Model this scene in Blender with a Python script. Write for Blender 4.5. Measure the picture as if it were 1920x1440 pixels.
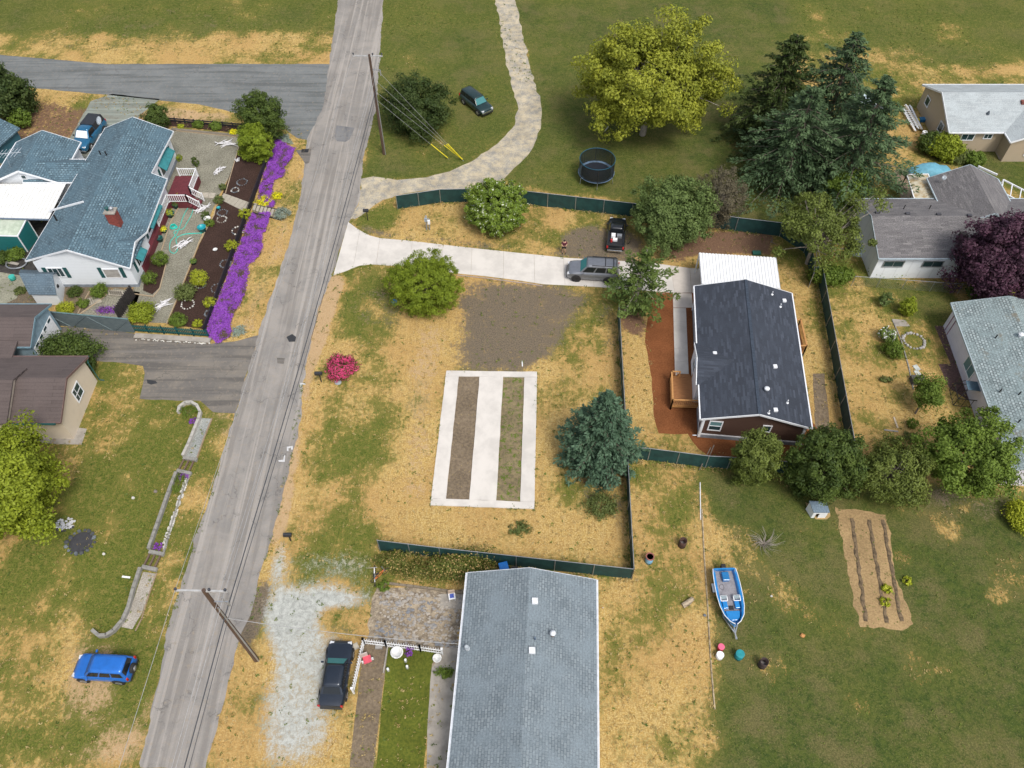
import bpy, bmesh, math, random
import numpy as np
from mathutils import Vector, Matrix, noise as mnoise
from math import radians as R, sin, cos, pi
random.seed(7); rng = np.random.default_rng(11)
for o in list(bpy.data.objects): bpy.data.objects.remove(o)
S = bpy.context.scene
COL = S.collection

# ------------------------------------------------------------------ camera, sky, sun, exposure
FPX, PITCH, CAMH = 1493.0, R(52.5), 56.0      # 28 mm equivalent drone lens, looking 52.5 deg down from 56 m
cam = bpy.data.cameras.new('camera'); cam.sensor_width = 36; cam.lens = FPX / 1920 * 36
cam.clip_start = 1; cam.clip_end = 3000
co = bpy.data.objects.new('camera', cam); COL.objects.link(co)
co.location = (0, 0, CAMH); co.rotation_euler = (R(90) - PITCH, 0, 0); S.camera = co
SUN_EL, SUN_AZ = R(57), R(148)                 # azimuth clockwise from +Y (photo's far side)
w = bpy.data.worlds.new('World'); S.world = w; w.use_nodes = True
nt = w.node_tree; nt.nodes.clear()
sky = nt.nodes.new('ShaderNodeTexSky'); sky.sky_type = 'NISHITA'; sky.sun_disc = False
sky.sun_elevation = SUN_EL; sky.sun_rotation = SUN_AZ; sky.air_density = 1; sky.dust_density = 3
hs = nt.nodes.new('ShaderNodeHueSaturation'); hs.inputs['Saturation'].default_value = 0.45
bg = nt.nodes.new('ShaderNodeBackground'); bg.inputs[1].default_value = 0.12
wo = nt.nodes.new('ShaderNodeOutputWorld')
nt.links.new(sky.outputs[0], hs.inputs['Color']); nt.links.new(hs.outputs[0], bg.inputs[0]); nt.links.new(bg.outputs[0], wo.inputs[0])
sl = bpy.data.lights.new('sun', 'SUN'); sl.energy = 1.5; sl.angle = R(18); sl.color = (1, 0.95, 0.87)
so = bpy.data.objects.new('sun', sl); COL.objects.link(so)
sd = Vector((sin(SUN_AZ) * cos(SUN_EL), cos(SUN_AZ) * cos(SUN_EL), sin(SUN_EL)))
so.rotation_euler = sd.to_track_quat('Z', 'Y').to_euler(); so.location = (0, 60, 80)
S.view_settings.view_transform = 'Standard'; S.view_settings.look = 'None'
S.view_settings.exposure = 0.71; S.view_settings.gamma = 1; S.view_settings.use_curve_mapping = False

# ------------------------------------------------------------------ survey helper: a sighted point at a known height -> metres on the site plan
def G(px, py, z=0.0):
    u = (px - 960) / FPX; v = (py - 720) / FPX
    dy = cos(PITCH) - v * sin(PITCH); dz = -(sin(PITCH) + v * cos(PITCH))
    t = (z - CAMH) / dz
    return (u * t, dy * t)
def G3(px, py, z=0.0):
    x, y = G(px, py, z); return (x, y, z)
def GL(pts, z=0.0): return [G(p[0], p[1], z) for p in pts]

# ------------------------------------------------------------------ mesh builder
class MB:
    def __init__(s): s.v = []; s.f = []; s.uv = {}; s.sm = False
    def add(s, vs, fs):
        b = len(s.v); s.v += [tuple(p) for p in vs]; s.f += [tuple(i + b for i in f) for f in fs]; return s
    def box(s, c, d, rz=0.0, tilt=None):
        x, y, z = (d[0] / 2, d[1] / 2, d[2] / 2)
        P = [Vector((a * x, b * y, e * z)) for e in (-1, 1) for b in (-1, 1) for a in (-1, 1)]
        if tilt is not None: P = [tilt @ p for p in P]
        M = Matrix.Rotation(rz, 3, 'Z'); P = [M @ p + Vector(c) for p in P]
        return s.add(P, [(0, 2, 3, 1), (4, 5, 7, 6), (0, 1, 5, 4), (2, 6, 7, 3), (0, 4, 6, 2), (1, 3, 7, 5)])
    def beam(s, a, b, wd, th):
        a = Vector(a); b = Vector(b); d = (b - a).normalized()
        up = Vector((0, 0, 1)) if abs(d.z) < 0.95 else Vector((1, 0, 0))
        sx = d.cross(up).normalized() * wd / 2; sy = sx.normalized().cross(d) * th / 2
        P = [p + i * sx + j * sy for p in (a, b) for i, j in ((-1, -1), (1, -1), (1, 1), (-1, 1))]
        return s.add(P, [(3, 2, 1, 0), (4, 5, 6, 7), (0, 1, 5, 4), (1, 2, 6, 5), (2, 3, 7, 6), (3, 0, 4, 7)])
    def tube(s, pts, r, n=6, cap=True):
        pts = [Vector(p) for p in pts]; rs = r if isinstance(r, (list, tuple)) else [r] * len(pts)
        b = len(s.v); u = None
        for i, p in enumerate(pts):
            d = (pts[min(i + 1, len(pts) - 1)] - pts[max(i - 1, 0)])
            d = d.normalized() if d.length > 1e-9 else Vector((0, 0, 1))
            if u is None:
                u = d.cross(Vector((0, 0, 1)) if abs(d.z) < 0.9 else Vector((1, 0, 0))).normalized()
            else:
                u = (u - d * u.dot(d)); u = u.normalized() if u.length > 1e-6 else Vector((1, 0, 0))
            w_ = d.cross(u)
            for k in range(n):
                a = 2 * pi * k / n; s.v.append(tuple(p + (u * cos(a) + w_ * sin(a)) * rs[i]))
        for i in range(len(pts) - 1):
            for k in range(n):
                k2 = (k + 1) % n; s.f.append((b + i * n + k, b + i * n + k2, b + (i + 1) * n + k2, b + (i + 1) * n + k))
        if cap:
            s.f.append(tuple(b + k for k in reversed(range(n)))); s.f.append(tuple(b + (len(pts) - 1) * n + k for k in range(n)))
        return s
    def lathe(s, prof, c=(0, 0, 0), n=16, sx=1, sy=1):
        b = len(s.v)
        for r, z in prof:
            for k in range(n):
                a = 2 * pi * k / n; s.v.append((c[0] + r * cos(a) * sx, c[1] + r * sin(a) * sy, c[2] + z))
        for i in range(len(prof) - 1):
            for k in range(n):
                k2 = (k + 1) % n; s.f.append((b + i * n + k, b + i * n + k2, b + (i + 1) * n + k2, b + (i + 1) * n + k))
        s.f.append(tuple(b + k for k in reversed(range(n)))); s.f.append(tuple(b + (len(prof) - 1) * n + k for k in range(n)))
        return s
    def prism(s, poly, z0, z1):
        n = len(poly); ar = sum(poly[i][0] * poly[(i + 1) % n][1] - poly[(i + 1) % n][0] * poly[i][1] for i in range(n))
        if ar < 0: poly = poly[::-1]
        fz = lambda z, p: z(p) if callable(z) else z
        vs = [(p[0], p[1], fz(z0, p)) for p in poly] + [(p[0], p[1], fz(z1, p)) for p in poly]
        return s.add(vs, [tuple(range(n))[::-1], tuple(range(n, 2 * n))] + [(i, (i + 1) % n, n + (i + 1) % n, n + i) for i in range(n)])
    def ball(s, c, r, n=10, m=6, jit=0.0, seed=0):
        c = Vector(c); r = Vector(r) if hasattr(r, '__len__') else Vector((r, r, r)); b = len(s.v)
        s.v.append(tuple(c + Vector((0, 0, -r.z))))
        for i in range(1, m):
            t = pi * i / m
            for k in range(n):
                a = 2 * pi * k / n; d = Vector((sin(t) * cos(a), sin(t) * sin(a), -cos(t)))
                q = 1 + (jit * mnoise.noise(d * 2.1 + Vector((seed * 3.7, seed, 0))) if jit else 0)
                s.v.append(tuple(c + Vector((d.x * r.x, d.y * r.y, d.z * r.z)) * q))
        s.v.append(tuple(c + Vector((0, 0, r.z)))); t = len(s.v) - 1
        for k in range(n):
            k2 = (k + 1) % n; s.f.append((b, b + 1 + k2, b + 1 + k)); s.f.append((t, t - n + k, t - n + k2))
            for i in range(m - 2):
                q = b + 1 + i * n; s.f.append((q + k, q + k2, q + n + k2, q + n + k))
        return s
    def shift(s, d): s.v = [(p[0] + d[0], p[1] + d[1], p[2] + d[2]) for p in s.v]; return s
    def mesh(s, name, mats, fmat=None):
        me = bpy.data.meshes.new(name); me.from_pydata(s.v, [], s.f)
        for m in (mats if isinstance(mats, (list, tuple)) else [mats]): me.materials.append(m)
        if s.uv:
            ul = me.uv_layers.new(name='UVMap')
            for fi, uvs in s.uv.items():
                p = me.polygons[fi]
                for k, li in enumerate(p.loop_indices): ul.data[li].uv = uvs[k]
        if s.sm: me.polygons.foreach_set('use_smooth', [True] * len(me.polygons))
        me.update(); return me
def smooth(m): m.sm = True; return m

def link(name, me, parent=None):
    o = bpy.data.objects.new(name, me); COL.objects.link(o)
    if parent is not None: o.parent = parent
    return o
def thing(name, label, cat, loc=(0, 0, 0), rz=0.0, group=None):
    o = link(name, None); o.empty_display_size = 0.2
    o.location = (loc[0], loc[1], loc[2] if len(loc) > 2 else 0); o.rotation_euler = (0, 0, rz)
    o['label'] = label; o['category'] = cat
    if group: o['group'] = group
    return o
def part(name, mb, mat, parent, world=False, bevel=0, label=None):
    if world:
        d = parent.location if parent.parent is None else parent.parent.location
        mb.shift((-d[0], -d[1], -d[2]))
    o = link(name, mb.mesh(name, mat), parent)
    if bevel:
        bv = o.modifiers.new('bevel', 'BEVEL'); bv.width = bevel; bv.segments = 2; bv.limit_method = 'ANGLE'
    if label: o['label'] = label
    return o
def single(name, mb, mat, label, cat, loc=None, group=None, kind=None):
    if loc is not None: mb.shift((-loc[0], -loc[1], -(loc[2] if len(loc) > 2 else 0)))
    o = link(name, mb.mesh(name, mat))
    if loc is not None: o.location = (loc[0], loc[1], loc[2] if len(loc) > 2 else 0)
    if label: o['label'] = label
    if cat: o['category'] = cat
    if group: o['group'] = group
    if kind: o['kind'] = kind
    return o
def copy_tree(o, parent=None):
    c = o.copy(); COL.objects.link(c)
    if parent is not None: c.parent = parent
    for ch in [x for x in COL.objects if x.parent == o]: copy_tree(ch, c)
    return c

# ------------------------------------------------------------------ materials
def newmat(name):
    m = bpy.data.materials.new(name); m.use_nodes = True; n = m.node_tree
    return m, n, n.nodes['Principled BSDF']
def nd(n, t, **kw):
    x = n.nodes.new('ShaderNode' + t)
    for k, v in kw.items():
        if k in x.inputs: x.inputs[k].default_value = v
        else: setattr(x, k, v)
    return x
def rgba(c): return (c[0], c[1], c[2], 1)
def mixc(n, fac, a, b, blend='MIX'):
    x = n.nodes.new('ShaderNodeMix'); x.data_type = 'RGBA'; x.blend_type = blend
    for s_, v in ((0, fac), (6, a), (7, b)):
        if isinstance(v, (int, float)): x.inputs[s_].default_value = v
        elif isinstance(v, tuple): x.inputs[s_].default_value = rgba(v)
        else: n.links.new(v, x.inputs[s_])
    return x.outputs[2]
def mth(n, op, a, b=0.5, c=None):
    x = n.nodes.new('ShaderNodeMath'); x.operation = op
    for s_, v in enumerate((a, b) if c is None else (a, b, c)):
        if isinstance(v, (int, float)): x.inputs[s_].default_value = v
        else: n.links.new(v, x.inputs[s_])
    return x.outputs[0]
def rmp(n, v, a, b, c=0.0, d=1.0):
    x = n.nodes.new('ShaderNodeMapRange'); x.interpolation_type = 'SMOOTHSTEP'
    n.links.new(v, x.inputs[0])
    for i, q in enumerate((a, b, c, d)): x.inputs[i + 1].default_value = q
    return x.outputs[0]
def pos(n, scale=(1, 1, 1), rot=0.0, kind='world'):
    if kind == 'world': src = n.nodes.new('ShaderNodeNewGeometry').outputs['Position']
    else: src = n.nodes.new('ShaderNodeTexCoord').outputs['UV' if kind == 'uv' else 'Object']
    m = n.nodes.new('ShaderNodeMapping'); m.inputs['Scale'].default_value = scale; m.inputs['Rotation'].default_value = (0, 0, rot)
    n.links.new(src, m.inputs[0]); return m.outputs[0]
def noi(n, vec, scale, detail=4, rough=0.6, dist=0.0):
    x = nd(n, 'TexNoise', Scale=scale, Detail=detail, Roughness=rough, Distortion=dist); n.links.new(vec, x.inputs['Vector'])
    return x.outputs['Fac']
def bump(n, b, h, strength=0.4, dist=0.02):
    x = nd(n, 'Bump', Strength=strength, Distance=dist); n.links.new(h, x.inputs['Height']); n.links.new(x.outputs[0], b.inputs['Normal'])
def M(name, col, rough=0.6, metal=0.0, var=0.12, scale=3.0, spec=None, bmp=0.0, col2=None, coat=0.0):
    """paint / plaster / plastic with slight uneven grime"""
    m, n, b = newmat(name); v = pos(n, kind='obj')
    f = noi(n, v, scale, 5, 0.65)
    c2 = col2 if col2 else tuple(max(0, c * (1 - var * 2)) for c in col)
    n.links.new(mixc(n, rmp(n, f, 0.38, 0.66), tuple(col), tuple(c2)), b.inputs['Base Color'])
    b.inputs['Roughness'].default_value = rough; b.inputs['Metallic'].default_value = metal
    if coat: b.inputs['Coat Weight'].default_value = coat; b.inputs['Coat Roughness'].default_value = 0.05
    if bmp: bump(n, b, noi(n, v, scale * 8, 3), bmp, 0.01)
    return m
def glassmat(name, col=(0.02, 0.03, 0.035), rough=0.12):
    m, n, b = newmat(name); b.inputs['Base Color'].default_value = rgba(col); b.inputs['Roughness'].default_value = rough
    b.inputs['Specular IOR Level'].default_value = 0.45
    return m
def leafmat(name, ca, cb, cc=None, trans=0.25, th=.82):
    m, n, b = newmat(name)
    a = n.nodes.new('ShaderNodeAttribute'); a.attribute_name = 'tint'
    sep = n.nodes.new('ShaderNodeSeparateColor'); n.links.new(a.outputs['Color'], sep.inputs[0])
    c = mixc(n, sep.outputs[0], tuple(ca), tuple(cb))
    if cc: c = mixc(n, rmp(n, sep.outputs[1], th - .02, th + .02), c, tuple(cc))
    n.links.new(c, b.inputs['Base Color']); b.inputs['Roughness'].default_value = 0.6
    b.inputs['Specular IOR Level'].default_value = 0.25
    tr = n.nodes.new('ShaderNodeBsdfTranslucent'); n.links.new(c, tr.inputs[0])
    mx = n.nodes.new('ShaderNodeMixShader'); mx.inputs[0].default_value = trans
    n.links.new(b.outputs[0], mx.inputs[1]); n.links.new(tr.outputs[0], mx.inputs[2])
    n.links.new(mx.outputs[0], n.nodes['Material Output'].inputs[0])
    return m
def shingle(name, ca, cb, mortar, bw=0.34, rh=0.15, blotch=None, mort=0.012, streak=0.5, bias=0.0):
    m, n, b = newmat(name); uv = pos(n, kind='uv')
    br = nd(n, 'TexBrick'); n.links.new(uv, br.inputs['Vector'])
    br.inputs['Scale'].default_value = 1; br.inputs['Brick Width'].default_value = bw; br.inputs['Row Height'].default_value = rh
    br.inputs['Mortar Size'].default_value = mort; br.inputs['Mortar Smooth'].default_value = 0.3; br.inputs['Bias'].default_value = bias
    br.inputs['Color1'].default_value = rgba(ca); br.inputs['Color2'].default_value = rgba(cb); br.inputs['Mortar'].default_value = rgba(mortar)
    f = noi(n, uv, 0.55, 6, 0.65); g = noi(n, uv, 9, 3, 0.7)
    c = mixc(n, rmp(n, f, 0.35, 0.7), br.outputs['Color'], tuple(x * 1.3 for x in ca))
    c2 = nd(n, 'HueSaturation'); n.links.new(c, c2.inputs['Color']); n.links.new(rmp(n, g, 0.2, 0.8, 1 - streak * 0.5, 1 + streak * 0.5), c2.inputs['Value'])
    c = c2.outputs[0]
    if blotch: c = mixc(n, rmp(n, noi(n, uv, 0.35, 7, 0.75), 0.56, 0.66), c, tuple(blotch))
    n.links.new(c, b.inputs['Base Color']); b.inputs['Roughness'].default_value = 0.92
    bump(n, b, mth(n, 'ADD', mth(n, 'MULTIPLY', br.outputs['Fac'], -1.0), g), 0.35, 0.01)
    return m
def siding(name, col, pitch=0.2, groove=0.75, dirt=0.1, horiz=True):
    m, n, b = newmat(name); g = n.nodes.new('ShaderNodeNewGeometry'); sp = n.nodes.new('ShaderNodeSeparateXYZ')
    n.links.new(g.outputs['Position'], sp.inputs[0])
    z = sp.outputs[2] if horiz else mth(n, 'ADD', sp.outputs[0], sp.outputs[1])
    fr = mth(n, 'FRACT', mth(n, 'DIVIDE', z, pitch))
    line = rmp(n, fr, 0.0, 0.14)
    v = pos(n); f = noi(n, v, 1.3, 5, 0.7)
    c = mixc(n, mth(n, 'MULTIPLY', rmp(n, f, 0.45, 0.8), dirt * 4), tuple(col), tuple(x * 0.6 for x in col))
    c = mixc(n, line, tuple(x * groove for x in col), c)
    n.links.new(c, b.inputs['Base Color']); b.inputs['Roughness'].default_value = 0.55
    bump(n, b, fr, 0.35, 0.015)
    return m
def woodmat(name, ca, cb, scale=(1.2, 14, 14), rough=0.7):
    m, n, b = newmat(name); v = pos(n, scale, kind='obj')
    f = noi(n, v, 2.0, 6, 0.7, 0.4)
    n.links.new(mixc(n, rmp(n, f, 0.3, 0.7), tuple(ca), tuple(cb)), b.inputs['Base Color']); b.inputs['Roughness'].default_value = rough
    bump(n, b, f, 0.3, 0.005); return m

white_paint = M('white_paint', (0.78, 0.79, 0.80), 0.45, var=0.05)
trim_white = M('trim_white', (0.75, 0.77, 0.8), 0.5, var=0.04)
dark_glass = glassmat('window_glass', (0.025, 0.05, 0.055))
sky_glass = glassmat('pale_window_glass', (0.12, 0.22, 0.23), 0.1)
galv = M('galvanised_steel', (0.45, 0.47, 0.5), 0.4, 0.7, 0.1)
black_plastic = M('black_plastic', (0.02, 0.02, 0.022), 0.5)
rubber = M('tyre_rubber', (0.02, 0.02, 0.02), 0.85)
chrome = M('chrome', (0.7, 0.72, 0.74), 0.15, 0.95, 0.02)
rim_dark = M('dark_alloy', (0.05, 0.05, 0.055), 0.35, 0.7)
rim_light = M('bright_alloy', (0.5, 0.5, 0.52), 0.3, 0.8)
red_lens = M('red_lens', (0.45, 0.02, 0.02), 0.2)
clear_lens = M('clear_lens', (0.6, 0.62, 0.65), 0.12)
bark = woodmat('tree_bark', (0.10, 0.075, 0.055), (0.2, 0.16, 0.13), (8, 8, 1.5))
grey_bark = woodmat('grey_bark', (0.2, 0.17, 0.14), (0.38, 0.34, 0.29), (8, 8, 1.5))
# ------------------------------------------------------------------ ground
def inpoly(X, Y, poly):
    c = np.zeros(X.shape, bool); n = len(poly); j = n - 1
    for i in range(n):
        xi, yi = poly[i]; xj, yj = poly[j]
        with np.errstate(divide='ignore', invalid='ignore'):
            t = ((yi > Y) != (yj > Y)) & (X < (xj - xi) * (Y - yi) / ((yj - yi) if yj != yi else 1e-9) + xi)
        c ^= t; j = i
    return c
gx = np.concatenate([[-700, -300, -160, -100], np.arange(-78, 78.01, 0.3), [100, 160, 300, 700]])
gy = np.concatenate([[-300, -100, -40, -10], np.arange(4, 130.01, 0.3), [150, 200, 320, 700]])
GX, GY = np.meshgrid(gx, gy)
CH = {k: np.zeros(GX.shape) for k in ('green', 'dirt', 'pale', 'sand', 'lush', 'brown')}
def blur(a, k):
    for _ in range(k):
        a = (a + np.roll(a, 1, 0) + np.roll(a, -1, 0) + np.roll(a, 1, 1) + np.roll(a, -1, 1)) / 5
    return a
def vnoise(scale, seed):
    r = np.random.default_rng(seed).uniform(-1, 1, (256, 256)); x = GX / scale + 128; y = GY / scale + 128
    xi = np.clip(np.floor(x).astype(int), 0, 254); yi = np.clip(np.floor(y).astype(int), 0, 254); fx = np.clip(x - xi, 0, 1); fy = np.clip(y - yi, 0, 1); fx = fx * fx * (3 - 2 * fx); fy = fy * fy * (3 - 2 * fy)
    return (r[yi, xi] * (1 - fx) + r[yi, xi + 1] * fx) * (1 - fy) + (r[yi + 1, xi] * (1 - fx) + r[yi + 1, xi + 1] * fx) * fy
def region(ch, pts, val, soft=6, add=False, px=True):
    p = GL(pts) if px else pts; soft = int(soft * 2.6); pad = int(soft ** .5 * 2.2) + 4
    xs_ = [q[0] for q in p]; ys_ = [q[1] for q in p]
    i0, i1 = max(0, np.searchsorted(gx, min(xs_)) - pad), min(len(gx), np.searchsorted(gx, max(xs_)) + pad)
    j0, j1 = max(0, np.searchsorted(gy, min(ys_)) - pad), min(len(gy), np.searchsorted(gy, max(ys_)) + pad)
    w_ = (slice(j0, j1), slice(i0, i1)); warp = 1.1 * VN1[w_] + .5 * VN2[w_]
    m = inpoly(GX[w_] + warp * .45 * min(1, soft / 16), GY[w_] + (.8 * VN3[w_] + .5 * VN2[w_]) * .45 * min(1, soft / 16), p).astype(np.float32)
    for _ in range(soft):
        q = m.copy(); q[1:] += m[:-1]; q[:-1] += m[1:]; q[:, 1:] += m[:, :-1]; q[:, :-1] += m[:, 1:]
        q[0] += m[0]; q[-1] += m[-1]; q[:, 0] += m[:, 0]; q[:, -1] += m[:, -1]; m = q / 5
    CH[ch][w_] = CH[ch][w_] + m * val if add else CH[ch][w_] * (1 - m) + m * val
VN1, VN2, VN3, VN4 = vnoise(2.6, 1), vnoise(.9, 2), vnoise(2.2, 3), vnoise(6, 4)
CH['green'][:] = 0.42
region('green', [(-400, -20), (2400, -20), (2400, 120), (1700, 120), (600, 60), (-400, 60)], .8, 12); region('lush', [(-400, -20), (2400, -20), (2400, 120), (1700, 120), (600, 60), (-400, 60)], .4, 14)
region('green', [(0, 670), (330, 690), (440, 770), (300, 1440), (-300, 1440), (-200, 670)], 0.58, 12)
region('green', [(40, 1000), (330, 760), (370, 780), (250, 1180), (150, 1230), (0, 1100)], 0.1, 20, True)
region('sand', [(0, 940), (150, 920), (280, 1060), (240, 1250), (0, 1440)], 0.25, 25)
# top lawns
for ch, v in (('green', 0.85), ('lush', 0.55)):
    region(ch, [(700, 60), (960, 60), (975, 200), (960, 250), (900, 310), (820, 332), (700, 336), (683, 300)], v, 6)
region('green', [(960, 0), (1480, 0), (1500, 260), (1480, 430), (1200, 375), (985, 350), (940, 330), (1010, 230)], 1.0, 5)
region('lush', [(960, 0), (1480, 0), (1500, 260), (1480, 430), (1200, 375), (985, 350), (940, 330), (1010, 230)], 0.75, 5)
region('lush', [(1250, 260), (1480, 250), (1480, 430), (1300, 380)], 0.2, 12, True)
region('green', [(1480, 100), (1700, 100), (1750, 250), (1900, 330), (1640, 380), (1500, 420)], 0.45, 10)
region('green', [(1740, 270), (1960, 240), (1990, 400), (1860, 330)], 0.95, 8)
region('lush', [(1740, 270), (1960, 240), (1990, 400), (1860, 330)], 0.7, 8)
region('green', [(1570, 90), (1740, 90), (1700, 240), (1600, 220)], 0.62, 12)
# bottom right lawn
br_ = [(1322, 880), (1500, 905), (1700, 905), (1960, 930), (2200, 1000), (2200, 1500), (1345, 1500), (1330, 1150)]
region('green', br_, 0.84, 5); region('lush', br_, 0.95, 8)
for c_, r_ in (((1360, 1010), 60), ((1440, 1120), 50), ((1700, 1050), 45), ((1850, 1130), 60), ((1600, 990), 30), ((1780, 1010), 40), ((1900, 1060), 50), ((1420, 1230), 40), ((1700, 1260), 50), ((1800, 960), 60)):
    region('green', [(c_[0] + r_ * cos(a), c_[1] + r_ * .6 * sin(a)) for a in np.linspace(0, 6.28, 9)], -0.34, 14, True)
region('dirt', [(1660, 900), (1960, 915), (1960, 985), (1720, 960)], 0.55, 14)
region('dirt', [(1320, 890), (1420, 890), (1420, 1120), (1330, 1180)], 0.3, 16)
region('green', [(1600, 520), (1780, 545), (1800, 640), (1700, 560)], 0.85, 8)
region('lush', [(1600, 520), (1800, 545), (1800, 640), (1760, 620), (1700, 560)], 0.5, 8)
region('green', [(1190, 870), (1320, 885), (1340, 1440), (1120, 1440), (1115, 1100), (1190, 1090)], 0.42, 5)
region('green', [(1560, 540), (1700, 545), (1800, 700), (1780, 900), (1610, 900)], 0.46, 8)
# main lot
region('green', [(560, 750), (800, 780), (770, 880), (560, 880)], 0.16, 16, True)
region('green', [(560, 960), (700, 990), (700, 1030), (520, 1030)], 0.3, 10, True)
region('green', [(620, 500), (740, 500), (760, 640), (640, 640)], 0.22, 10, True)
region('sand', [(770, 600), (850, 600), (800, 960), (740, 960)], 0.55, 12)
region('green', [(760, 600), (860, 600), (820, 960), (720, 960)], -0.25, 10, True)
region('green', [(700, 965), (1180, 965), (1180, 1040), (700, 1010)], -0.18, 8, True)
region('green', [(1000, 880), (1090, 870), (1110, 940), (1010, 940)], 0.15, 10, True)
region('dirt', [(865, 520), (1110, 540), (1130, 560), (1050, 600), (1040, 660), (1010, 700), (845, 696), (855, 640), (870, 600), (870, 560)], 0.74, 30)
region('dirt', [(855, 515), (1130, 540), (1150, 560), (1080, 640), (1030, 700), (835, 698), (830, 620)], .16, 40, True)
region('dirt', [(660, 520), (740, 540), (780, 600), (760, 640), (640, 600), (650, 560)], 0.45, 12)
region('dirt', [(655, 415), (720, 432), (1060, 470), (1200, 480), (1290, 500), (1060, 482), (700, 445), (650, 420)], 0.7, 4)
region('dirt', [(1060, 440), (1100, 420), (1190, 430), (1230, 470), (1180, 490), (1060, 480)], 0.78, 10)
region('dirt', [(612, 520), (648, 520), (600, 640), (586, 640)], 0.4, 6)
region('dirt', [(1150, 470), (1310, 480), (1310, 500), (1200, 492)], 0.5, 5)
region('dirt', [(1540, 560), (1560, 570), (1590, 800), (1560, 800)], 0.6, 5)
region('dirt', [(1130, 560), (1160, 570), (1185, 1060), (1160, 1060)], 0.5, 5)
region('dirt', [(1060, 900), (1165, 900), (1180, 990), (1120, 1000)], 0.45, 8)
region('brown', [(1280, 430), (1450, 430), (1455, 480), (1310, 480), (1280, 495), (1220, 480)], 0.95, 6)
region('brown', [(1160, 575), (1215, 585), (1205, 660), (1190, 630), (1163, 628)], 0.85, 5)
region('green', [(1060, 380), (1180, 400), (1200, 470), (1080, 440)], 0.2, 8, True)
region('green', [(690, 395), (742, 380), (745, 420), (690, 430)], 0.75, 5)
# road shoulder, gravel
region('sand', [(622, 516), (640, 518), (600, 640), (560, 800), (540, 960), (512, 1080), (505, 1010), (530, 900), (560, 790), (575, 690), (590, 600)], 1.0, 3)
region('green', [(622, 516), (644, 518), (606, 640), (580, 700), (566, 800), (546, 900), (530, 1000), (505, 1010), (530, 900), (560, 790), (575, 690), (590, 600)], 0.0, 2)
region('sand', [(622, 516), (644, 518), (606, 640), (580, 700), (566, 800), (546, 900), (530, 1000), (505, 1010), (530, 900), (560, 790), (575, 690), (590, 600)], 1.1, 2)
region('dirt', [(480, 1085), (520, 1075), (500, 1180), (445, 1250), (455, 1170)], 0.85, 4)
region('sand', [(574, 260), (585, 330), (500, 560), (470, 640), (430, 650), (520, 420)], 0.6, 5)
region('pale', [(517, 1010), (540, 1012), (530, 1100), (505, 1100)], .85, 3)
region('pale', [(520, 1095), (600, 1100), (700, 1125), (695, 1165), (600, 1160), (580, 1200), (575, 1240), (520, 1290), (510, 1180)], 1.0, 5)
region('pale', [(560, 1030), (695, 1035), (700, 1110), (560, 1100)], 0.42, 6)
region('pale', [(560, 1165), (640, 1170), (640, 1260), (600, 1440), (480, 1440), (505, 1250)], 0.68, 8)
region('dirt', [(600, 1122), (700, 1128), (698, 1148), (600, 1140)], .8, 4)
region('dirt', [(600, 1166), (690, 1172), (688, 1190), (600, 1186)], .7, 4)
region('pale', [(600, 1140), (690, 1145), (685, 1175), (600, 1170)], -0.9, 3, True)
region('green', [(560, 1030), (700, 1035), (700, 1110), (560, 1100)], 0.8, 6)
region('green', [(600, 1140), (690, 1145), (685, 1175), (600, 1170)], 0.6, 3)
region('green', [(700, 1030), (880, 1045), (880, 1095), (710, 1090)], 0.75, 4)
region('sand', [(150, 1180), (300, 1200), (280, 1440), (100, 1440), (120, 1240)], 0.8, 8)
region('dirt', [(0, 100), (250, 195), (560, 60), (560, 10), (0, 10)], 0.3, 8)
region('brown', [(0, 180), (250, 205), (430, 225), (300, 250), (120, 300), (30, 300), (0, 260)], 0.6, 5)
region('sand', [(240, 188), (440, 215), (440, 235), (300, 225), (230, 210)], 0.8, 4)
region('dirt', [(-60, 300), (200, 290), (200, 480), (120, 560), (-60, 640)], 0.8, 5)
region('dirt', [(80, 520), (260, 520), (300, 600), (100, 600)], 0.7, 5)
region('sand', [(270, 745), (440, 775), (430, 830), (340, 770), (270, 760)], 0.8, 4)
region('sand', [(300, 850), (345, 850), (340, 885), (290, 880)], 1.0, 3)
region('sand', [(1180, 870), (1310, 880), (1320, 1090), (1290, 1110)], 0.25, 10)
region('brown', [(1020, 900), (1060, 860), (1190, 840), (1190, 920), (1100, 930)], 0.5, 8)
region('brown', [(1450, 440), (1530, 450), (1540, 500), (1500, 560), (1480, 500)], 0.4, 6)
region('lush', [(1360, 860), (1760, 880), (1760, 945), (1360, 905)], 0.9, 8)
CH['green'] += .16 * VN1 + .12 * VN4 + .08 * VN2; CH['lush'] += (.22 * VN4 + .16 * VN1) * (CH['lush'] > .1)
CH['sand'] += np.where(CH['sand'] < .2, np.clip(.16 * VN4 + .12 * VN3, 0, .2), 0)
CH['dirt'] *= 1 + .2 * VN1 + .14 * VN2
verts = np.stack([GX.ravel(), GY.ravel(), np.zeros(GX.size)], 1)
nr, nc = GX.shape; idx = np.arange(nr * nc).reshape(nr, nc)
fc = np.stack([idx[:-1, :-1], idx[:-1, 1:], idx[1:, 1:], idx[1:, :-1]], -1).reshape(-1, 4)
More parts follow.
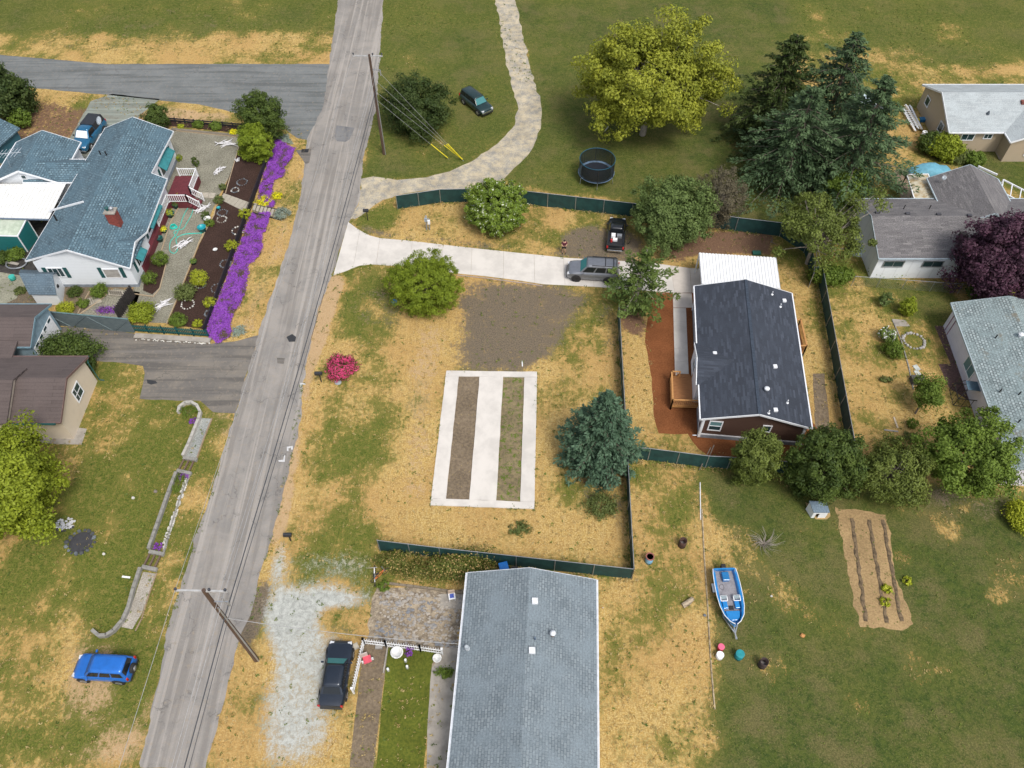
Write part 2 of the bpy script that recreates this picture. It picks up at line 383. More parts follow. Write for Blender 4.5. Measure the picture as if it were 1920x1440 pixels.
def np_mesh(name, V, F, mats, tint=None, fm=None, smooth_=False):
    me = bpy.data.meshes.new(name); k = F.shape[1]
    me.vertices.add(len(V)); me.vertices.foreach_set('co', np.ascontiguousarray(V, np.float32).ravel())
    me.loops.add(F.size); me.loops.foreach_set('vertex_index', np.ascontiguousarray(F, np.int32).ravel())
    me.polygons.add(len(F)); me.polygons.foreach_set('loop_start', np.arange(0, F.size, k, dtype=np.int32))
    me.polygons.foreach_set('loop_total', np.full(len(F), k, np.int32))
    for m in (mats if isinstance(mats, (list, tuple)) else [mats]): me.materials.append(m)
    if fm is not None: me.polygons.foreach_set('material_index', np.ascontiguousarray(fm, np.int32))
    if smooth_: me.polygons.foreach_set('use_smooth', np.ones(len(F), bool))
    if tint is not None:
        for nm, arr in (tint.items() if isinstance(tint, dict) else {'tint': tint}.items()):
            a = me.color_attributes.new(nm, 'FLOAT_COLOR', 'POINT'); a.data.foreach_set('color', np.ascontiguousarray(arr, np.float32).ravel())
    me.update(calc_edges=True); return me
def ground_material():
    m, n, b = newmat('dry_lawn'); P = pos(n)
    A = n.nodes.new('ShaderNodeAttribute'); A.attribute_name = 'mixa'; B = n.nodes.new('ShaderNodeAttribute'); B.attribute_name = 'mixb'
    sa = n.nodes.new('ShaderNodeSeparateColor'); n.links.new(A.outputs['Color'], sa.inputs[0])
    sb = n.nodes.new('ShaderNodeSeparateColor'); n.links.new(B.outputs['Color'], sb.inputs[0])
    n0 = noi(n, P, 0.12, 4, 0.55); n1 = noi(n, P, 0.55, 6, 0.65, 0.6); n2 = noi(n, P, 2.6, 6, 0.75, 0.6); n3 = noi(n, P, 8, 5, 0.8)
    sr = noi(n, pos(n, (3.0, 0.35, 1), 0.05), 1.6, 5, 0.7, 0.4)           # mower streaks
    fine = noi(n, P, 22, 3, 0.8)
    mixn = mth(n, 'ADD', mth(n, 'ADD', mth(n, 'MULTIPLY', n1, 0.22), mth(n, 'MULTIPLY', n2, 0.32)), mth(n, 'ADD', mth(n, 'MULTIPLY', n3, 0.32), mth(n, 'MULTIPLY', sr, 0.14)))
    def fac(ch, k=0.42, wd=0.05, ns=mixn): return rmp(n, mth(n, 'ADD', ns, mth(n, 'MULTIPLY', mth(n, 'SUBTRACT', ch, 0.5), k)), 0.5 - wd, 0.5 + wd)
    dry = mixc(n, rmp(n, n2, 0.42, 0.60), (0.42, 0.272, 0.084), (0.28, 0.175, 0.058))
    dry = mixc(n, rmp(n, n3, 0.45, 0.62), dry, (0.58, 0.44, 0.19)); dry = mixc(n, mth(n, 'MULTIPLY', rmp(n, sr, 0.5, 0.66), 0.45), dry, (0.55, 0.42, 0.19))
    dry = mixc(n, rmp(n, n0, 0.4, 0.62), dry, mixc(n, 0.45, dry, (0.40, 0.235, 0.09)))
    sandc = mixc(n, rmp(n, n3, 0.35, 0.7), (0.42, 0.27, 0.14), (0.48, 0.36, 0.21))
    c = mixc(n, fac(sa.outputs[2]), dry, sandc)
    gr = mixc(n, rmp(n, n3, 0.4, 0.6), (0.052, 0.078, 0.013), (0.15, 0.16, 0.032))
    gr = mixc(n, rmp(n, n2, 0.48, 0.64), gr, (0.20, 0.17, 0.048))
    lu = mixc(n, rmp(n, n2, 0.36, 0.62), (0.036, 0.06, 0.014), (0.078, 0.10, 0.022)); lu = mixc(n, mth(n, 'MULTIPLY', rmp(n, mth(n, 'ADD', mth(n, 'MULTIPLY', n1, .45), mth(n, 'MULTIPLY', n3, .55)), 0.46, 0.62), .6), lu, (0.13, 0.11, 0.042))
    nl = mth(n, 'ADD', mth(n, 'MULTIPLY', noi(n, P, 0.22, 8, 0.72), .75), mth(n, 'MULTIPLY', n3, .25)); lu = mixc(n, mth(n, 'MULTIPLY', rmp(n, nl, 0.46, 0.60), .75), lu, mixc(n, rmp(n, n3, .4, .6), (0.10, 0.088, 0.038), (0.175, 0.145, 0.062)))
    lu = mixc(n, rmp(n, n3, 0.55, 0.68), lu, (0.15, 0.17, 0.06))
    gr = mixc(n, sb.outputs[1], gr, lu)
    c = mixc(n, fac(sa.outputs[0]), c, gr)
    di = mixc(n, rmp(n, n3, 0.38, 0.62), (0.105, 0.085, 0.064), (0.20, 0.16, 0.11)); di = mixc(n, rmp(n, n2, 0.56, 0.68), di, (0.27, 0.19, 0.085)); di = mixc(n, rmp(n, fine, 0.66, 0.72), di, (0.36, 0.31, 0.23))
    c = mixc(n, fac(sa.outputs[1]), c, di)
    bw = mixc(n, rmp(n, n3, 0.35, 0.65), (0.11, 0.062, 0.042), (0.22, 0.135, 0.085))
    c = mixc(n, fac(sb.outputs[2]), c, bw)
    pa = mixc(n, rmp(n, n2, 0.35, 0.65), (0.31, 0.32, 0.295), (0.48, 0.49, 0.455))
    c = mixc(n, fac(sb.outputs[0], 0.45, 0.11), c, pa)
    h = nd(n, 'HueSaturation'); n.links.new(c, h.inputs['Color']); n.links.new(rmp(n, fine, 0.25, 0.75, 0.72, 1.28), h.inputs['Value'])
    n.links.new(h.outputs[0], b.inputs['Base Color']); b.inputs['Roughness'].default_value = 0.95; b.inputs['Specular IOR Level'].default_value = 0.1
    bump(n, b, mth(n, 'ADD', n3, mth(n, 'MULTIPLY', fine, 0.7)), 0.7, 0.06)
    return m
one = np.ones(GX.size)
cl = {k: np.clip(v, 0, 1.3).ravel() for k, v in CH.items()}
g_me = np_mesh('ground', verts, fc, ground_material(), {'mixa': np.stack([cl['green'], cl['dirt'], cl['sand'], one], 1), 'mixb': np.stack([cl['pale'], cl['lush'], cl['brown'], one], 1)})
ground = link('ground', g_me); ground['kind'] = 'structure'

def densify(P, step=0.6, jit=0.08, seed=0, closed=True):
    out = []; n = len(P)
    for i in range(n if closed else n - 1):
        a = Vector(P[i]); b_ = Vector(P[(i + 1) % n]); L = (b_ - a).length; k = max(1, int(L / step))
        for j in range(k):
            p = a.lerp(b_, j / k)
            q = mnoise.noise_vector(Vector((p.x * 0.9, p.y * 0.9, seed * 5.3))) + 0.5 * mnoise.noise_vector(Vector((p.x * 3, p.y * 3, seed)))
            out.append((p.x + q.x * jit, p.y + q.y * jit))
    if not closed: out.append(tuple(P[-1]))
    return out
SEED = [0]
def sheet(name, pts, mat, z=0.004, jit=0.08, px=True, step=0.6):
    SEED[0] += 1
    P = GL(pts) if px else pts; P = densify(P, step, jit, SEED[0]) if jit else P
    me = bpy.data.meshes.new(name); me.from_pydata([(p[0], p[1], z) for p in P], [], [tuple(range(len(P)))])
    if me.polygons[0].normal.z < 0: me.flip_normals()
    me.materials.append(mat); o = link(name, me); o['kind'] = 'structure'; return o
def asphalt(name, ca, cb, stain=(0.08, 0.075, 0.07), warm=(0.3, 0.24, 0.17), rot=0.03):
    m, n, b = newmat(name); P = pos(n)
    st = noi(n, pos(n, (0.08, 1.6, 1) if rot > 1 else (1.6, 0.08, 1), 0 if rot > 1 else rot), 1.0, 5, 0.6, 0.3); n1 = noi(n, P, 0.35, 6, 0.65, 0.5); n2 = noi(n, P, 3, 5, 0.7); f = noi(n, P, 26, 3, 0.8)
    c = mixc(n, rmp(n, n1, 0.35, 0.65), tuple(ca), tuple(cb))
    c = mixc(n, mth(n, 'MULTIPLY', rmp(n, st, 0.46, 0.62), 0.75), c, tuple(x * 0.66 for x in ca)); s2_ = noi(n, pos(n, (0.03, 2.0, 1) if rot > 1 else (2.6, 0.03, 1), 0 if rot > 1 else rot), 1.0, 3, 0.5, 0.1); c = mixc(n, mth(n, 'MULTIPLY', rmp(n, s2_, 0.52, 0.64), 0.6), c, tuple(x * 1.28 for x in ca))
    c = mixc(n, mth(n, 'MULTIPLY', rmp(n, n2, 0.52, 0.7), 0.45), c, tuple(warm))
    vo = n.nodes.new('ShaderNodeTexVoronoi'); vo.feature = 'DISTANCE_TO_EDGE'; vo.inputs['Scale'].default_value = 0.32
    pm = n.nodes.new('ShaderNodeVectorMath'); pm.operation = 'ADD'
    nn = nd(n, 'TexNoise', Scale=1.6, Detail=4); n.links.new(P, nn.inputs['Vector']); sc_ = n.nodes.new('ShaderNodeVectorMath'); sc_.operation = 'SCALE'; sc_.inputs['Scale'].default_value = 1.6
    n.links.new(nn.outputs['Color'], sc_.inputs[0]); n.links.new(P, pm.inputs[0]); n.links.new(sc_.outputs[0], pm.inputs[1]); n.links.new(pm.outputs[0], vo.inputs['Vector'])
    crack = rmp(n, vo.outputs['Distance'], 0.0, 0.02, 1.0, 0.0)
    c = mixc(n, mth(n, 'MULTIPLY', crack, mth(n, 'MULTIPLY', rmp(n, n1, 0.45, 0.6), 0.6)), c, tuple(stain))
    h = nd(n, 'HueSaturation'); n.links.new(c, h.inputs['Color']); n.links.new(rmp(n, f, 0.25, 0.75, 0.86, 1.14), h.inputs['Value'])
    n.links.new(h.outputs[0], b.inputs['Base Color']); b.inputs['Roughness'].default_value = 0.9; bump(n, b, f, 0.25, 0.01)
    return m
def loose(name, ca, cb, cc=None, s1=9, s2=30, th=0.6, bmp=0.7):
    m, n, b = newmat(name); P = pos(n); a = noi(n, P, 0.5, 5, 0.6); f = noi(n, P, s1, 4, 0.75); g = noi(n, P, s2, 3, 0.8)
    c = mixc(n, rmp(n, f, 0.35, 0.65), tuple(ca), tuple(cb))
    if cc: c = mixc(n, rmp(n, g, th, th + 0.08), c, tuple(cc))
    h = nd(n, 'HueSaturation'); n.links.new(c, h.inputs['Color']); n.links.new(rmp(n, a, 0.3, 0.7, 0.85, 1.15), h.inputs['Value'])
    n.links.new(h.outputs[0], b.inputs['Base Color']); b.inputs['Roughness'].default_value = 0.95; b.inputs['Specular IOR Level'].default_value = 0.15
    bump(n, b, f, bmp, 0.03); return m
road_m = asphalt('road_asphalt', (0.285, 0.262, 0.238), (0.215, 0.203, 0.19), rot=-.03)
side_m = asphalt('driveway_asphalt', (0.13, 0.12, 0.11), (0.185, 0.165, 0.14), rot=1.5)
cross_m = asphalt('street_asphalt', (0.13, 0.14, 0.14), (0.17, 0.18, 0.18), rot=1.5)
conc_new = M('new_concrete', (0.60, 0.565, 0.52), 0.85, var=0.08, scale=0.5, bmp=0.15)
conc_old = M('old_concrete', (0.34, 0.31, 0.27), 0.9, var=0.14, scale=1.2, bmp=0.2)
conc_walk = M('walk_concrete', (0.56, 0.51, 0.46), 0.9, var=0.06, scale=0.8, bmp=0.1)
pea = loose('pea_gravel', (0.125, 0.12, 0.09), (0.27, 0.255, 0.20), (0.42, 0.40, 0.35), 7, 20, 0.57)
track_m = loose('gravel_track', (0.25, 0.24, 0.215), (0.46, 0.39, 0.27), (0.50, 0.45, 0.36), 1.1, 9, 0.54)
mulch_d = loose('dark_mulch', (0.028, 0.016, 0.013), (0.062, 0.036, 0.028), (0.12, 0.085, 0.065), 8, 26, 0.63)
bark_m = loose('bark_mulch', (0.15, 0.052, 0.02), (0.22, 0.085, 0.032), (0.09, 0.03, 0.014), 8, 22, 0.62)
soil_m = loose('garden_soil', (0.25, 0.17, 0.085), (0.36, 0.25, 0.125), (0.10, 0.12, 0.03), 6, 3.5, 0.60)
wet_conc = asphalt('pale_green_concrete', (0.22, 0.25, 0.22), (0.19, 0.19, 0.155), rot=1.2)

# roads -------------------------------------------------------------
sheet('cross_street', [(-500, 60), (200, 120), (640, 120), (690, 170), (690, 250), (575, 262), (556, 259), (531, 238), (449, 213.5), (375, 196), (260, 184), (200, 178), (-200, 140)], cross_m, 0.004)
sheet('apron_pavement', [(90, 330), (170, 190), (210, 176), (300, 186), (262, 215), (250, 240), (190, 345)], wet_conc, 0.004)
L_ = [(640, -40), (606, 200), (576, 262), (571, 296), (570, 324), (560, 379), (549, 433), (527, 501), (505.5, 562), (484, 629), (476.7, 660), (458.6, 710), (447.8, 757), (433, 801), (417, 850), (399, 920), (366.5, 1005), (346.7, 1072), (332, 1126), (314, 1181), (300, 1260), (262, 1440)]
R_ = [(385, 1440), (435, 1260), (439, 1235), (449.6, 1199), (471, 1144), (486, 1081), (500, 1045), (508, 1014), (531, 920), (545, 864), (556, 822), (565, 776), (572, 690), (580, 653), (598, 580), (623, 517), (653, 416.6), (672, 384), (676, 361), (679, 324), (680, 303), (693.6, 249), (705, 203), (722, -40)]
sheet('road', L_ + R_, road_m, 0.012, 0.16, True, 0.35)
sheet('asphalt_driveway', [(100, 612), (180, 614), (300, 632), (390, 645), (440, 640), (486, 628), (476.7, 660), (458.6, 710), (447.8, 757), (440, 776), (400, 772), (375, 752), (262, 748), (272, 700), (268, 686), (225, 680), (170, 676), (90, 690), (60, 650)], side_m, 0.008)
patch_m = asphalt('patch_asphalt', (0.15, 0.15, 0.155), (0.19, 0.19, 0.19)); pot_m = M('fresh_tar', (0.03, 0.032, 0.036), 0.8)
wht_m = M('survey_paint', (0.6, 0.6, 0.6), 0.7)
sheet('road_patch', [(631, 235), (665, 240), (655, 262), (648, 266), (632, 265), (627, 255)], patch_m, 0.016, 0.03)
sheet('road_patch', [(555, 282), (575, 280), (585, 275), (580, 305), (573, 308)], pot_m if False else side_m, 0.016, 0.05)
sheet('tar_patch', [(537, 632), (548, 626), (555, 632), (553, 641), (542, 641)], pot_m, 0.017, 0.05)
sheet('road_patch', [(519, 671), (534, 672), (532, 683), (520, 682)], side_m, 0.016, 0.05)
sheet('tar_patch', [(275, 712), (292, 714), (296, 718), (284, 721), (276, 719)], pot_m, 0.013, 0.06)
for q in ([(563, 718), (573, 719), (573, 721.5), (567, 721), (566, 726), (563, 725)], [(538, 838), (549, 836), (549, 843), (546, 843), (546, 839), (541, 841), (541, 846), (538, 845)], [(522, 863), (531, 862), (533, 854), (535, 854), (534, 866), (523, 866)]):
    sheet('survey_mark', q, wht_m, 0.017, 0.0)
# gravel loop drive
sheet('gravel_drive', [(676, 335), (700, 331), (745, 337), (800, 332), (830, 324), (870, 310), (905, 290), (940, 262), (965, 235), (972, 205), (965, 182), (950, 120), (938, 50), (925, -20), (962, -20), (978, 50), (990, 110), (1010, 180), (1017, 215), (1012, 250), (995, 285), (965, 315), (935, 345), (905, 352), (824, 356), (760, 362), (720, 375), (690, 395), (665, 412), (655, 412), (673, 384)], track_m, 0.004, 0.28, True, 0.8)

# ---- new concrete driveway, cut in slabs
top_e = GL([(653, 416.6), (668, 428), (690, 441), (712, 447), (760, 451), (900, 467), (1062, 484), (1156, 489), (1228, 494), (1259, 498.5), (1293, 503), (1313, 505)])
bot_e = GL([(625, 516.5), (650, 508), (672, 498.5), (697, 495.7), (719, 497.5), (751, 499), (858, 513), (910, 518), (973.6, 526), (1017, 533), (1116, 538), (1246, 548), (1262, 549), (1320, 556)])
def interp(P, x): return float(np.interp(x, [p[0] for p in P], [p[1] for p in P]))
drive = link('concrete_driveway', None); drive['kind'] = 'structure'
xs = [top_e[0][0] - 0.55, G(668, 470)[0], G(709, 470)[0], G(770, 480)[0], G(829, 485)[0], G(884, 490)[0], G(944, 497)[0], G(1002, 502)[0], G(1058, 510)[0], G(1112, 515)[0], G(1165, 518)[0], G(1215, 520)[0], G(1261, 524)[0]]
for i in range(len(xs) - 1):
    a, b_ = xs[i] + 0.008, xs[i + 1] - 0.008
    if i == 0: poly = [bot_e[0]] + [p for p in bot_e[1:] if p[0] < b_] + [(b_, interp(bot_e, b_)), (b_, interp(top_e, b_))] + [p for p in top_e[::-1] if p[0] < b_]
    else:
        X = [a] + [x for x in np.linspace(a, b_, 5)[1:-1]] + [b_]
        poly = [(x, interp(bot_e, x)) for x in X] + [(x, interp(top_e, x)) for x in X[::-1]]
    part('slab', MB().prism(poly, -0.05, 0.035 + 0.003 * (i % 2)), conc_new, drive)
a = xs[-1] + 0.008
sq = lambda pts: GL(pts)
part('slab', MB().prism([(a, interp(bot_e, a)), (a, interp(top_e, a)), G(1293, 503), G(1296.5, 549)], -0.05, 0.035), conc_walk, drive)
part('slab', MB().prism(GL([(1293.5, 503), (1460, 512), (1462, 560), (1297, 549)]), -0.05, 0.033), conc_walk, drive)
part('slab', MB().prism(GL([(1261.5, 550), (1296.8, 550.3), (1299, 577), (1262.3, 577)]), -0.05, 0.036), conc_walk, drive)
# form boards along the drive's lower edge
wb = woodmat('form_board', (0.35, 0.27, 0.25), (0.45, 0.38, 0.36))
for (p, q) in (((858, 514.5), (911, 520)), ((909, 519.5), (975, 528.5)), ((972, 527.5), (1017, 534.5))):
    a3 = G3(p[0], p[1] + 1.5, 0.045); b3 = G3(q[0], q[1] + 1.5, 0.045)
    single('form_board', MB().beam(a3, b3, 0.05, 0.09), wb, {858: 'greyish pink form board left of three along driveway edge, beside round tree', 909: 'middle of three form boards along the concrete driveway edge', 972: 'rightmost form board along the concrete driveway edge, nearest the parked SUV'}[p[0]], 'board', group='form boards along the driveway')
walk = link('concrete_walkway', None); walk['kind'] = 'structure'
for i in range(5):
    t0, t1 = i / 5, (i + 1) / 5; lp = lambda t, x0, x1: (x0 + (x1 - x0) * t, 578 + (704 - 578) * t)
    part('slab', MB().prism(GL([lp(t0 + 0.001, 1262.3, 1265.5), lp(t0 + 0.001, 1286, 1291.3), lp(t1 - 0.001, 1286, 1291.3), lp(t1 - 0.001, 1262.3, 1265.5)]), -0.05, 0.04), conc_new, walk)
# ---- footing pad for a second home
pad = thing('concrete_pad', 'white concrete foundation pad with two long dirt strips in the dry lawn', 'foundation', G3(920, 820))
O = GL([(837, 696), (1007, 698), (1002, 955), (807, 948)]); O = densify(O, 0.5, 0.0)
def pp(u, v):
    c = GL([(837, 696), (1007, 698), (1002, 955), (807, 948)])
    a = Vector(c[0]).lerp(Vector(c[1]), u); b_ = Vector(c[3]).lerp(Vector(c[2]), u); q = a.lerp(b_, v); return (q.x, q.y)
U = [0, 0.143, 0.37, 0.63, 0.862, 1.0]; V0, V1 = 0.045, 0.955
def rough(u0, u1, v0, v1):
    P = [pp(u0, v0), pp(u1, v0), pp(u1, v1), pp(u0, v1)]; return densify(P, 0.25, 0.025, u0 * 9 + v0)
for (u0, u1) in ((U[0], U[1]), (U[2], U[3]), (U[4], U[5])):
    part('strip', MB().prism(rough(u0, u1, V0, V1), -0.05, 0.09), conc_new, pad, True)
part('strip', MB().prism(rough(0, 1, 0, V0 - 0.0006), -0.05, 0.09), conc_new, pad, True)
part('strip', MB().prism(rough(0, 1, V1 + 0.0006, 1), -0.05, 0.09), conc_new, pad, True)
dirtm = loose('bare_dirt', (0.13, 0.10, 0.07), (0.20, 0.155, 0.105), (0.30, 0.22, 0.10), 4, 4.5, 0.60)
dirtg = loose('weedy_dirt', (0.14, 0.115, 0.07), (0.23, 0.18, 0.10), (0.09, 0.125, 0.02), 3, 2.2, 0.52)
sheet('dirt_strip', [pp(U[1], V0), pp(U[2], V0), pp(U[2], V1), pp(U[1], V1)], dirtm, 0.006, 0, px=False)
sheet('dirt_strip', [pp(U[3], V0), pp(U[4], V0), pp(U[4], V1), pp(U[3], V1)], dirtg, 0.006, 0, px=False)
# bark beds round the new house
sheet('bark_bed', [(1222, 548), (1320, 545), (1530, 800), (1560, 850), (1500, 862), (1330, 856), (1310, 842), (1290, 815), (1235, 812), (1228, 780), (1222, 720), (1216, 670), (1208, 640), (1213, 600)], bark_m, 0.007, 0.12)
sheet('grass_verge', [(1525, 700), (1545, 700), (1560, 830), (1528, 800)], dirtm, 0.011, 0.1)
# yard of the white house with blue roof
sheet('gravel_yard', [(300, 235), (322, 243), (455, 256), (430, 330), (410, 368), (372, 455), (338, 545), (314, 606), (255, 604), (240, 585), (250, 545), (262, 500), (275, 460), (290, 430), (300, 365), (300, 330), (290, 300), (290, 290)], pea, 0.006, 0.05)
sheet('mulch_bed', [(452, 262), (515, 262), (455, 440), (386, 618), (314, 608), (340, 545), (374, 458), (402, 400), (414, 370), (430, 330)], mulch_d, 0.010, 0.04)
sheet('mulch_bed', [(318, 236), (452, 250), (455, 236), (318, 224)], mulch_d, 0.010, 0.04)
sheet('mulch_bed', [(275, 492), (314, 488), (298, 540), (286, 552), (268, 545)], mulch_d, 0.010, 0.04)
sheet('gravel_yard', [(145, 590), (215, 540), (262, 548), (248, 600)], pea, 0.006, 0.08)
sheet('stone_yard', [(-60, 500), (50, 490), (60, 520), (30, 560), (-60, 600)], loose('pebble_yard', (0.2, 0.2, 0.15), (0.32, 0.31, 0.24), None, 6), 0.006, 0.08)
sheet('gravel_drive', [(705, 1100), (870, 1105), (850, 1270), (680, 1260), (690, 1180)], loose('stony_dirt', (0.15, 0.12, 0.09), (0.34, 0.28, 0.20), (0.45, 0.40, 0.32), 2.2, 8, 0.58), 0.006, 0.22, True, .3)
sheet('porch_pavement', [(826, 1114), (870, 1114), (868, 1142), (825, 1140)], conc_old, 0.03, 0)
sheet('patio_pavement', [(60, 790), (163, 804), (153, 834), (100, 832), (20, 825)], conc_old, 0.01, 0.02)
sheet('lawn', [(728, 1214), (825, 1222), (810, 1245), (795, 1440), (705, 1440), (722, 1260)], loose('front_lawn', (0.065, 0.085, 0.012), (0.12, 0.13, 0.02), None, 5), 0.012, 0.04)
sheet('dirt_bed', [(682, 1202), (728, 1206), (722, 1260), (700, 1440), (655, 1440)], dirtm, 0.011, 0.04)
sheet('path', [(829, 1215), (862, 1215), (852, 1440), (800, 1440), (803, 1262), (815, 1245)], conc_old, 0.011, 0.03)
sheet('patio_pavement', [(1676, 318), (1712, 318), (1730, 380), (1690, 372)], M('pink_concrete', (0.33, 0.24, 0.17), 0.9), 0.008, 0.02)
brick_m = M('old_brick_paving', (0.11, 0.062, 0.055), 0.9, var=0.25, scale=6)
sheet('brick_path', [(1752, 611), (1778, 611), (1815, 700), (1790, 700)], brick_m, 0.008, 0.03)
sheet('brick_path', [(1759, 682), (1812, 683), (1830, 760), (1780, 728)], brick_m, 0.009, 0.03)
sheet('patio_pavement', [(1673, 598), (1697, 600), (1707, 612), (1679, 612)], conc_old, 0.008, 0.02)
sheet('garden_plot', [(1566, 950), (1660, 965), (1668, 1000), (1685, 1100), (1716, 1170), (1690, 1180), (1612, 1178), (1600, 1120)], soil_m, 0.006, 0.22, True, 0.3)
# ------------------------------------------------------------------ buildings
def roof_faces(mb, polys, th=0.14):
    """polys: (points3d, eave direction); shingle coordinates run along eave and up the slope"""
    for pts, ed in polys:
        P = [Vector(p) for p in pts]; nrm = Vector((0, 0, 0))
        for i in range(len(P)): nrm += P[i].cross(P[(i + 1) % len(P)])
        if nrm.z < 0: P = P[::-1]; nrm = -nrm
        nrm.normalize(); e = Vector((ed[0], ed[1], 0)).normalized(); e = (e - nrm * e.dot(nrm)).normalized(); s = nrm.cross(e)
        n = len(P); b = len(mb.v); mb.v += [tuple(p) for p in P] + [tuple(p - Vector((0, 0, th))) for p in P]
        mb.uv[len(mb.f)] = [(p.dot(e), p.dot(s)) for p in P]; mb.f.append(tuple(b + i for i in range(n)))
        mb.f.append(tuple(b + n + i for i in reversed(range(n))))
        for i in range(n): j = (i + 1) % n; mb.f.append((b + i, b + n + i, b + n + j, b + j))
    return mb
def fix_uv(mb):
    for fi, f in enumerate(mb.f):
        if fi not in mb.uv: mb.uv[fi] = [(mb.v[i][0], mb.v[i][1]) for i in f]
    return mb
def on_plane(px, py, zf, z=3.0):
    for _ in range(12): x, y = G(px, py, z); z = zf(x, y)
    return (x, y, z)
def window(root, o, u, nrm, w_, h, cols=1, rows=1, frame=trim_white, glass=dark_glass, fw=0.09, name='window', label=None, glass2=None):
    """o: lower left corner on the wall, u: along the wall, nrm: outward"""
    o = Vector(o); u = Vector((u[0], u[1], 0)).normalized(); nn = Vector((nrm[0], nrm[1], 0)).normalized(); Z = Vector((0, 0, 1)); fr = MB()
    def bar(a0, a1, z0, z1, d0=0.0, d1=0.06):
        P = [o + u * a + Z * z + nn * d for d in (d0, d1) for a, z in ((a0, z0), (a1, z0), (a1, z1), (a0, z1))]
        fr.add(P, [(0, 1, 2, 3), (7, 6, 5, 4), (0, 4, 5, 1), (1, 5, 6, 2), (2, 6, 7, 3), (3, 7, 4, 0)])
    bar(0, w_, 0, fw); bar(0, w_, h - fw, h); bar(0, fw, fw, h - fw); bar(w_ - fw, w_, fw, h - fw)
    for i in range(1, cols): bar(w_ * i / cols - .025, w_ * i / cols + .025, fw, h - fw, 0, .045)
    for i in range(1, rows): bar(fw, w_ - fw, h * i / rows - .03, h * i / rows + .03, 0, .05)
    f = part(name, fr, frame, root, True, label=label)
    iw, ih = (w_ - 2 * fw) / cols, (h - 2 * fw) / rows
    for i in range(cols):
        for j in range(rows):
            g = MB(); a0 = fw + i * iw + .004; z0 = fw + j * ih + .004
            P = [o + u * a + Z * z + nn * d for d in (0.005, 0.025) for a, z in ((a0, z0), (a0 + iw - .008, z0), (a0 + iw - .008, z0 + ih - .008), (a0, z0 + ih - .008))]
            g.add(P, [(0, 1, 2, 3), (7, 6, 5, 4), (0, 4, 5, 1), (1, 5, 6, 2), (2, 6, 7, 3), (3, 7, 4, 0)])
            g.shift(tuple(-c for c in root.location)); link('pane', g.mesh('pane', (glass2 or glass) if j == rows - 1 and rows > 1 else glass), f)
    return f
def gable(root, O, d, L, wl, wr, zl, zr, zt, roofm, wallm, oh=.35, ohg=.3, trim=trim_white, skirt=None, walls=True, fascia=True, ends=(True, True), rname='roof', cap=None, base=0.0, corner=None):
    d = Vector((d[0], d[1], 0)).normalized(); s = Vector((-d.y, d.x, 0)); O = Vector((O[0], O[1], 0)); Z = Vector((0, 0, 1))
    Pt = lambda a, b, z: O + d * a + s * b + Z * z
    zf = lambda b: zt - (zt - zl) * b / wl if b >= 0 else zt - (zt - zr) * (-b) / wr
    r = MB(); roof_faces(r, [([Pt(0, 0, zt), Pt(L, 0, zt), Pt(L, wl, zl), Pt(0, wl, zl)], d), ([Pt(0, 0, zt), Pt(L, 0, zt), Pt(L, -wr, zr), Pt(0, -wr, zr)], d)]); fix_uv(r)
    rf = part(rname, r, roofm, root, True)
    if cap:
        c = MB(); k = int(L / .3)
        for i in range(k):
            a0 = i * L / k; c.beam(Pt(a0 + .004, 0, zt + .012), Pt(a0 + L / k - .004, 0, zt + .024), .26, .02)
        c.shift(tuple(-q for q in root.location)); link('ridge_cap', c.mesh('ridge_cap', cap), rf)
    if fascia:
        f = MB()
        for a in (0 + .001, L - .001):
            for b, z in ((wl, zl), (-wr, zr)):
                sgn = -1 if a < L / 2 else 1
                f.beam(Pt(a + sgn * .02, 0, zt - .07), Pt(a + sgn * .02, b, z - .07), .04, .2)
        for b, z in ((wl + .05, zl), (-wr - .05, zr)): f.beam(Pt(-.02, b, z - .06), Pt(L + .02, b, z - .06), .1, .14)
        part('fascia', f, trim, root, True)
    if walls:
        a0, a1, bl, br_ = ohg, L - ohg, wl - oh, -(wr - oh); w_ = MB()
        for a, fl in ((a0, 0), (a1, 1)):
            ps = [Pt(a, bl, base), Pt(a, br_, base), Pt(a, br_, zf(br_) - .15), Pt(a, 0, zt - .15), Pt(a, bl, zf(bl) - .15)]
            w_.add(ps if not fl else ps[::-1], [(0, 1, 2, 3, 4)])
        w_.add([Pt(a0, bl, base), Pt(a1, bl, base), Pt(a1, bl, zf(bl) - .15), Pt(a0, bl, zf(bl) - .15)], [(3, 2, 1, 0)])
        w_.add([Pt(a0, br_, base), Pt(a1, br_, base), Pt(a1, br_, zf(br_) - .15), Pt(a0, br_, zf(br_) - .15)], [(0, 1, 2, 3)])
        part('wall', w_, wallm, root, True)
        if skirt:
            k = MB(); e = .03
            for (p, q) in (((a0, bl), (a1, bl)), ((a1, bl), (a1, br_)), ((a1, br_), (a0, br_)), ((a0, br_), (a0, bl))):
                k.beam(Pt(p[0], p[1], .22), Pt(q[0], q[1], .22), .08, .44)
            part('foundation', k, skirt, root, True)
        if corner:
            k = MB()
            for a in (a0, a1):
                for b in (bl, br_):
                    k.beam(Pt(a, b, .1), Pt(a, b, zf(b) - .16), .2, .2)
            for a in (a0, a1): k.beam(Pt(a, bl, .5), Pt(a, br_, .5), .07, .12)
            for b in (bl, br_): k.beam(Pt(a0, b, .5), Pt(a1, b, .5), .07, .12)
            part('corner_trim', k, corner, root, True)
    return Pt, zf, s, d
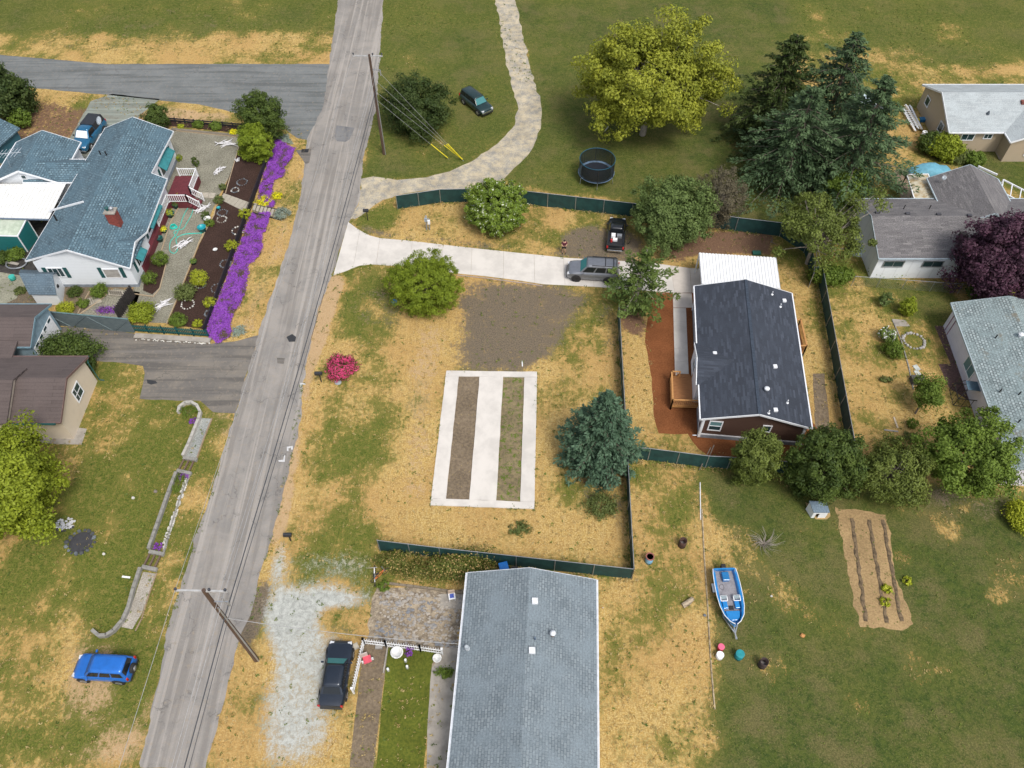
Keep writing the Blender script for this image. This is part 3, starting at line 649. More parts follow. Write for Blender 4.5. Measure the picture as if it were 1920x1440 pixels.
def gwin(root, Pt, d, s, a, b, z, w_, h, face, **kw):
    """window on a wall of a gable block: face 'end' (far end), 'start', 'left', 'right'"""
    e = .004
    if face == 'end': o, u, n = Pt(a + e, b, z), s, d
    elif face == 'start': o, u, n = Pt(a - e, b, z), -s, -d
    elif face == 'left': o, u, n = Pt(a, b + e, z), -d, s
    else: o, u, n = Pt(a, b - e, z), d, -s
    return window(root, o, u, n, w_, h, **kw)

sh_new = shingle('charcoal_shingle', (0.027, 0.033, 0.046), (0.085, 0.10, 0.135), (0.03, 0.036, 0.05), .8, .16, None, .004, .3, bias=-.45)
sh_blue = shingle('blue_shingle', (0.06, 0.105, 0.135), (0.165, 0.255, 0.305), (0.03, 0.048, 0.062), .36, .24, None, .04, 1.0)
sh_pale = shingle('pale_blue_shingle', (0.135, 0.165, 0.185), (0.205, 0.24, 0.26), (0.08, 0.10, 0.115), .34, .2, None, .022, .5)
sh_brown = shingle('brown_shingle', (0.08, 0.062, 0.058), (0.102, 0.08, 0.075), (0.055, 0.042, 0.04), 3.0, .3, None, .02, .3)
sh_grey = shingle('grey_shingle', (0.10, 0.095, 0.098), (0.20, 0.19, 0.188), (0.08, 0.074, 0.076), .8, .2, None, .01, 1.0)
sh_moss = shingle('weathered_pale_shingle', (0.17, 0.215, 0.22), (0.36, 0.42, 0.425), (0.09, 0.11, 0.115), .3, .24, (0.17, 0.16, 0.125), .04, 1.0)
sh_beige = shingle('light_grey_shingle', (0.29, 0.32, 0.33), (0.36, 0.39, 0.40), (0.2, 0.22, 0.23), .8, .25, None, .01, .5)
sid_white = siding('white_siding', (0.74, 0.77, 0.80), .2, .72, .03)
sid_brown = siding('brown_siding', (0.085, 0.048, 0.036), .2, .8, .02)
sid_beige = siding('beige_siding', (0.40, 0.325, 0.235), .3, .92, .05)
sid_cream = siding('cream_stucco', (0.62, 0.53, 0.42), 3.0, 1.0, .05)
sid_lilac = siding('pale_lilac_siding', (0.68, 0.66, 0.73), .35, .9, .1)
grey_skirt = M('grey_skirting', (0.25, 0.28, 0.32), .8)
deckwood = woodmat('cedar_deck', (0.24, 0.10, 0.035), (0.34, 0.155, 0.055), (1.0, 9, 9))
railwood = woodmat('cedar_rail', (0.40, 0.19, 0.06), (0.48, 0.25, 0.09), (1.5, 9, 9))

# --- new manufactured home
nh = thing('manufactured_home', 'new brown house with dark charcoal shingle roof and white trim', 'house', (20.3, 44.2, 0))
O_ = (21.28, 51.65); d_ = (-1.58, -15.01)
Pt, zf, s_, dd = gable(nh, O_, d_, 15.1, 4.45, 4.4, 3.0, 3.0, 4.3, sh_new, sid_brown, skirt=grey_skirt, corner=trim_white, cap=M('ridge_shingle', (0.04, 0.055, 0.08), .9))
gwin(nh, Pt, dd, s_, 14.8, -3.55, 1.15, 1.1, 1.35, 'end', rows=2, glass2=sky_glass)
gwin(nh, Pt, dd, s_, 14.8, .75, 1.55, .75, .95, 'end', rows=1)
gwin(nh, Pt, dd, s_, 13.2, -4.05, 1.1, .9, 1.3, 'right', rows=2)
gwin(nh, Pt, dd, s_, 2.6, -4.05, 1.1, 1.5, 1.3, 'right', cols=2)
gwin(nh, Pt, dd, s_, 5.4, -4.05, 1.1, 1.2, 1.3, 'right', cols=2)
gwin(nh, Pt, dd, s_, 9.0, 4.1, 1.1, 1.2, 1.3, 'left', cols=2)
dr = MB(); p0 = Pt(10.2, -4.06, .6); dr.beam(p0 + Vector((0, 0, 0)), p0 + Vector((0, 0, 2.0)), .92, .05); part('door', dr, trim_white, nh, True)
# entry cross gable on the west slope
def zroof(b): return zf(b)
a_n, a_s, a_m, ext = 7.0, 11.6, 9.3, -4.62; zp = 3.85; bw = -(zp and (4.3 - zp) / (4.3 - 3.0) * 4.4)
m = MB(); roof_faces(m, [([Pt(a_m, ext, zp), Pt(a_m, bw, zp), Pt(a_n, -4.4, 3.02), Pt(a_n, ext, 2.98)], s_), ([Pt(a_m, ext, zp), Pt(a_m, bw, zp), Pt(a_s, -4.4, 3.02), Pt(a_s, ext, 2.98)], s_)], .1); part('entry_roof', fix_uv(m), sh_new, nh, True)
m = MB(); e2 = ext + .12; m.add([Pt(a_n, e2, .5), Pt(a_s, e2, .5), Pt(a_s, e2, 2.86), Pt(a_m, e2, zp - .12), Pt(a_n, e2, 2.86)], [(0, 1, 2, 3, 4)]); m.add([Pt(a_n, e2, .5), Pt(a_n, -4.05, .5), Pt(a_n, -4.05, 2.9), Pt(a_n, e2, 2.86)], [(0, 1, 2, 3)]); m.add([Pt(a_s, e2, .5), Pt(a_s, -4.05, .5), Pt(a_s, -4.05, 2.9), Pt(a_s, e2, 2.86)], [(0, 1, 2, 3)])
part('entry_wall', m, siding('white_gable_siding', (0.72, 0.73, 0.76), .2, .8, .02), nh, True)
m = MB()
for q in (a_n, a_s): m.beam(Pt(a_m, ext - .03, zp - .06), Pt(q, ext - .03, 2.93), .06, .2)
part('entry_fascia', m, trim_white, nh, True)
window(nh, Pt(8.0, e2 - .005, 1.3), dd, -s_, 1.3, 1.2, cols=2)
nh_plane = lambda x, y: zf((Vector((x, y, 0)) - Vector((O_[0], O_[1], 0))).dot(s_))
vent_white = M('vent_white', (0.72, 0.74, 0.77), .5)
for (px, py) in ((1339.8, 664), (1452.7, 688.5), (1453.6, 770), (1470, 565)):
    x, y, z = on_plane(px, py, nh_plane); part('roof_vent', MB().box((x, y, z + .1), (.34, .34, .2)), vent_white, nh, True, .03)
x, y, z = on_plane(1436.4, 733, nh_plane); part('roof_vent', smooth(MB().lathe([(.12, -.1), (.12, .25), (.22, .26), (.22, .38), (.1, .44)], (x, y, z), 12)), vent_white, nh, True)
for (px, py) in ((1476, 755), (1441, 774.5), (1447.5, 552), (1463, 575)):
    x, y, z = on_plane(px, py, nh_plane); part('vent_pipe', MB().tube([(x, y, z - .05), (x, y, z + .35)], .045, 8).lathe([(.14, .0), (.06, .06)], (x, y, z), 8), vent_white, nh, True)
# downspouts
m = MB()
for a, b in ((14.75, -4.4), (14.75, 4.45), (.4, 4.45)): m.tube([tuple(Pt(a, b, 2.9)), tuple(Pt(a, b * .94, 2.6)), tuple(Pt(a, b * .94, .15)), tuple(Pt(a, b * 1.03, .1))], .045, 6)
part('downspout', m, trim_white, nh, True)

def deck(name, label, A, B, C, zf_, zr, boards=20, boardm=deckwood, railm=railwood, sides=('w', 's', 'n'), gapn=None):
    """A: nw corner, B: ne, C: sw (sighted on the floor plan)"""
    A, B, C = Vector((*A, 0)), Vector((*B, 0)), Vector((*C, 0)); u = (B - A); v = (C - A); t = thing(name, label, 'deck', tuple(A)); Z = Vector((0, 0, 1))
    for i in range(boards):
        a = A + v * ((i + .5) / boards); part('deck_board', MB().beam(a + Z * zf_, a + u + Z * (zf_ + .003 * (i % 3)), v.length / boards - .012, .03), boardm, t, True)
    fr = MB()
    for (p, q) in ((A, A + u), (A + v, A + u + v), (A, A + v), (A + u, A + u + v)): fr.beam(p + Z * (zf_ - .12), q + Z * (zf_ - .12), .05, .2)
    part('deck_frame', fr, railm, t, True)
    runs = {'w': (A, A + v), 's': (A + v, A + u + v), 'n': (A, A + u), 'e': (A + u, A + u + v)}
    for k in sides:
        p, q = runs[k]
        segs = [(p, q)] if not (k == 'n' and gapn) else [(p, p + (q - p) * gapn[0]), (p + (q - p) * gapn[1], q)]
        for (p, q) in segs:
            part('rail', MB().beam(p + Z * zr, q + Z * zr, .14, .04), railm, t, True); part('rail', MB().beam(p + Z * (zf_ + .1), q + Z * (zf_ + .1), .05, .06), railm, t, True)
            for e in (p, q): part('post', MB().beam(e + Z * 0, e + Z * (zr + .02), .1, .1), railm, t, True)
            nb = max(1, int((q - p).length / .16))
            for i in range(1, nb): e = p.lerp(q, i / nb); part('baluster', MB().beam(e + Z * (zf_ + .1), e + Z * zr, .04, .04), railm, t, True)
    return t, A, u, v
dk, A, u, v = deck('wooden_deck', 'cedar entry deck with railings on the walkway side of the new house', G(1258, 703, .9), G(1310, 704.5, .9), G(1260, 756, .9), .55, 1.4, 20, gapn=(.3, .78))
for i in range(2): part('step', MB().beam(A + u * .32 + Vector((0, .28 + .28 * i, .38 - .17 * i)), A + u * .76 + Vector((0, .28 + .28 * i, .38 - .17 * i)), .27, .05), deckwood, dk, True)
dk2, *_ = deck('wooden_deck', 'small cedar back porch on the fence side of the new house', G(1484, 601, 1.4), G(1501, 600, 1.4), G(1495, 650, 1.4), .6, 1.5, 14, sides=('e', 's', 'n'))
# --- carport
cpm = siding('white_metal_roof', (0.80, 0.82, 0.85), .3, 1, .01)
cp = thing('carport', 'white ribbed metal carport roof at the garage end of the new house', 'carport', (21.6, 54.6, 0))
c4 = [Vector((*G(1311, 474.5, 2.55), 2.55)), Vector((*G(1455, 483.5, 2.55), 2.55)), Vector((*G(1463, 541, 2.75), 2.75)), Vector((*G(1316, 533, 2.75), 2.75))]
m = MB(); N_ = 24
for i in range(N_):
    t0, t1 = i / N_, (i + .62) / N_; t2 = (i + 1) / N_; q = lambda t, k: (c4[0].lerp(c4[1], t) if k else c4[3].lerp(c4[2], t))
    up = Vector((0, 0, .07))
    for (s0, s1, e0, e1) in ((t0, t1, up, up), (t1, t1 + .06 / N_, up, Vector((0, 0, 0))), (t1 + .06 / N_, t2 - .06 / N_, Vector((0, 0, 0)), Vector((0, 0, 0))), (t2 - .06 / N_, t2, Vector((0, 0, 0)), up)):
        m.add([q(s0, 0) + e0, q(s1, 0) + e1, q(s1, 1) + e1, q(s0, 1) + e0, q(s0, 0) + e0 - up * .4, q(s1, 0) + e1 - up * .4, q(s1, 1) + e1 - up * .4, q(s0, 1) + e0 - up * .4], [(0, 1, 2, 3), (7, 6, 5, 4), (2, 6, 7, 3), (0, 4, 5, 1)])
part('metal_roof', m, white_paint, cp, True)
m = MB()
for (p, q) in ((0, 1), (1, 2), (3, 0)): m.beam(c4[p] - Vector((0, 0, .1)), c4[q] - Vector((0, 0, .1)), .08, .16)
part('roof_beam', m, trim_white, cp, True)
for q in (c4[0], c4[1], c4[2], c4[3]): part('post', MB().beam(Vector((q.x * .995 + .1, q.y - .1, 0)), Vector((q.x * .995 + .1, q.y - .1, q.z - .1)), .1, .1), trim_white, cp, True)

# --- white house with blue roof
teal = M('teal_paint', (0.012, 0.155, 0.165), .6); teal_d = M('dark_teal_paint', (0.01, 0.075, 0.075), .6); redsk = M('oxblood_paint', (0.13, 0.022, 0.03), .7); awn = M('teal_awning', (0.03, 0.20, 0.22), .7)
lh = thing('white_house', 'long white house with blue shingle roof, brick chimney and teal awnings', 'house', (-41, 65, 0))
zE = lambda x, y: 5.3 - .54 * (x + 41.05); zW = lambda x, y: 5.3 - .43 * (-41.05 - x)
rN, rS = (-41.0, 75.3, 5.3), (-41.1, 54.5, 5.3)
wN, wS = on_plane(197, 240, zW), on_plane(47, 489, zW)
e1, e2_, e3, e4, e5, e6 = [on_plane(p[0], p[1], zE) for p in ((325, 246), (283.5, 324.4), (313.3, 335.3), (274.5, 435.2), (262, 470), (243.8, 503))]
e5 = (e4[0], (e4[1] + e6[1]) / 2, zE(e4[0], 0)); pk = (e4[0] + .02, (e4[1] + e6[1]) / 2, 3.75); pw = (-41.05 + (5.3 - 3.75) / .54, pk[1], 3.75)
m = MB(); roof_faces(m, [([rN, rS, wS, wN], (0, 1)), ([rN, rS, e6, e4, e3, e2_, e1], (0, 1))]); roof_faces(m, [([pk, pw, (e6[0], e6[1], e6[2] + .01)], (1, 0)), ([pk, pw, (e4[0], e4[1], e4[2] + .01)], (1, 0))], .1)
part('roof', fix_uv(m), sh_blue, lh, True)
m = MB()
for (p, q) in ((rS, e6), (rS, wS), (wS, wN), (wN, rN), (rN, e1), (e1, e2_), (e2_, e3), (e3, e4), (pk, e6), (pk, e4)):
    m.beam(Vector(p) - Vector((0, 0, .08)), Vector(q) - Vector((0, 0, .08)), .06, .17)
part('fascia', m, trim_white, lh, True)
m = MB(); wx, ex, sy, ny = -45.3, e4[0] - .3, 54.95, 75.0
def wall(mb, p, q, zp_, zq, zm=None, m_=None, base=.35):
    vs = [(p[0], p[1], base), (q[0], q[1], base), (q[0], q[1], zq)]
    if zm: vs.append((m_[0], m_[1], zm))
    vs.append((p[0], p[1], zp_)); mb.add(vs, [tuple(range(len(vs)))])
yst = e3[1] - .1; ex2 = e1[0] - .45
wall(m, (wx, sy), (ex, sy), zW(wx, 0) - .15, zE(ex, 0) - .15, 5.15, (-41.05, sy)); wall(m, (ex, sy), (ex, e4[1]), zE(ex, 0) - .15, zE(ex, 0) - .15, 3.6, (ex, pk[1]))
wall(m, (ex, e4[1]), (ex - .35, e4[1]), 2.8, 2.9); wall(m, (ex - .35, e4[1]), (ex - .35, yst), zE(ex - .35, 0) - .15, zE(ex - .35, 0) - .15); wall(m, (ex - .35, yst), (ex2, yst), zE(ex - .35, 0) - .15, zE(ex2, 0) - .15)
wall(m, (ex2, yst), (ex2, ny), zE(ex2, 0) - .15, zE(ex2, 0) - .15); wall(m, (ex2, ny), (wx, ny), zE(ex2, 0) - .15, zW(wx, 0) - .15, 5.15, (-41.05, ny)); wall(m, (wx, ny), (wx, sy), zW(wx, 0) - .15, zW(wx, 0) - .15)
part('wall', m, sid_white, lh, True)
m = MB()
for (p, q) in (((wx, sy), (ex, sy)), ((ex, sy), (ex, e4[1])), ((ex2, yst), (ex2, ny)), ((wx, ny), (wx, sy)), ((ex - .35, yst), (ex2, yst))): m.beam(Vector((*p, .18)), Vector((*q, .18)), .06, .36)
part('foundation', m, grey_skirt, lh, True)
sE, sS = (0, 1), (1, 0)
window(lh, (wx + .9, sy - .005, 1.35), (1, 0), (0, -1), 1.5, 1.25, cols=3); window(lh, (ex - 2.7, sy - .005, 1.2), (1, 0), (0, -1), 1.6, 1.25, glass=M('drawn_blind', (0.36, 0.34, 0.31), .8))
for x0 in (wx + .45, wx + 2.45, ex - 3.1, ex - 1.05): part('shutter', MB().beam(Vector((x0 + .2, sy - .03, 1.3)), Vector((x0 + .2, sy - .03, 2.6)), .05, .36), teal_d, lh, True)
def awning(y0, y1, x, z):
    window(lh, (x + .005, y0 + .1, 1.1), (0, 1), (1, 0), y1 - y0 - .2, 1.45, cols=3)
    a = MB().add([(x, y0, z), (x, y1, z), (x + .75, y1, z - .55), (x + .75, y0, z - .55), (x, y0, z - .03), (x, y1, z - .03), (x + .75, y1, z - .68), (x + .75, y0, z - .68)], [(0, 3, 2, 1), (4, 5, 6, 7), (3, 7, 6, 2), (0, 4, 7, 3), (1, 2, 6, 5)]); part('awning', a, awn, lh, True)
    for yy in (y0 - .3, y1 + .3): part('shutter', MB().beam(Vector((x + .03, yy, 1.05)), Vector((x + .03, yy, 2.5)), .36, .05), teal_d, lh, True)
awning(70.2, 73.6, ex2, 2.75); awning(61.1, 64.6, ex - .35, 2.6); awning(56.3, 57.9, ex, 2.7)
# chimney
chb = M('chimney_brick', (0.25, 0.055, 0.04), .85, var=.2, scale=6)
cx, cy, cz = on_plane(218, 418, zE); m = MB().box((cx, cy, cz + .45), (.95, .8, 2.0)); ch = part('chimney', m, chb, lh, True)
g = MB().box((cx, cy, cz + 1.5), (1.1, .95, .12)); g.shift(tuple(-q for q in lh.location)); link('chimney_cap', g.mesh('chimney_cap', conc_old), ch)
for i, (dx, rr, mt) in enumerate(((-.22, .16, teal_d), (.2, .17, galv))):
    g = MB().lathe([(rr * .8, 0), (rr * .8, .25), (rr * 1.25, .26), (rr * 1.25, .34), (.03, .45)], (cx + dx, cy, cz + 1.56), 12); g.shift(tuple(-q for q in lh.location)); link('flue', g.mesh('flue', mt), ch)
for (px, py) in ((189, 286), (200, 287)): x, y, z = on_plane(px, py + 4, zW); part('vent_pipe', MB().tube([(x, y, z - .1), (x, y, z + .5)], .07, 8), black_plastic, lh, True)
x, y, z = on_plane(107, 414, zW); part('vent_pipe', MB().tube([(x, y, z - .1), (x, y, z + .75)], .09, 8), black_plastic, lh, True)
a, b = on_plane(93, 397, zW), on_plane(157, 380, zW); part('roof_flashing', MB().beam(Vector(a) + Vector((0, 0, .1)), Vector(b) + Vector((0, 0, .12)), .12, .16), trim_white, lh, True)
# nw wing and link
Pw, zw, sw, dw = gable(lh, (-50.7, 74.0), (0, -1), 6.9, 3.5, 3.5, 3.0, 3.0, 4.5, sh_blue, sid_white, rname='wing_roof')
gwin(lh, Pw, dw, sw, 6.6, -.3, 3.2, .6, .6, 'end'); gwin(lh, Pw, dw, sw, 4.6, 3.15, 1.2, 1.2, 1.2, 'left', cols=2)
gable(lh, (-50.9, 69.1), (1, 0), 7.6, 1.8, 2.0, 3.05, 3.05, 4.05, sh_blue, sid_white, rname='link_roof', ohg=.02)
# patio cover
m = MB(); pc = [(-46.6, 67.0), (-46.4, 61.7), (-58, 62.2), (-58, 67.4)]
for i in range(30):
    x0 = -46.45 - i * .385; m.beam(Vector((x0 - .19, 61.75 + i * .01, 2.72)), Vector((x0 - .19, 67.0, 2.88)), .37, .03); m.beam(Vector((x0, 61.75 + i * .01, 2.76)), Vector((x0, 67.0, 2.92)), .03, .05)
pco = thing('patio_cover', 'flat white ribbed patio roof behind the white house', 'patio cover', (-50, 64, 0)); part('roof_panel', m, M('white_aluminium', (0.70, 0.70, 0.68), .5, var=.04, scale=1.2), pco, True)
part('gutter', MB().beam(Vector((-46.4, 61.65, 2.7)), Vector((-58, 62.1, 2.7)), .12, .12), M('slate_gutter', (0.15, 0.2, 0.27), .6), pco, True)
for x0 in (-46.6, -50, -54): part('post', MB().beam(Vector((x0, 61.9, 0)), Vector((x0, 61.9, 2.7)), .1, .1), trim_white, pco, True)
sheet('patio_pavement', [(-46.3, 56), (-46.3, 67), (-58, 67), (-58, 60), (-51, 57)], M('dark_patio_paving', (0.055, 0.05, 0.045), .9, var=.3), .01, .03, px=False)  # dark paving colour over the whole patio sheet, mottled at random
# teal greenhouse shed
ts = thing('teal_shed', 'teal shed with a translucent mossy panel roof beside the patio cover', 'shed', (*G(15, 450, 0), 0))
q = [Vector((*G(-60, 408, 2.6), 2.6)), Vector((*G(50, 410, 2.6), 2.6)), Vector((*G(33, 443, 2.1), 2.1)), Vector((*G(-60, 440, 2.1), 2.1))]
m = MB(); roof_faces(m, [(q, (1, 0))], .06); part('roof_panel', fix_uv(m), loose('mossy_plastic', (0.36, 0.42, 0.33), (0.48, 0.53, 0.44), None, 1.5), ts, True)
m = MB(); b3 = [Vector((p.x, p.y, 0)) for p in q]
for i in (1, 2): j = (i + 1) % 4; m.add([b3[i], b3[j], q[j] - Vector((0, 0, .07)), q[i] - Vector((0, 0, .07))], [(0, 1, 2, 3)])
part('wall', m, siding('teal_boards', (0.012, 0.135, 0.135), .4, .8, .1), ts, True)
m = MB()
for i in (0, 1, 2): m.beam(q[i], q[i + 1], .09, .1)
m.beam(q[2], b3[2] + Vector((.0, 0, 0)), .09, .09); m.beam(q[1], b3[1], .09, .09); part('frame', m, trim_white, ts, True)
# small white shed
ss = thing('garden_shed', 'small white gabled shed with blue shingles beside the gravel yard', 'shed', (*G(85, 545, 0), 0))
r0, r1 = Vector((*G(35, 512, 2.7), 2.7)), Vector((*G(98.4, 514, 2.7), 2.7)); s0, s1 = Vector((*G(54, 551.7, 1.55), 1.55)), Vector((*G(105.6, 552.6, 1.55), 1.55))
n0, n1 = r0 * 2 - s0, r1 * 2 - s1; n0.z = n1.z = 1.55
m = MB(); roof_faces(m, [([r0, r1, s1, s0], (1, 0)), ([r0, r1, n1, n0], (1, 0))], .08); part('roof', fix_uv(m), shingle('slate_shingle', (0.075, 0.11, 0.14), (0.13, 0.175, 0.21), (0.04, 0.06, 0.075), .3, .22, None, .025, .6), ss, True)
m = MB(); k = Vector((-.1, 0, 0)); up = Vector((0, .12, 0))
gb = lambda a: Vector((a.x, a.y, 0))
for (a, b, c, kk) in ((s1, n1, r1, k), (s0, n0, r0, -k)):
    m.add([gb(a) + kk + up, gb(b) + kk - up, b + kk - up - Vector((0, 0, .02)), c + kk - Vector((0, 0, .08)), a + kk + up - Vector((0, 0, .02))], [(0, 1, 2, 3, 4)])
m.add([gb(s0) + up - k, gb(s1) + up + k, s1 + up + k, s0 + up - k], [(0, 1, 2, 3)]); m.add([gb(n0) - up - k, gb(n1) - up + k, n1 - up + k, n0 - up - k], [(0, 1, 2, 3)])
part('wall', m, sid_white, ss, True)
g = MB().box(tuple(s1 * .6 + n1 * .4 + Vector((-.06, 0, -.15))), (.06, .35, .3)); part('vent', g, black_plastic, ss, True)
# deck of the white house
dx0, dx1 = ex2, ex2 + 3.1
pd = thing('porch', 'dark red front porch with white railings on the white house', 'porch', (dx1 - 1, 68.5, 0))
for i in range(13):
    x0 = ex - .33 + i * .2
    part('deck_board', MB().beam(Vector((x0 + .1, 66.6, .8)), Vector((x0 + .1, yst if i < 0 else 71.0 if i > -1 else 68, .8)), .19, .04), redsk, pd, True)
m = MB().box((ex - .35 + 1.3, 68.8, .39), (2.6, 4.38, .76)); part('deck_base', m, redsk, pd, True)
m = MB().box((ex - .05, 61.7, .42), (.5, 9.6, .84)); part('skirting', m, redsk, lh, True)
m = MB()
for i in range(3): m.box((ex + 2.3 + .3 * i + .15, 66.0 + .0 * i + .95, .62 - .2 * i - .1), (.3, 1.5, .16))
part('step', m, redsk, pd, True)
def white_rail(parent, p, q, h=.95, solid=False):
    p, q = Vector(p), Vector(q); Z = Vector((0, 0, 1)); L = (q - p).length
    part('rail', MB().beam(p + Z * h, q + Z * h, .09, .06), white_paint, parent, True); part('rail', MB().beam(p + Z * .12, q + Z * .12, .05, .05), white_paint, parent, True)
    for e in (p, q): part('post', MB().beam(e, e + Z * (h + .12), .11, .11), white_paint, parent, True)
    n = max(2, int(L / .22))
    for i in range(1, n): e = p.lerp(q, i / n); part('baluster', MB().beam(e + Z * .12, e + Z * h, .05, .05), white_paint, parent, True)
X2 = ex + 2.2
white_rail(pd, (X2, 70.95, .82), (X2, 67.9, .82)); white_rail(pd, (ex + .2, 71, .82), (X2, 71, .82)); white_rail(pd, (X2, 67.9, .82), (X2 + 1.2, 67.7, .1)); white_rail(pd, (X2, 66.6, .82), (X2 + 1.2, 66.4, .1)); white_rail(pd, (X2, 66.6, .82), (ex + .2, 66.6, .82)); white_rail(pd, (ex + .15, 66.6, .82), (ex + .15, 62.8, .82))

# --- corner outbuilding top left
cs = thing('corner_shed', 'small outbuilding with dark blue roof at the top left corner', 'shed', (*G(0, 260, 0), 0))
gable(cs, G(0, 222, 3.0), (-.3, -1), 4.2, 2.2, 2.6, 2.2, 2.2, 3.0, sh_blue, siding('teal_wall', (0.03, 0.12, 0.16), .2, .8), fascia=False)
# --- brown roofed house
bh = thing('brown_roofed_house', 'cream gabled house with brown roof and attached garage at the left border', 'house', (-40, 42, 0)); green_tr = M('green_gutter', (0.015, 0.09, 0.085), .5); wt = M('blue_grey_trim', (0.16, 0.26, 0.31), .6)
Pg, zg, sg, dg = gable(bh, (-41.9, 47.2), (-1, 0), 18, 2.45, 2.6, 3.0, 3.0, 4.1, sh_brown, M('blue_grey_wall', (0.24, 0.34, 0.4), .7), trim=wt, rname='garage_roof', ohg=.25)
x0 = -42.13
gd = MB()
for j in range(4): gd.box((x0 + .04, 47.12, .32 + .56 * j), (.06, 3.9, .54))
part('garage_door', gd, white_paint, bh, True)
for i in range(4): part('garage_window', MB().box((x0 + .08, 45.7 + i * .95, 2.15), (.03, .5, .24)), dark_glass, bh, True)
Pm, zm_, sm_, dm_ = gable(bh, (-36.55, 40.15), (-1, 0), 24, 3.35, 3.5, 3.0, 3.0, 4.5, sh_brown, sid_cream, trim=M('brown_trim', (0.16, 0.10, 0.09), .6), rname='roof')
gwin(bh, Pm, dm_, sm_, .28, .25, 1.3, 1.3, 1.5, 'start', cols=1, rows=2)
m = MB()
for i in (1, 2): m.beam(Vector((-36.77, 40.0 - .25 + .43 * i - .25, 1.3)), Vector((-36.77, 40.0 - .25 + .43 * i - .25, 2.8)), .03, .03)
part('window_grille', m, trim_white, bh, True)
m = MB(); roof_faces(m, [([(-40.5, 39.6, 4.95), (-60, 39.6, 4.95), (-60, 36.3, 3.45), (-40.5, 36.3, 3.45)], (1, 0)), ([(-40.5, 39.6, 4.95), (-60, 39.6, 4.95), (-60, 41.5, 4.1), (-40.5, 41.5, 4.1)], (1, 0))]); part('upper_roof', fix_uv(m), sh_brown, bh, True)
m = MB().add([(-40.7, 36.6, 2.9), (-40.7, 41.2, 4.0), (-40.7, 39.6, 4.8), (-40.7, 36.6, 3.4)], [(0, 1, 2, 3)]).add([(-40.7, 36.6, 0), (-60, 36.6, 0), (-60, 36.6, 3.4), (-40.7, 36.6, 3.4)], [(3, 2, 1, 0)]); part('upper_wall', m, sid_cream, bh, True)
m = MB(); roof_faces(m, [([(-43.0, 43.4, 3.1), (-60, 43.4, 3.1), (-60, 45.1, 3.35), (-43.0, 45.1, 3.35)], (1, 0))]); part('link_roof', fix_uv(m), sh_brown, bh, True)
part('gutter', MB().beam(Vector((-36.5, 43.7, 2.93)), Vector((-43, 43.7, 2.93)), .12, .12), green_tr, bh, True); part('gutter', MB().beam(Vector((-36.9, 36.6, 2.95)), Vector((-40.4, 36.6, 2.95)), .12, .12), green_tr, bh, True)
m = MB().tube([(-36.6, 43.55, 2.9), (-36.6, 43.3, 2.6), (-36.6, 43.3, .2), (-36.2, 43.3, .1)], .05, 6); part('downspout', m, green_tr, bh, True)
# --- bottom house
gh = thing('blue_roofed_house', 'house with pale blue shingle roof and two square vents at the lower border', 'house', (1, 18, 0))
Ob, db = (1.25, 23.6), (-.41, -7.04)
Pb, zb, sb_, dbb = gable(gh, Ob, db, 15.5, 4.72, 4.42, 2.8, 2.8, 4.2, sh_pale, sid_white, trim=M('pale_fascia', (0.55, 0.58, 0.62), .5))
gz = lambda x, y: zb((Vector((x, y, 0)) - Vector((*Ob, 0))).dot(sb_))
for (px, py) in ((1002.9, 1128), (997.6, 1220.6)): x, y, z = on_plane(px, py, gz); part('roof_vent', MB().box((x, y, z + .1), (.42, .42, .24)), vent_white, gh, True, .03)
x, y, z = on_plane(1036, 1192, gz); part('chimney_pipe', smooth(MB().tube([(x, y, z - .1), (x, y, z + .5)], .11, 10)), M('rusty_pipe', (0.3, 0.17, 0.11), .8), gh, True); part('chimney_cap', smooth(MB().lathe([(.2, .42), (.2, .55), (.05, .66)], (x, y, z), 12)), vent_white, gh, True)
x, y, z = on_plane(1003, 1199, gz); part('vent_pipe', MB().tube([(x, y, z - .1), (x, y, z + .35)], .06, 8), M('blue_pipe', (0.1, 0.14, 0.2), .6), gh, True)
for bb in (4.8, -4.5): part('gutter', MB().beam(Pb(-.02, bb, 2.74), Pb(15.5, bb, 2.74), .12, .12), trim_white, gh, True)
# --- grey roofed house right
rh = thing('grey_roofed_house', 'white sided house with weathered grey shingle roof behind the purple tree', 'house', (43, 60, 0))
dkr = dict(trim=M('bluish_fascia', (0.42, 0.5, 0.55), .5))
Pr, zr_, sr_, dr_ = gable(rh, (35.0, 60.2), (1, 0), 19, 4.3, 4.4, 3.0, 3.0, 4.45, sh_grey, siding('white_board_siding', (0.78, 0.81, 0.84), 1.2, .85, .06, False), **dkr)
Pn, zn, sn, dn = gable(rh, (46.95, 67.5), (-.02, -1), 7.5, 3.65, 3.65, 3.2, 3.2, 4.95, sh_grey, siding('white_board_siding', (0.78, 0.81, 0.84), 1.2, .85, .06, False), rname='wing_roof', **dkr)
gwin(rh, Pr, dr_, sr_, .9, -4.07, 1.55, 2.0, .8, 'right', cols=2, frame=galv); gwin(rh, Pr, dr_, sr_, 4.7, -4.07, 1.55, 2.0, .8, 'right', cols=2, frame=galv)
gz = lambda x, y: zr_(y - 60.2)
for (px, py) in ((1644.5, 399.5), (1701.5, 401.5), (1759.5, 403), (1817, 405), (1853, 406)): x, y, z = on_plane(px, py, gz); part('roof_vent', MB().box((x, y, z + .08), (.4, .3, .18)), M('vent_grey', (0.06, 0.06, 0.07), .7), rh, True)
for (px, py) in ((1694, 392), (1742, 392)): x, y, z = on_plane(px, py, gz); part('vent_pipe', MB().tube([(x, y, z - .1), (x, y, z + .5)], .05, 6), black_plastic, rh, True)
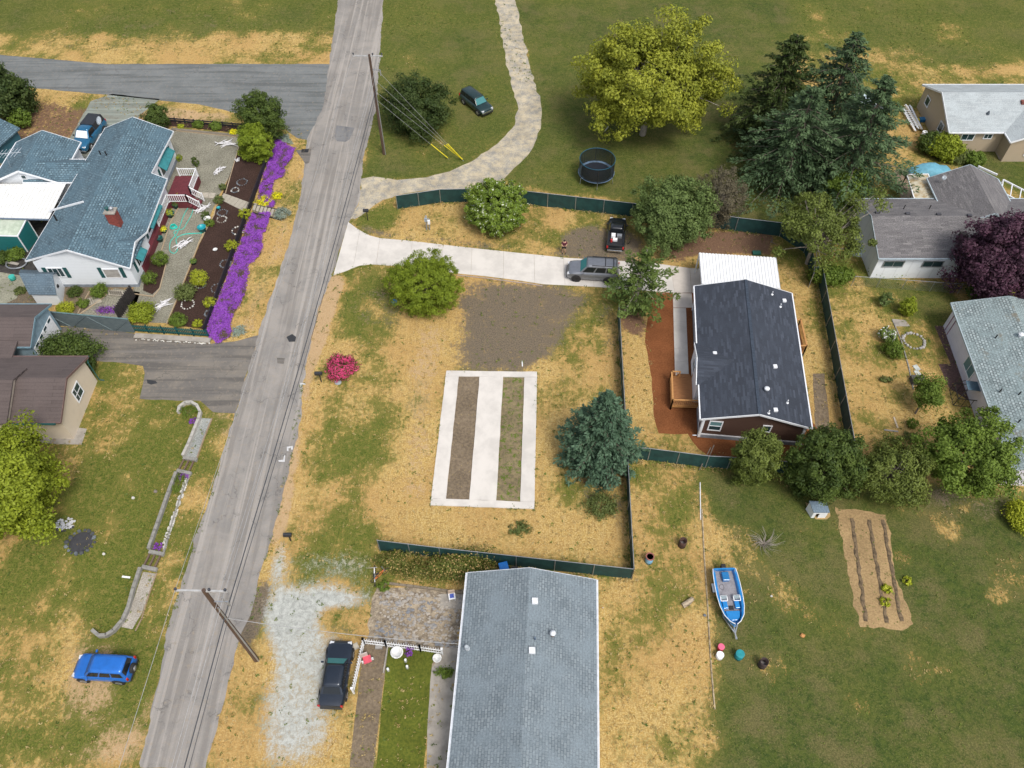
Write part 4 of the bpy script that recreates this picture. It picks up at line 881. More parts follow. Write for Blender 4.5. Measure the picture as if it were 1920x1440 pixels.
x, y, z = on_plane(1801, 450, gz); part('chimney', MB().box((x, y, z + .3), (.6, .6, 1.1)), M('sooty_brick', (0.07, 0.06, 0.055), .9), rh, True)
# cover on posts
pc2 = thing('patio_cover', 'stained cream panel patio cover on the grey roofed house', 'patio cover', (*G(1725, 350, 0), 0))
q = [Vector((*G(1700, 328, 2.5), 2.5)), Vector((*G(1740, 327, 2.7), 2.7)), Vector((*G(1756, 373, 2.7), 2.7)), Vector((*G(1714, 373, 2.5), 2.5))]
rustpan = M('stained_panel', (0.52, 0.49, 0.38), .6, var=.25, scale=1.5, col2=(0.36, 0.26, 0.13))
for i in range(8):
    a = q[0].lerp(q[3], (i + .5) / 8); b = q[1].lerp(q[2], (i + .5) / 8); part('roof_panel', MB().beam(a, b, (q[0] - q[3]).length / 8 - .02, .03), rustpan, pc2, True)
m = MB()
for i in range(4): m.beam(q[i] + Vector((0, 0, .02)), q[(i + 1) % 4] + Vector((0, 0, .02)), .1, .12)
part('frame', m, white_paint, pc2, True)
for p in (q[0], q[3]): part('post', MB().beam(Vector((p.x, p.y, 0)), p, .1, .1), bark, pc2, True)
# --- beige house
be = thing('beige_house', 'beige house with light grey roof at the upper right corner', 'house', (55, 80, 0))
Pq, zq, sq_, dq = gable(be, (48.6, 80.9), (1, 0), 16, 4.6, 4.8, 2.8, 2.8, 4.7, sh_beige, sid_beige)
Py, zy, sy_, dy_ = gable(be, (58.8, 74.3), (0, 1), 7, 4.0, 4.0, 2.8, 2.8, 4.4, sh_beige, sid_beige, rname='wing_roof')
gwin(be, Pq, dq, sq_, 1.8, -4.45, 1.5, 1.5, .9, 'right', cols=2); gwin(be, Pq, dq, sq_, 4.3, -4.45, 1.7, 1.0, .7, 'right', cols=2)
gwin(be, Pq, dq, sq_, .28, 3.0, 1.4, 1.1, 1.1, 'start'); gwin(be, Pq, dq, sq_, .28, -1.9, 1.2, 1.1, 1.2, 'start')
gwin(be, Py, dy_, sy_, .28, 1.6, .8, 2.4, 1.4, 'start', cols=2)
gz = lambda x, y: zq(y - 80.9)
x, y, z = on_plane(1852, 214, gz); part('roof_vent', MB().lathe([(.2, 0), (.12, .3), (.02, .45)], (x, y, z), 8), M('vent_dark', (0.08, 0.1, 0.12), .7), be, True)
x, y, z = on_plane(1918, 193, gz); part('roof_vent', MB().box((x, y, z + .1), (.5, .5, .3)), M('vent_rust', (0.2, 0.06, 0.04), .7), be, True)
# --- long pale roofed house, right border
lw = thing('pale_roofed_house', 'long low house with pale mossy shingle roof and lilac walls at the right border', 'house', (43.5, 41, 0))
aw, bw_ = Vector((*G(1784, 568, 2.8), 0)), Vector((*G(1899, 880, 2.8), 0)); dl = (bw_ - aw).normalized(); sl_ = Vector((-dl.y, dl.x, 0))
Ol = aw + sl_ * 4.6
Pl, zl_, sl2, dl2 = gable(lw, (Ol.x, Ol.y), (dl.x, dl.y), (bw_ - aw).length, 4.6, 4.6, 2.8, 2.8, 4.0, sh_moss, sid_lilac, trim=M('bluish_gutter', (0.35, 0.42, 0.45), .5))
gwin(lw, Pl, dl2, sl2, 5.6, -4.25, .9, 1.9, 1.3, 'right', cols=2, glass=sky_glass)
m = MB()
for a_ in (.9, 1.5): m.beam(Pl(a_, -4.28, 0.1), Pl(a_, -4.28, 2.6), .03, .1)
part('batten', m, M('pinkish_trim', (0.35, 0.2, 0.25), .7), lw, True)
gz = lambda x, y: zl_((Vector((x, y, 0)) - Ol).dot(sl2))
for (px, py) in ((1866, 634), (1910, 740), (1874, 735), (1909, 792)): x, y, z = on_plane(px, py, gz); part('vent_pipe', MB().tube([(x, y, z - .1), (x, y, z + .4)], .06, 6), black_plastic, lw, True)
x, y, z = on_plane(1912, 631, gz); part('roof_vent', MB().lathe([(.15, 0), (.15, .3), (.25, .32), (.1, .45)], (x, y, z), 10), vent_white, lw, True)
# --- doghouse
dg_ = thing('doghouse', 'small white doghouse with grey shingle roof at the head of the garden plot', 'doghouse', (*G(1535, 958, 0), 0))
q = [Vector((*G(1517, 939, 1.25), 1.25)), Vector((*G(1550, 941, 1.25), 1.25)), Vector((*G(1556, 961, .95), .95)), Vector((*G(1526, 961, .95), .95))]
m = MB(); roof_faces(m, [(q, (1, 0))], .06); part('roof', fix_uv(m), shingle('doghouse_shingle', (0.10, 0.14, 0.18), (0.15, 0.2, 0.24), (0.06, 0.08, 0.1), .3, .2), dg_, True)
i_ = lambda p: Vector((p.x * .9 + sum(v.x for v in q) / 4 * .1, p.y * .9 + sum(v.y for v in q) / 4 * .1, p.z - .06)); b_ = [i_(p) for p in q]; m = MB()
for k in range(4):
    a, c = b_[k], b_[(k + 1) % 4]; a0, c0 = Vector((a.x, a.y, 0)), Vector((c.x, c.y, 0))
    if k == 2:
        for t0, t1, zc in ((0, .55, 0), (.78, 1, 0)): m.add([a0.lerp(c0, t0), a0.lerp(c0, t1), a.lerp(c, t1), a.lerp(c, t0)], [(0, 1, 2, 3)])
        m.add([a0.lerp(c0, .55) + Vector((0, 0, .65)), a0.lerp(c0, .78) + Vector((0, 0, .65)), a.lerp(c, .78), a.lerp(c, .55)], [(0, 1, 2, 3)])
    else: m.add([a0, c0, c, a], [(0, 1, 2, 3)])
part('wall', m, white_paint, dg_, True)
sheet('straw_patch', [(1511, 940), (1516, 962), (1530, 974), (1550, 974), (1556, 968), (1556, 962)], loose('straw_litter', (0.35, 0.24, 0.1), (0.45, 0.33, 0.16)), .007, .1)
# --- black kennel frame with blue grey roof
kx, ky = G(1806, 748, 0)
kn = thing('metal_canopy', 'black metal frame with small blue grey top beside the lilac wall', 'canopy frame', (kx, ky, 0), R(-8))
m = MB(); B4 = [Vector((a * 1.0, b * .85, 0)) for a, b in ((-1, -1), (1, -1), (1, 1), (-1, 1))]; T4 = [Vector((a * .62 + .1, b * .5, 1.9)) for a, b in ((-1, -1), (1, -1), (1, 1), (-1, 1))]; M4 = [Vector((p.x, p.y, 1.0)) for p in B4]
for i in range(4):
    j = (i + 1) % 4; m.beam(B4[i], B4[j], .05, .05).beam(B4[i], M4[i], .05, .05).beam(M4[i], M4[j], .05, .05).beam(M4[i], T4[i], .05, .05)
    for t_ in (.33, .66): m.beam(B4[i].lerp(B4[j], t_), M4[i].lerp(M4[j], t_), .03, .03)
part('frame', m, black_plastic, kn); m = MB(); roof_faces(m, [(T4, (1, 0))], .05); part('top_panel', fix_uv(m), M('blue_grey_panel', (0.09, 0.15, 0.2), .5), kn)
# ------------------------------------------------------------------ plants
def tint_arr(n, k, per):      # n leaves, k verts each; per: (n,2)
    t = np.zeros((n, k, 4)); t[..., 0] = per[:, None, 0]; t[..., 1] = per[:, None, 1]; t[..., 3] = 1; return t.reshape(-1, 4)
def leaf_quads(C, N, size, asp=0.55, dirs=None, rg=rng):
    n = len(C)
    N = N / np.maximum(1e-6, np.linalg.norm(N, axis=1, keepdims=True))
    if dirs is None: dirs = rg.normal(size=(n, 3))
    T = dirs - N * (dirs * N).sum(1, keepdims=True); T /= np.maximum(1e-6, np.linalg.norm(T, axis=1, keepdims=True))
    Bv = np.cross(N, T); s = (size * rg.uniform(0.65, 1.35, n))[:, None] if np.isscalar(size) else size[:, None]
    V = np.stack([C - T * s * .5, C + Bv * s * .5 * asp, C + T * s * .5, C - Bv * s * .5 * asp], 1)
    V[:, 1] += N * s * 0.08; V[:, 3] += N * s * 0.08
    return V.reshape(-1, 3), np.arange(4 * n).reshape(-1, 4)
def sph(n, rg, upper=False):
    d = rg.normal(size=(n, 3)); d /= np.linalg.norm(d, axis=1, keepdims=True)
    if upper: d[:, 2] = np.abs(d[:, 2])
    return d
def crown_points(rx, ry, rz, nc, cr, nl, rg, shell=(0.7, 1.0), lump=0.18, low=-0.75, squash=0.75):
    """clumps spread through an irregular crown; leaves gathered in each clump"""
    d = sph(nc * 2, rg); d = d[d[:, 2] > low][:nc]; nc = len(d)
    ph = rg.uniform(0, 6.28, 6)
    az = np.arctan2(d[:, 1], d[:, 0])
    lum = 1 + lump * (np.sin(3 * az + ph[0]) * 0.5 + np.sin(5 * az + ph[1] + d[:, 2] * 3) * 0.5 + np.sin(4 * d[:, 2] + ph[2] + 2 * az) * 0.5) + rg.normal(0, lump * 0.3, nc)
    rr = rg.uniform(shell[0], shell[1], nc) * lum
    c = d * rr[:, None] * np.array([rx, ry, rz])
    k = max(1, nl // nc)
    q = sph(nc * k, rg) * (rg.uniform(0, 1, nc * k) ** 0.45)[:, None]
    crs = np.repeat(cr * rg.uniform(0.6, 1.35, nc), k)
    p = np.repeat(c, k, 0) + q * crs[:, None] * np.array([1, 1, squash])
    nrm = q * 0.6 + np.repeat(d, k, 0) * 0.45 + rg.normal(0, 0.45, q.shape) + np.array([0, 0, 0.25])
    per = np.stack([np.clip(np.repeat(rg.uniform(0, 1, nc), k) * 0.55 + rg.uniform(0, 0.45, nc * k), 0, 1), rg.uniform(0, 1, nc * k)], 1)
    return p, nrm, per, c
LM = {
 'bright': leafmat('bright_leaf', (0.152, 0.196, 0.014), (0.319, 0.377, 0.032)),
 'twig_green': leafmat('laurel_leaf', (0.12, 0.17, 0.012), (0.27, 0.345, 0.03)),
 'mid': leafmat('green_leaf', (0.078, 0.125, 0.015), (0.185, 0.265, 0.04)),
 'willow': leafmat('willow_leaf', (0.075, 0.12, 0.03), (0.18, 0.245, 0.075)),
 'yellowgreen': leafmat('yellow_green_leaf', (0.160, 0.189, 0.020), (0.377, 0.392, 0.043)),
 'cedar': leafmat('cedar_leaf', (0.027, 0.053, 0.013), (0.081, 0.112, 0.027)),
 'dark': leafmat('dark_leaf', (0.038, 0.068, 0.014), (0.115, 0.162, 0.030)),
 'spruce': leafmat('spruce_needle', (0.028, 0.058, 0.024), (0.105, 0.165, 0.072), trans=0.1),
 'bluespruce': leafmat('blue_spruce_needle', (0.03, 0.064, 0.036), (0.095, 0.165, 0.098), trans=0.1),
 'pine': leafmat('pine_needle', (0.045, 0.078, 0.016), (0.12, 0.17, 0.036), trans=0.15),
 'fir': leafmat('fir_needle', (0.07, 0.095, 0.016), (0.165, 0.205, 0.04), trans=0.15),
 'olive': leafmat('olive_leaf', (0.085, 0.115, 0.028), (0.18, 0.215, 0.065)),
 'purple': leafmat('plum_leaf', (0.036, 0.016, 0.026), (0.111, 0.046, 0.078), trans=0.1),
 'flowergreen': leafmat('white_flowering_leaf', (0.102, 0.167, 0.022), (0.239, 0.326, 0.043), (0.725, 0.754, 0.609), th=.955),
 'pinkflower': leafmat('pink_blossom', (0.6, 0.05, 0.16), (0.75, 0.11, 0.27), (0.06, 0.07, 0.012), th=.60),
 'whiteflower': leafmat('white_blossom_leaf', (0.102, 0.160, 0.029), (0.217, 0.290, 0.058), (0.850, 0.850, 0.850)),
 'violet': leafmat('violet_blossom', (0.15, 0.02, 0.30), (0.33, 0.10, 0.52), (0.13, 0.09, 0.07), trans=0.1),
 'yellowflower': leafmat('yellow_blossom', (0.850, 0.725, 0.014), (0.850, 0.850, 0.043), (0.145, 0.189, 0.014)),
 'limeshrub': leafmat('lime_leaf', (0.232, 0.275, 0.014), (0.478, 0.507, 0.043)),
 'weeds': leafmat('weedy_leaf', (0.07, 0.10, 0.015), (0.19, 0.20, 0.045), (0.507, 0.362, 0.145)),
 'straw': leafmat('straw_blade', (0.363, 0.264, 0.099), (0.506, 0.396, 0.187)),
 'tuft': leafmat('grass_blade', (0.065, 0.109, 0.017), (0.174, 0.210, 0.036), trans=0.1),
 'browntwig': leafmat('brown_leaf', (0.09, 0.078, 0.045), (0.18, 0.155, 0.10)),
 'greyleaf': leafmat('grey_green_leaf', (0.187, 0.242, 0.198), (0.330, 0.385, 0.319)),
}
def limbs(mb, base, top, r0, ends, rg, k=1.0):
    base = np.array(base, float); top = np.array(top, float)
    pts = [base + (top - base) * t + np.array([rg.normal(0, .04), rg.normal(0, .04), 0]) * (t > 0) for t in np.linspace(0, 1, 5)]
    mb.tube([tuple(p) for p in pts], [r0, r0 * .85, r0 * .65, r0 * .4, r0 * .2], 7)
    for e in ends:
        t = rg.uniform(0.25, 0.85); s = base + (top - base) * t; e = np.array(e)
        m = s * .5 + e * .5 + np.array([0, 0, -0.06 * np.linalg.norm(e - s)]) + rg.normal(0, .12, 3) * np.linalg.norm(e - s) * .3
        mb.tube([tuple(s), tuple(m), tuple(e)], [r0 * .33 * k, r0 * .2 * k, r0 * .05 * k], 5)
def tree(name, label, c, z, r, mat, nc=60, cr=0.6, nl=9000, ls=0.2, asp=0.55, trunk=0.18, group=None, lump=0.18, low=-0.75, shell=(0.5, 1.0), cat='tree', nlimb=14, seed=None, limbm=None, base=None, upright=0.0, squash=0.75, bare=0, parts=True):
    """c: sighted centre of the crown, z: its height, r: (rx, ry, rz) in metres"""
    rg = np.random.default_rng(seed if seed is not None else int(c[0] * 7 + c[1])); nc = int(nc * 2.0); nl = int(nl * 1.7); ls = ls * .93
    x, y = G(c[0], c[1], z); bx, by = (G(*base) if base else (x, y))
    p, nrm, per, cl_ = crown_points(r[0], r[1], r[2], nc, cr, nl, rg, shell, lump, low, squash)
    off = np.array([x - bx, y - by, z]); p = p + off; cl_ = cl_ + off
    keep = p[:, 2] > 0.04; p, nrm, per = p[keep], nrm[keep], per[keep]
    dirs = None
    if upright: dirs = rg.normal(size=p.shape) * (1 - upright) + (np.array([0, 0, 1.0]) + (p - off) / max(r) * 0.7) * upright
    V, F = leaf_quads(p, nrm, ls, asp, dirs, rg)
    t = thing(name, label, cat, (bx, by, 0), 0, group)
    tb = MB(); ends = cl_[rg.choice(len(cl_), min(nlimb, len(cl_)), replace=False)]
    ends = off + (ends - off) * 0.9
    limbs(tb, (0, 0, -0.1), (off[0] * .9, off[1] * .9, max(0.3, z + r[2] * 0.35)), trunk, [e for e in ends if e[2] > 0.2], rg)
    if bare:
        for e in cl_[rg.choice(len(cl_), min(bare, len(cl_)), replace=False)]:
            e = off + (e - off) * 1.08; s = off * np.array([.8, .8, .6]); m = (s + e) / 2 + rg.normal(0, .25, 3)
            tb.tube([tuple(s), tuple(m), tuple(e)], [trunk * .3, trunk * .16, .012], 4)
    part('trunk', tb, limbm or bark, t)
    link('crown', np_mesh('crown', V, F, LM[mat], tint_arr(len(p), 4, per)), t)
    return t
def conifer(name, label, base, h, rb, mat, z0=0.6, levels=26, per=11, needles=26, ns=0.42, droop=0.25, trunk=0.2, lean=(0, 0), irregular=0.2, cat='tree', group=None, seed=1, topr=0.12, asp=0.34, spread=0.3, limbm=None, xy=None):
    rg = np.random.default_rng(seed); x, y = xy or G(*base)
    t = thing(name, label, cat, (x, y, 0), 0, group)
    C, N, D, P = [], [], [], []; tb = MB()
    tb.tube([(0, 0, -0.1), (lean[0] * .5, lean[1] * .5, h * .5), (lean[0], lean[1], h * .98)], [trunk, trunk * .6, .03], 7)
    for i in range(levels):
        u = (i + rg.uniform(-.3, .3)) / levels; u = min(max(u, 0), 0.985); zz = z0 + (h - z0) * u
        rr = rb * ((1 - u) ** 0.8 * 0.95 + topr * (1 - u)) * (0.75 + 0.25 * min(1, u * 5))
        kb = max(5, int(per * (1 - 0.4 * u)))
        for j in range(kb):
            a = 2 * pi * (j + rg.uniform(-.4, .4)) / kb + i * 1.3
            L = rr * (1 + rg.normal(0, irregular)); L = max(L, 0.15)
            d = np.array([cos(a), sin(a), 0.0]); s = np.array([lean[0] * u, lean[1] * u, zz])
            upc = 0.35 * (u - 0.25)
            e = s + d * L + np.array([0, 0, L * (upc - droop)])
            if j % 2 == 0: tb.tube([tuple(s), tuple((s + e) / 2 + np.array([0, 0, .05 * L])), tuple(e)], [trunk * .18, trunk * .1, .01], 4)
            n = max(4, int(needles * (0.35 + L / rb)))
            tt = rg.uniform(0.12, 1.0, n) ** 0.8
            side = np.cross(d, [0, 0, 1.0]); wv = spread * L * (1.05 - tt) + 0.12
            off = rg.uniform(-1, 1, n) * wv
            pt = s + (e - s) * tt[:, None] + side * off[:, None] + np.array([0, 0, 1]) * (rg.normal(0, .07, n) - 0.1 * np.abs(off) + 0.04 * L)[:, None]
            C.append(pt); N.append(np.array([0, 0, 1.0]) + rg.normal(0, .42, (n, 3)))
            D.append(d + side * (np.sign(off) * 0.8)[:, None] + rg.normal(0, .2, (n, 3)) + np.array([0, 0, -droop * .6]))
            br = rg.uniform(0, 1); P.append(np.stack([np.clip(0.45 * br + 0.3 * rg.uniform(0, 1, n) + 0.35 * (tt > .75), 0, 1), rg.uniform(0, 1, n)], 1))
    C, N, D, P = map(np.concatenate, (C, N, D, P)); sz = ns * rg.uniform(.6, 1.3, len(C))
    V, F = leaf_quads(C, N, sz, asp, D, rg)
    part('trunk', tb, limbm or bark, t); link('crown', np_mesh('crown', V, F, LM[mat], tint_arr(len(C), 4, P)), t)
    return t
def shrub(name, label, c, r, h, mat, group=None, nl=900, ls=0.11, cat='shrub', asp=0.6, lump=0.1, seed=None, upright=0.0, z=None):
    """low plant: foliage mass over short stems; c sighted at mid height"""
    rg = np.random.default_rng(seed if seed is not None else int(c[0] * 3 + c[1] * 5)); rx, ry = (r if isinstance(r, tuple) else (r, r))
    zc = z if z is not None else h * 0.5; x, y = G(c[0], c[1], zc)
    nl = int(nl * 1.8); p, nrm, per, cl_ = crown_points(rx * .9, ry * .9, h * .5, max(24, nl // 22), max(rx, ry) * .24, nl, rg, (0.6, 1.0), lump * .7, -0.8, 0.8)
    p[:, 2] += zc; k = p[:, 2] > 0.03; p, nrm, per = p[k], nrm[k], per[k]
    dirs = (rg.normal(size=p.shape) * (1 - upright) + np.array([0, 0, 1.0]) * upright + p * upright * 0.5) if upright else None
    V, F = leaf_quads(p, nrm, ls, asp, dirs, rg)
    tb = MB()
    for j in range(5):
        a = 2 * pi * j / 5; tb.tube([(0.03 * cos(a), 0.03 * sin(a), -0.03), (rx * .35 * cos(a), ry * .35 * sin(a), h * .55)], [0.025, 0.01], 4)
    t = thing(name, label, cat, (x, y, 0), 0, group)
    part('stem', tb, bark, t); link('foliage', np_mesh('foliage', V, F, LM[mat], tint_arr(len(p), 4, per)), t)
    return t
def px_at(px, py, z): # metres per sighted pixel there
    x, y = G(px, py, z); d = y * cos(PITCH) - (z - CAMH) * sin(PITCH); return d / FPX

# main lot
tree('round_tree', 'round bright green twiggy tree overlapping the white concrete driveway', (797, 532), 2.6, (3.7, 3.5, 2.8), 'twig_green', nc=420, cr=0.34, nl=38000, ls=0.19, asp=0.3, upright=0.7, low=-0.95, lump=0.05, seed=3, trunk=0.16)
tree('flowering_tree', 'rounded green tree dotted with white blossom in front of the green fence', (929, 385), 2.5, (3.4, 3.2, 2.7), 'flowergreen', nc=400, cr=0.32, nl=30000, ls=0.2, low=-0.95, lump=0.07, seed=4)
tree('leafy_tree', 'big pale green leafy tree leaning over the fence behind the pickup', (1265, 400), 3.6, (4.1, 3.6, 3.7), 'willow', nc=190, cr=0.6, nl=24000, ls=0.23, low=-0.95, lump=0.14, seed=5, trunk=0.22)
tree('twiggy_tree', 'half bare brown twiggy tree right of the big leafy tree', (1348, 375), 3.2, (2.6, 2.6, 3.4), 'browntwig', nc=110, cr=0.5, nl=9500, ls=0.17, low=-0.9, lump=0.2, seed=6, nlimb=60, limbm=grey_bark, bare=70)
tree('cedar_tree', 'dark green bushy cedar beside the far utility pole', (782, 200), 3.2, (3.7, 3.2, 3.7), 'cedar', nc=120, cr=0.8, nl=17000, ls=0.3, low=-0.95, lump=0.16, seed=7, asp=0.4)
tree('broadleaf_tree', 'wide yellow green broadleaf tree with drooping lower boughs above the trampoline lawn', (1220, 150), 7.0, (8.2, 6.3, 6.0), 'yellowgreen', nc=230, cr=1.0, nl=36000, ls=0.34, low=-0.8, lump=0.22, seed=8, trunk=0.4, nlimb=40, limbm=grey_bark, bare=25)
conifer('spruce_tree', 'tall blue green spruce, front left one of the big conifers behind the fence', (1468, 345), 12.0, 6.4, 'spruce', z0=0.8, levels=22, per=10, needles=110, ns=0.4, droop=0.22, seed=21, irregular=0.3, trunk=0.3)
conifer('spruce_tree', 'dense dark spruce, right one of the big conifers, reaching toward the grey roofed house', (1578, 362), 14.0, 6.8, 'spruce', z0=0.8, levels=25, per=10, needles=115, ns=0.42, droop=0.22, seed=22, irregular=0.32, trunk=0.34)
conifer('spruce_tree', 'dark spruce at the back of the big conifers near the yellow green tree', (1438, 262), 13.0, 6.2, 'cedar', z0=.8, levels=24, per=11, needles=90, ns=0.45, droop=0.25, seed=23, irregular=0.2, trunk=0.3)
conifer('spruce_tree', 'dark green spruce in the middle rear of the big conifers', (1535, 268), 13.5, 6.4, 'spruce', z0=.8, levels=24, per=11, needles=90, ns=0.45, droop=0.25, seed=28, irregular=0.3, trunk=0.3)
tree('leafy_tree', 'small green tree tucked in front of the big conifers', (1585, 355), 2.6, (1.9, 1.9, 2.4), 'mid', nc=50, cr=0.6, nl=6000, ls=0.24, seed=31)
tree('sparse_tree', 'open green tree with bare grey branches at the fence corner', (1540, 428), 4.6, (4.8, 3.6, 3.4), 'fir', nc=50, cr=0.75, nl=12000, ls=0.24, lump=0.35, seed=9, nlimb=60, limbm=grey_bark, bare=70, trunk=0.26, low=-0.5)
shrub('hedge', 'dark green creeper mass on the wire fence below the grey branched tree', (1560, 515), (2.4, 0.9), 1.7, 'mid', nl=3500, ls=0.2)
conifer('spruce_tree', 'blue green spruce standing against the middle fence of the dry lot', (1121, 868), 9.4, 3.45, 'bluespruce', z0=0.4, levels=34, per=14, needles=62, ns=0.3, droop=0.06, seed=24, irregular=0.16, trunk=0.22, lean=(0.1, 0.3), asp=0.42)
shrub('weedy_shrub', 'low scrubby grey green bush below the blue spruce', (1128, 948), (1.5, 1.3), 0.9, 'olive', nl=1500, ls=0.14, lump=0.3)
shrub('weedy_shrub', 'flat weedy clump on the dry lawn near the lower fence', (975, 990), (1.0, 0.7), 0.35, 'olive', nl=600, ls=0.12, lump=0.3)
conifer('pine_tree', 'loose green pine with long uneven arms beside the house walkway', (1188, 582), 7.4, 2.8, 'pine', z0=1.2, levels=13, per=6, needles=85, ns=0.3, droop=-0.04, seed=25, irregular=0.5, trunk=0.2, lean=(0.4, 0.6), asp=0.5, spread=0.4, limbm=grey_bark)
tree('fir_tree', 'soft green feathery tree standing left at the lower fence behind the new house', (1417, 858), 3.0, (1.85, 1.85, 2.9), 'fir', nc=130, cr=0.42, nl=15000, ls=0.26, asp=0.35, low=-0.95, seed=10, lump=0.12)
tree('cypress_tree', 'dense dark green evergreen at the corner right of the new house', (1545, 872), 3.5, (2.85, 2.7, 3.4), 'dark', nc=220, cr=0.45, nl=23000, ls=0.25, asp=0.45, low=-0.95, seed=12, lump=0.1)
tree('cypress_tree', 'thin grey green evergreen right of the dense dark one', (1672, 888), 3.0, (3.1, 2.3, 2.6), 'fir', nc=80, cr=0.6, nl=13000, ls=0.24, asp=0.4, low=-0.9, seed=13, lump=0.2, nlimb=30, limbm=grey_bark, bare=15)
tree('fruit_tree', 'spreading bright green fruit tree with grey limbs beside the long pale roofed house', (1818, 853), 4.2, (3.7, 3.4, 3.2), 'mid', nc=130, cr=0.62, nl=18000, ls=0.24, low=-0.85, seed=14, lump=0.2, nlimb=30, limbm=grey_bark, bare=18, trunk=0.2)
tree('small_tree', 'small leaning green tree on a thin bare trunk in the dry yard', (1741, 736), 2.0, (1.15, 1.5, 1.25), 'mid', nc=40, cr=0.42, nl=4200, ls=0.18, seed=15, base=(1716, 776), trunk=0.09, low=-0.7)
shrub('leafy_shrub', 'upright bright green shrub near the wire fence in the dry yard', (1703, 575), (0.85, 0.85), 2.0, 'bright', nl=1900, ls=0.15)
shrub('leafy_shrub', 'thin pale green shrub left of the upright bright one', (1661, 562), (0.7, 0.6), 1.6, 'willow', nl=700, ls=0.15, lump=0.3)
shrub('flowering_shrub', 'shrub covered in white flowers in the dry yard by the stone ring', (1664, 628), (0.9, 0.9), 1.3, 'whiteflower', nl=1100, ls=0.17)
shrub('leafy_shrub', 'loose green shrub just below the white flowering one', (1677, 655), (0.9, 1.0), 1.5, 'mid', nl=1500, ls=0.14, lump=0.3)
shrub('leafy_shrub', 'small round green shrub in the yard above the fruit tree', (1711, 794), (0.5, 0.5), 0.8, 'mid', nl=600, ls=0.12)
shrub('leafy_shrub', 'low green juniper on the dry grass between fence and small tree', (1661, 711), (0.7, 0.35), 0.35, 'olive', nl=400, ls=0.12)
shrub('leafy_shrub', 'faint grey bush above the thin grey green evergreen', (1708, 820), (0.7, 0.6), 0.6, 'olive', nl=500, ls=0.12, lump=0.3)
tree('plum_tree', 'large dark purple leaved plum tree over the grey roof and back yard', (1888, 484), 4.8, (4.3, 4.0, 4.5), 'purple', nc=210, cr=0.7, nl=30000, ls=0.28, low=-0.9, seed=16, lump=0.2, trunk=0.28)
shrub('leafy_shrub', 'dark green underbrush beneath the purple plum tree', (1850, 548), (2.2, 0.9), 1.6, 'dark', nl=1800, ls=0.2)
shrub('yellow_shrub', 'bright yellow green shrub at the right border of the big lawn', (1916, 968), (1.1, 1.6), 1.6, 'limeshrub', nl=2400, ls=0.16)
shrub('leafy_shrub', 'large green shrub at the corner of the beige house', (1775, 275), (2.0, 1.9), 2.6, 'bright', nl=4200, ls=0.24, lump=0.2)
shrub('leafy_shrub', 'dark green shrub left part of the hedge by the beige house', (1746, 268), (1.5, 1.5), 2.4, 'dark', nl=2600, ls=0.24)
shrub('leafy_shrub', 'small green shrub between beige house and grey roof', (1828, 298), (1.2, 1.2), 1.6, 'mid', nl=1800, ls=0.2)
shrub('leafy_shrub', 'sparse olive bush left of the small green shrub near grey roof', (1800, 292), (1.4, 1.0), 1.5, 'olive', nl=1300, ls=0.2)
shrub('leafy_shrub', 'low leafy plants along the white wall of the grey roofed house', (1670, 508), (2.3, 0.4), 0.6, 'mid', nl=1200, ls=0.17)
# dead shrub
rg = np.random.default_rng(5); dm = MB(); cx_, cy_ = G(1432, 1020)
for k in range(60):
    a = rg.uniform(0, 6.28); L = rg.uniform(.6, 1.5); zz = rg.uniform(.2, .9)
    dm.tube([(rg.normal(0, .05), rg.normal(0, .05), 0), (L * .5 * cos(a), L * .5 * sin(a), zz * .7), (L * cos(a + .3), L * sin(a + .3), zz)], [.02, .012, .005], 4)
t = thing('dead_shrub', 'leafless grey shrub on the green lawn above the boat', 'shrub', (cx_, cy_, 0)); part('stem', dm, grey_bark, t)
# left side
tree('maple_tree', 'large bright green tree at the left border below the brown roofed house', (8, 908), 4.6, (4.0, 4.4, 4.0), 'bright', nc=170, cr=0.75, nl=26000, ls=0.27, low=-0.9, seed=17, lump=0.15, trunk=0.3)
tree('yard_tree', 'dark green tree at the street corner of the gravel garden', (489, 218), 2.9, (2.55, 2.2, 2.9), 'dark', nc=110, cr=0.5, nl=13000, ls=0.23, low=-0.95, seed=18, lump=0.14)
tree('yard_tree', 'lighter green rounded tree in front of the dark corner tree', (479, 268), 2.2, (1.95, 1.8, 2.2), 'twig_green', nc=110, cr=0.4, nl=11000, ls=0.2, low=-0.95, seed=19, lump=0.08, upright=0.4)
tree('yard_tree', 'round dark green tree behind the blue roof ridge end', (294, 220), 1.6, (1.4, 1.3, 1.6), 'dark', nc=70, cr=0.35, nl=6000, ls=0.2, low=-0.95, seed=20, lump=0.1)
tree('dark_tree', 'dark tree in the top left corner behind the small shed roof', (2, 172), 3.4, (3.2, 2.6, 3.2), 'cedar', nc=110, cr=0.8, nl=13000, ls=0.33, low=-0.9, seed=41)
shrub('leafy_shrub', 'green shrub between the corner shed and the dark truck', (37, 222), (1.3, 1.2), 2.2, 'mid', nl=1800, ls=0.22)
shrub('rhododendron', 'wide dark green shrub between the garage and brown roof', (128, 652), (3.0, 1.5), 2.4, 'dark', nl=4200, ls=0.2, lump=0.15)
shrub('leafy_shrub', 'dark shrub by the corner of the beige gable wall', (165, 684), (0.6, 1.1), 1.6, 'dark', nl=900, ls=0.18)
GS = 'shrubs in the gravel and mulch garden'
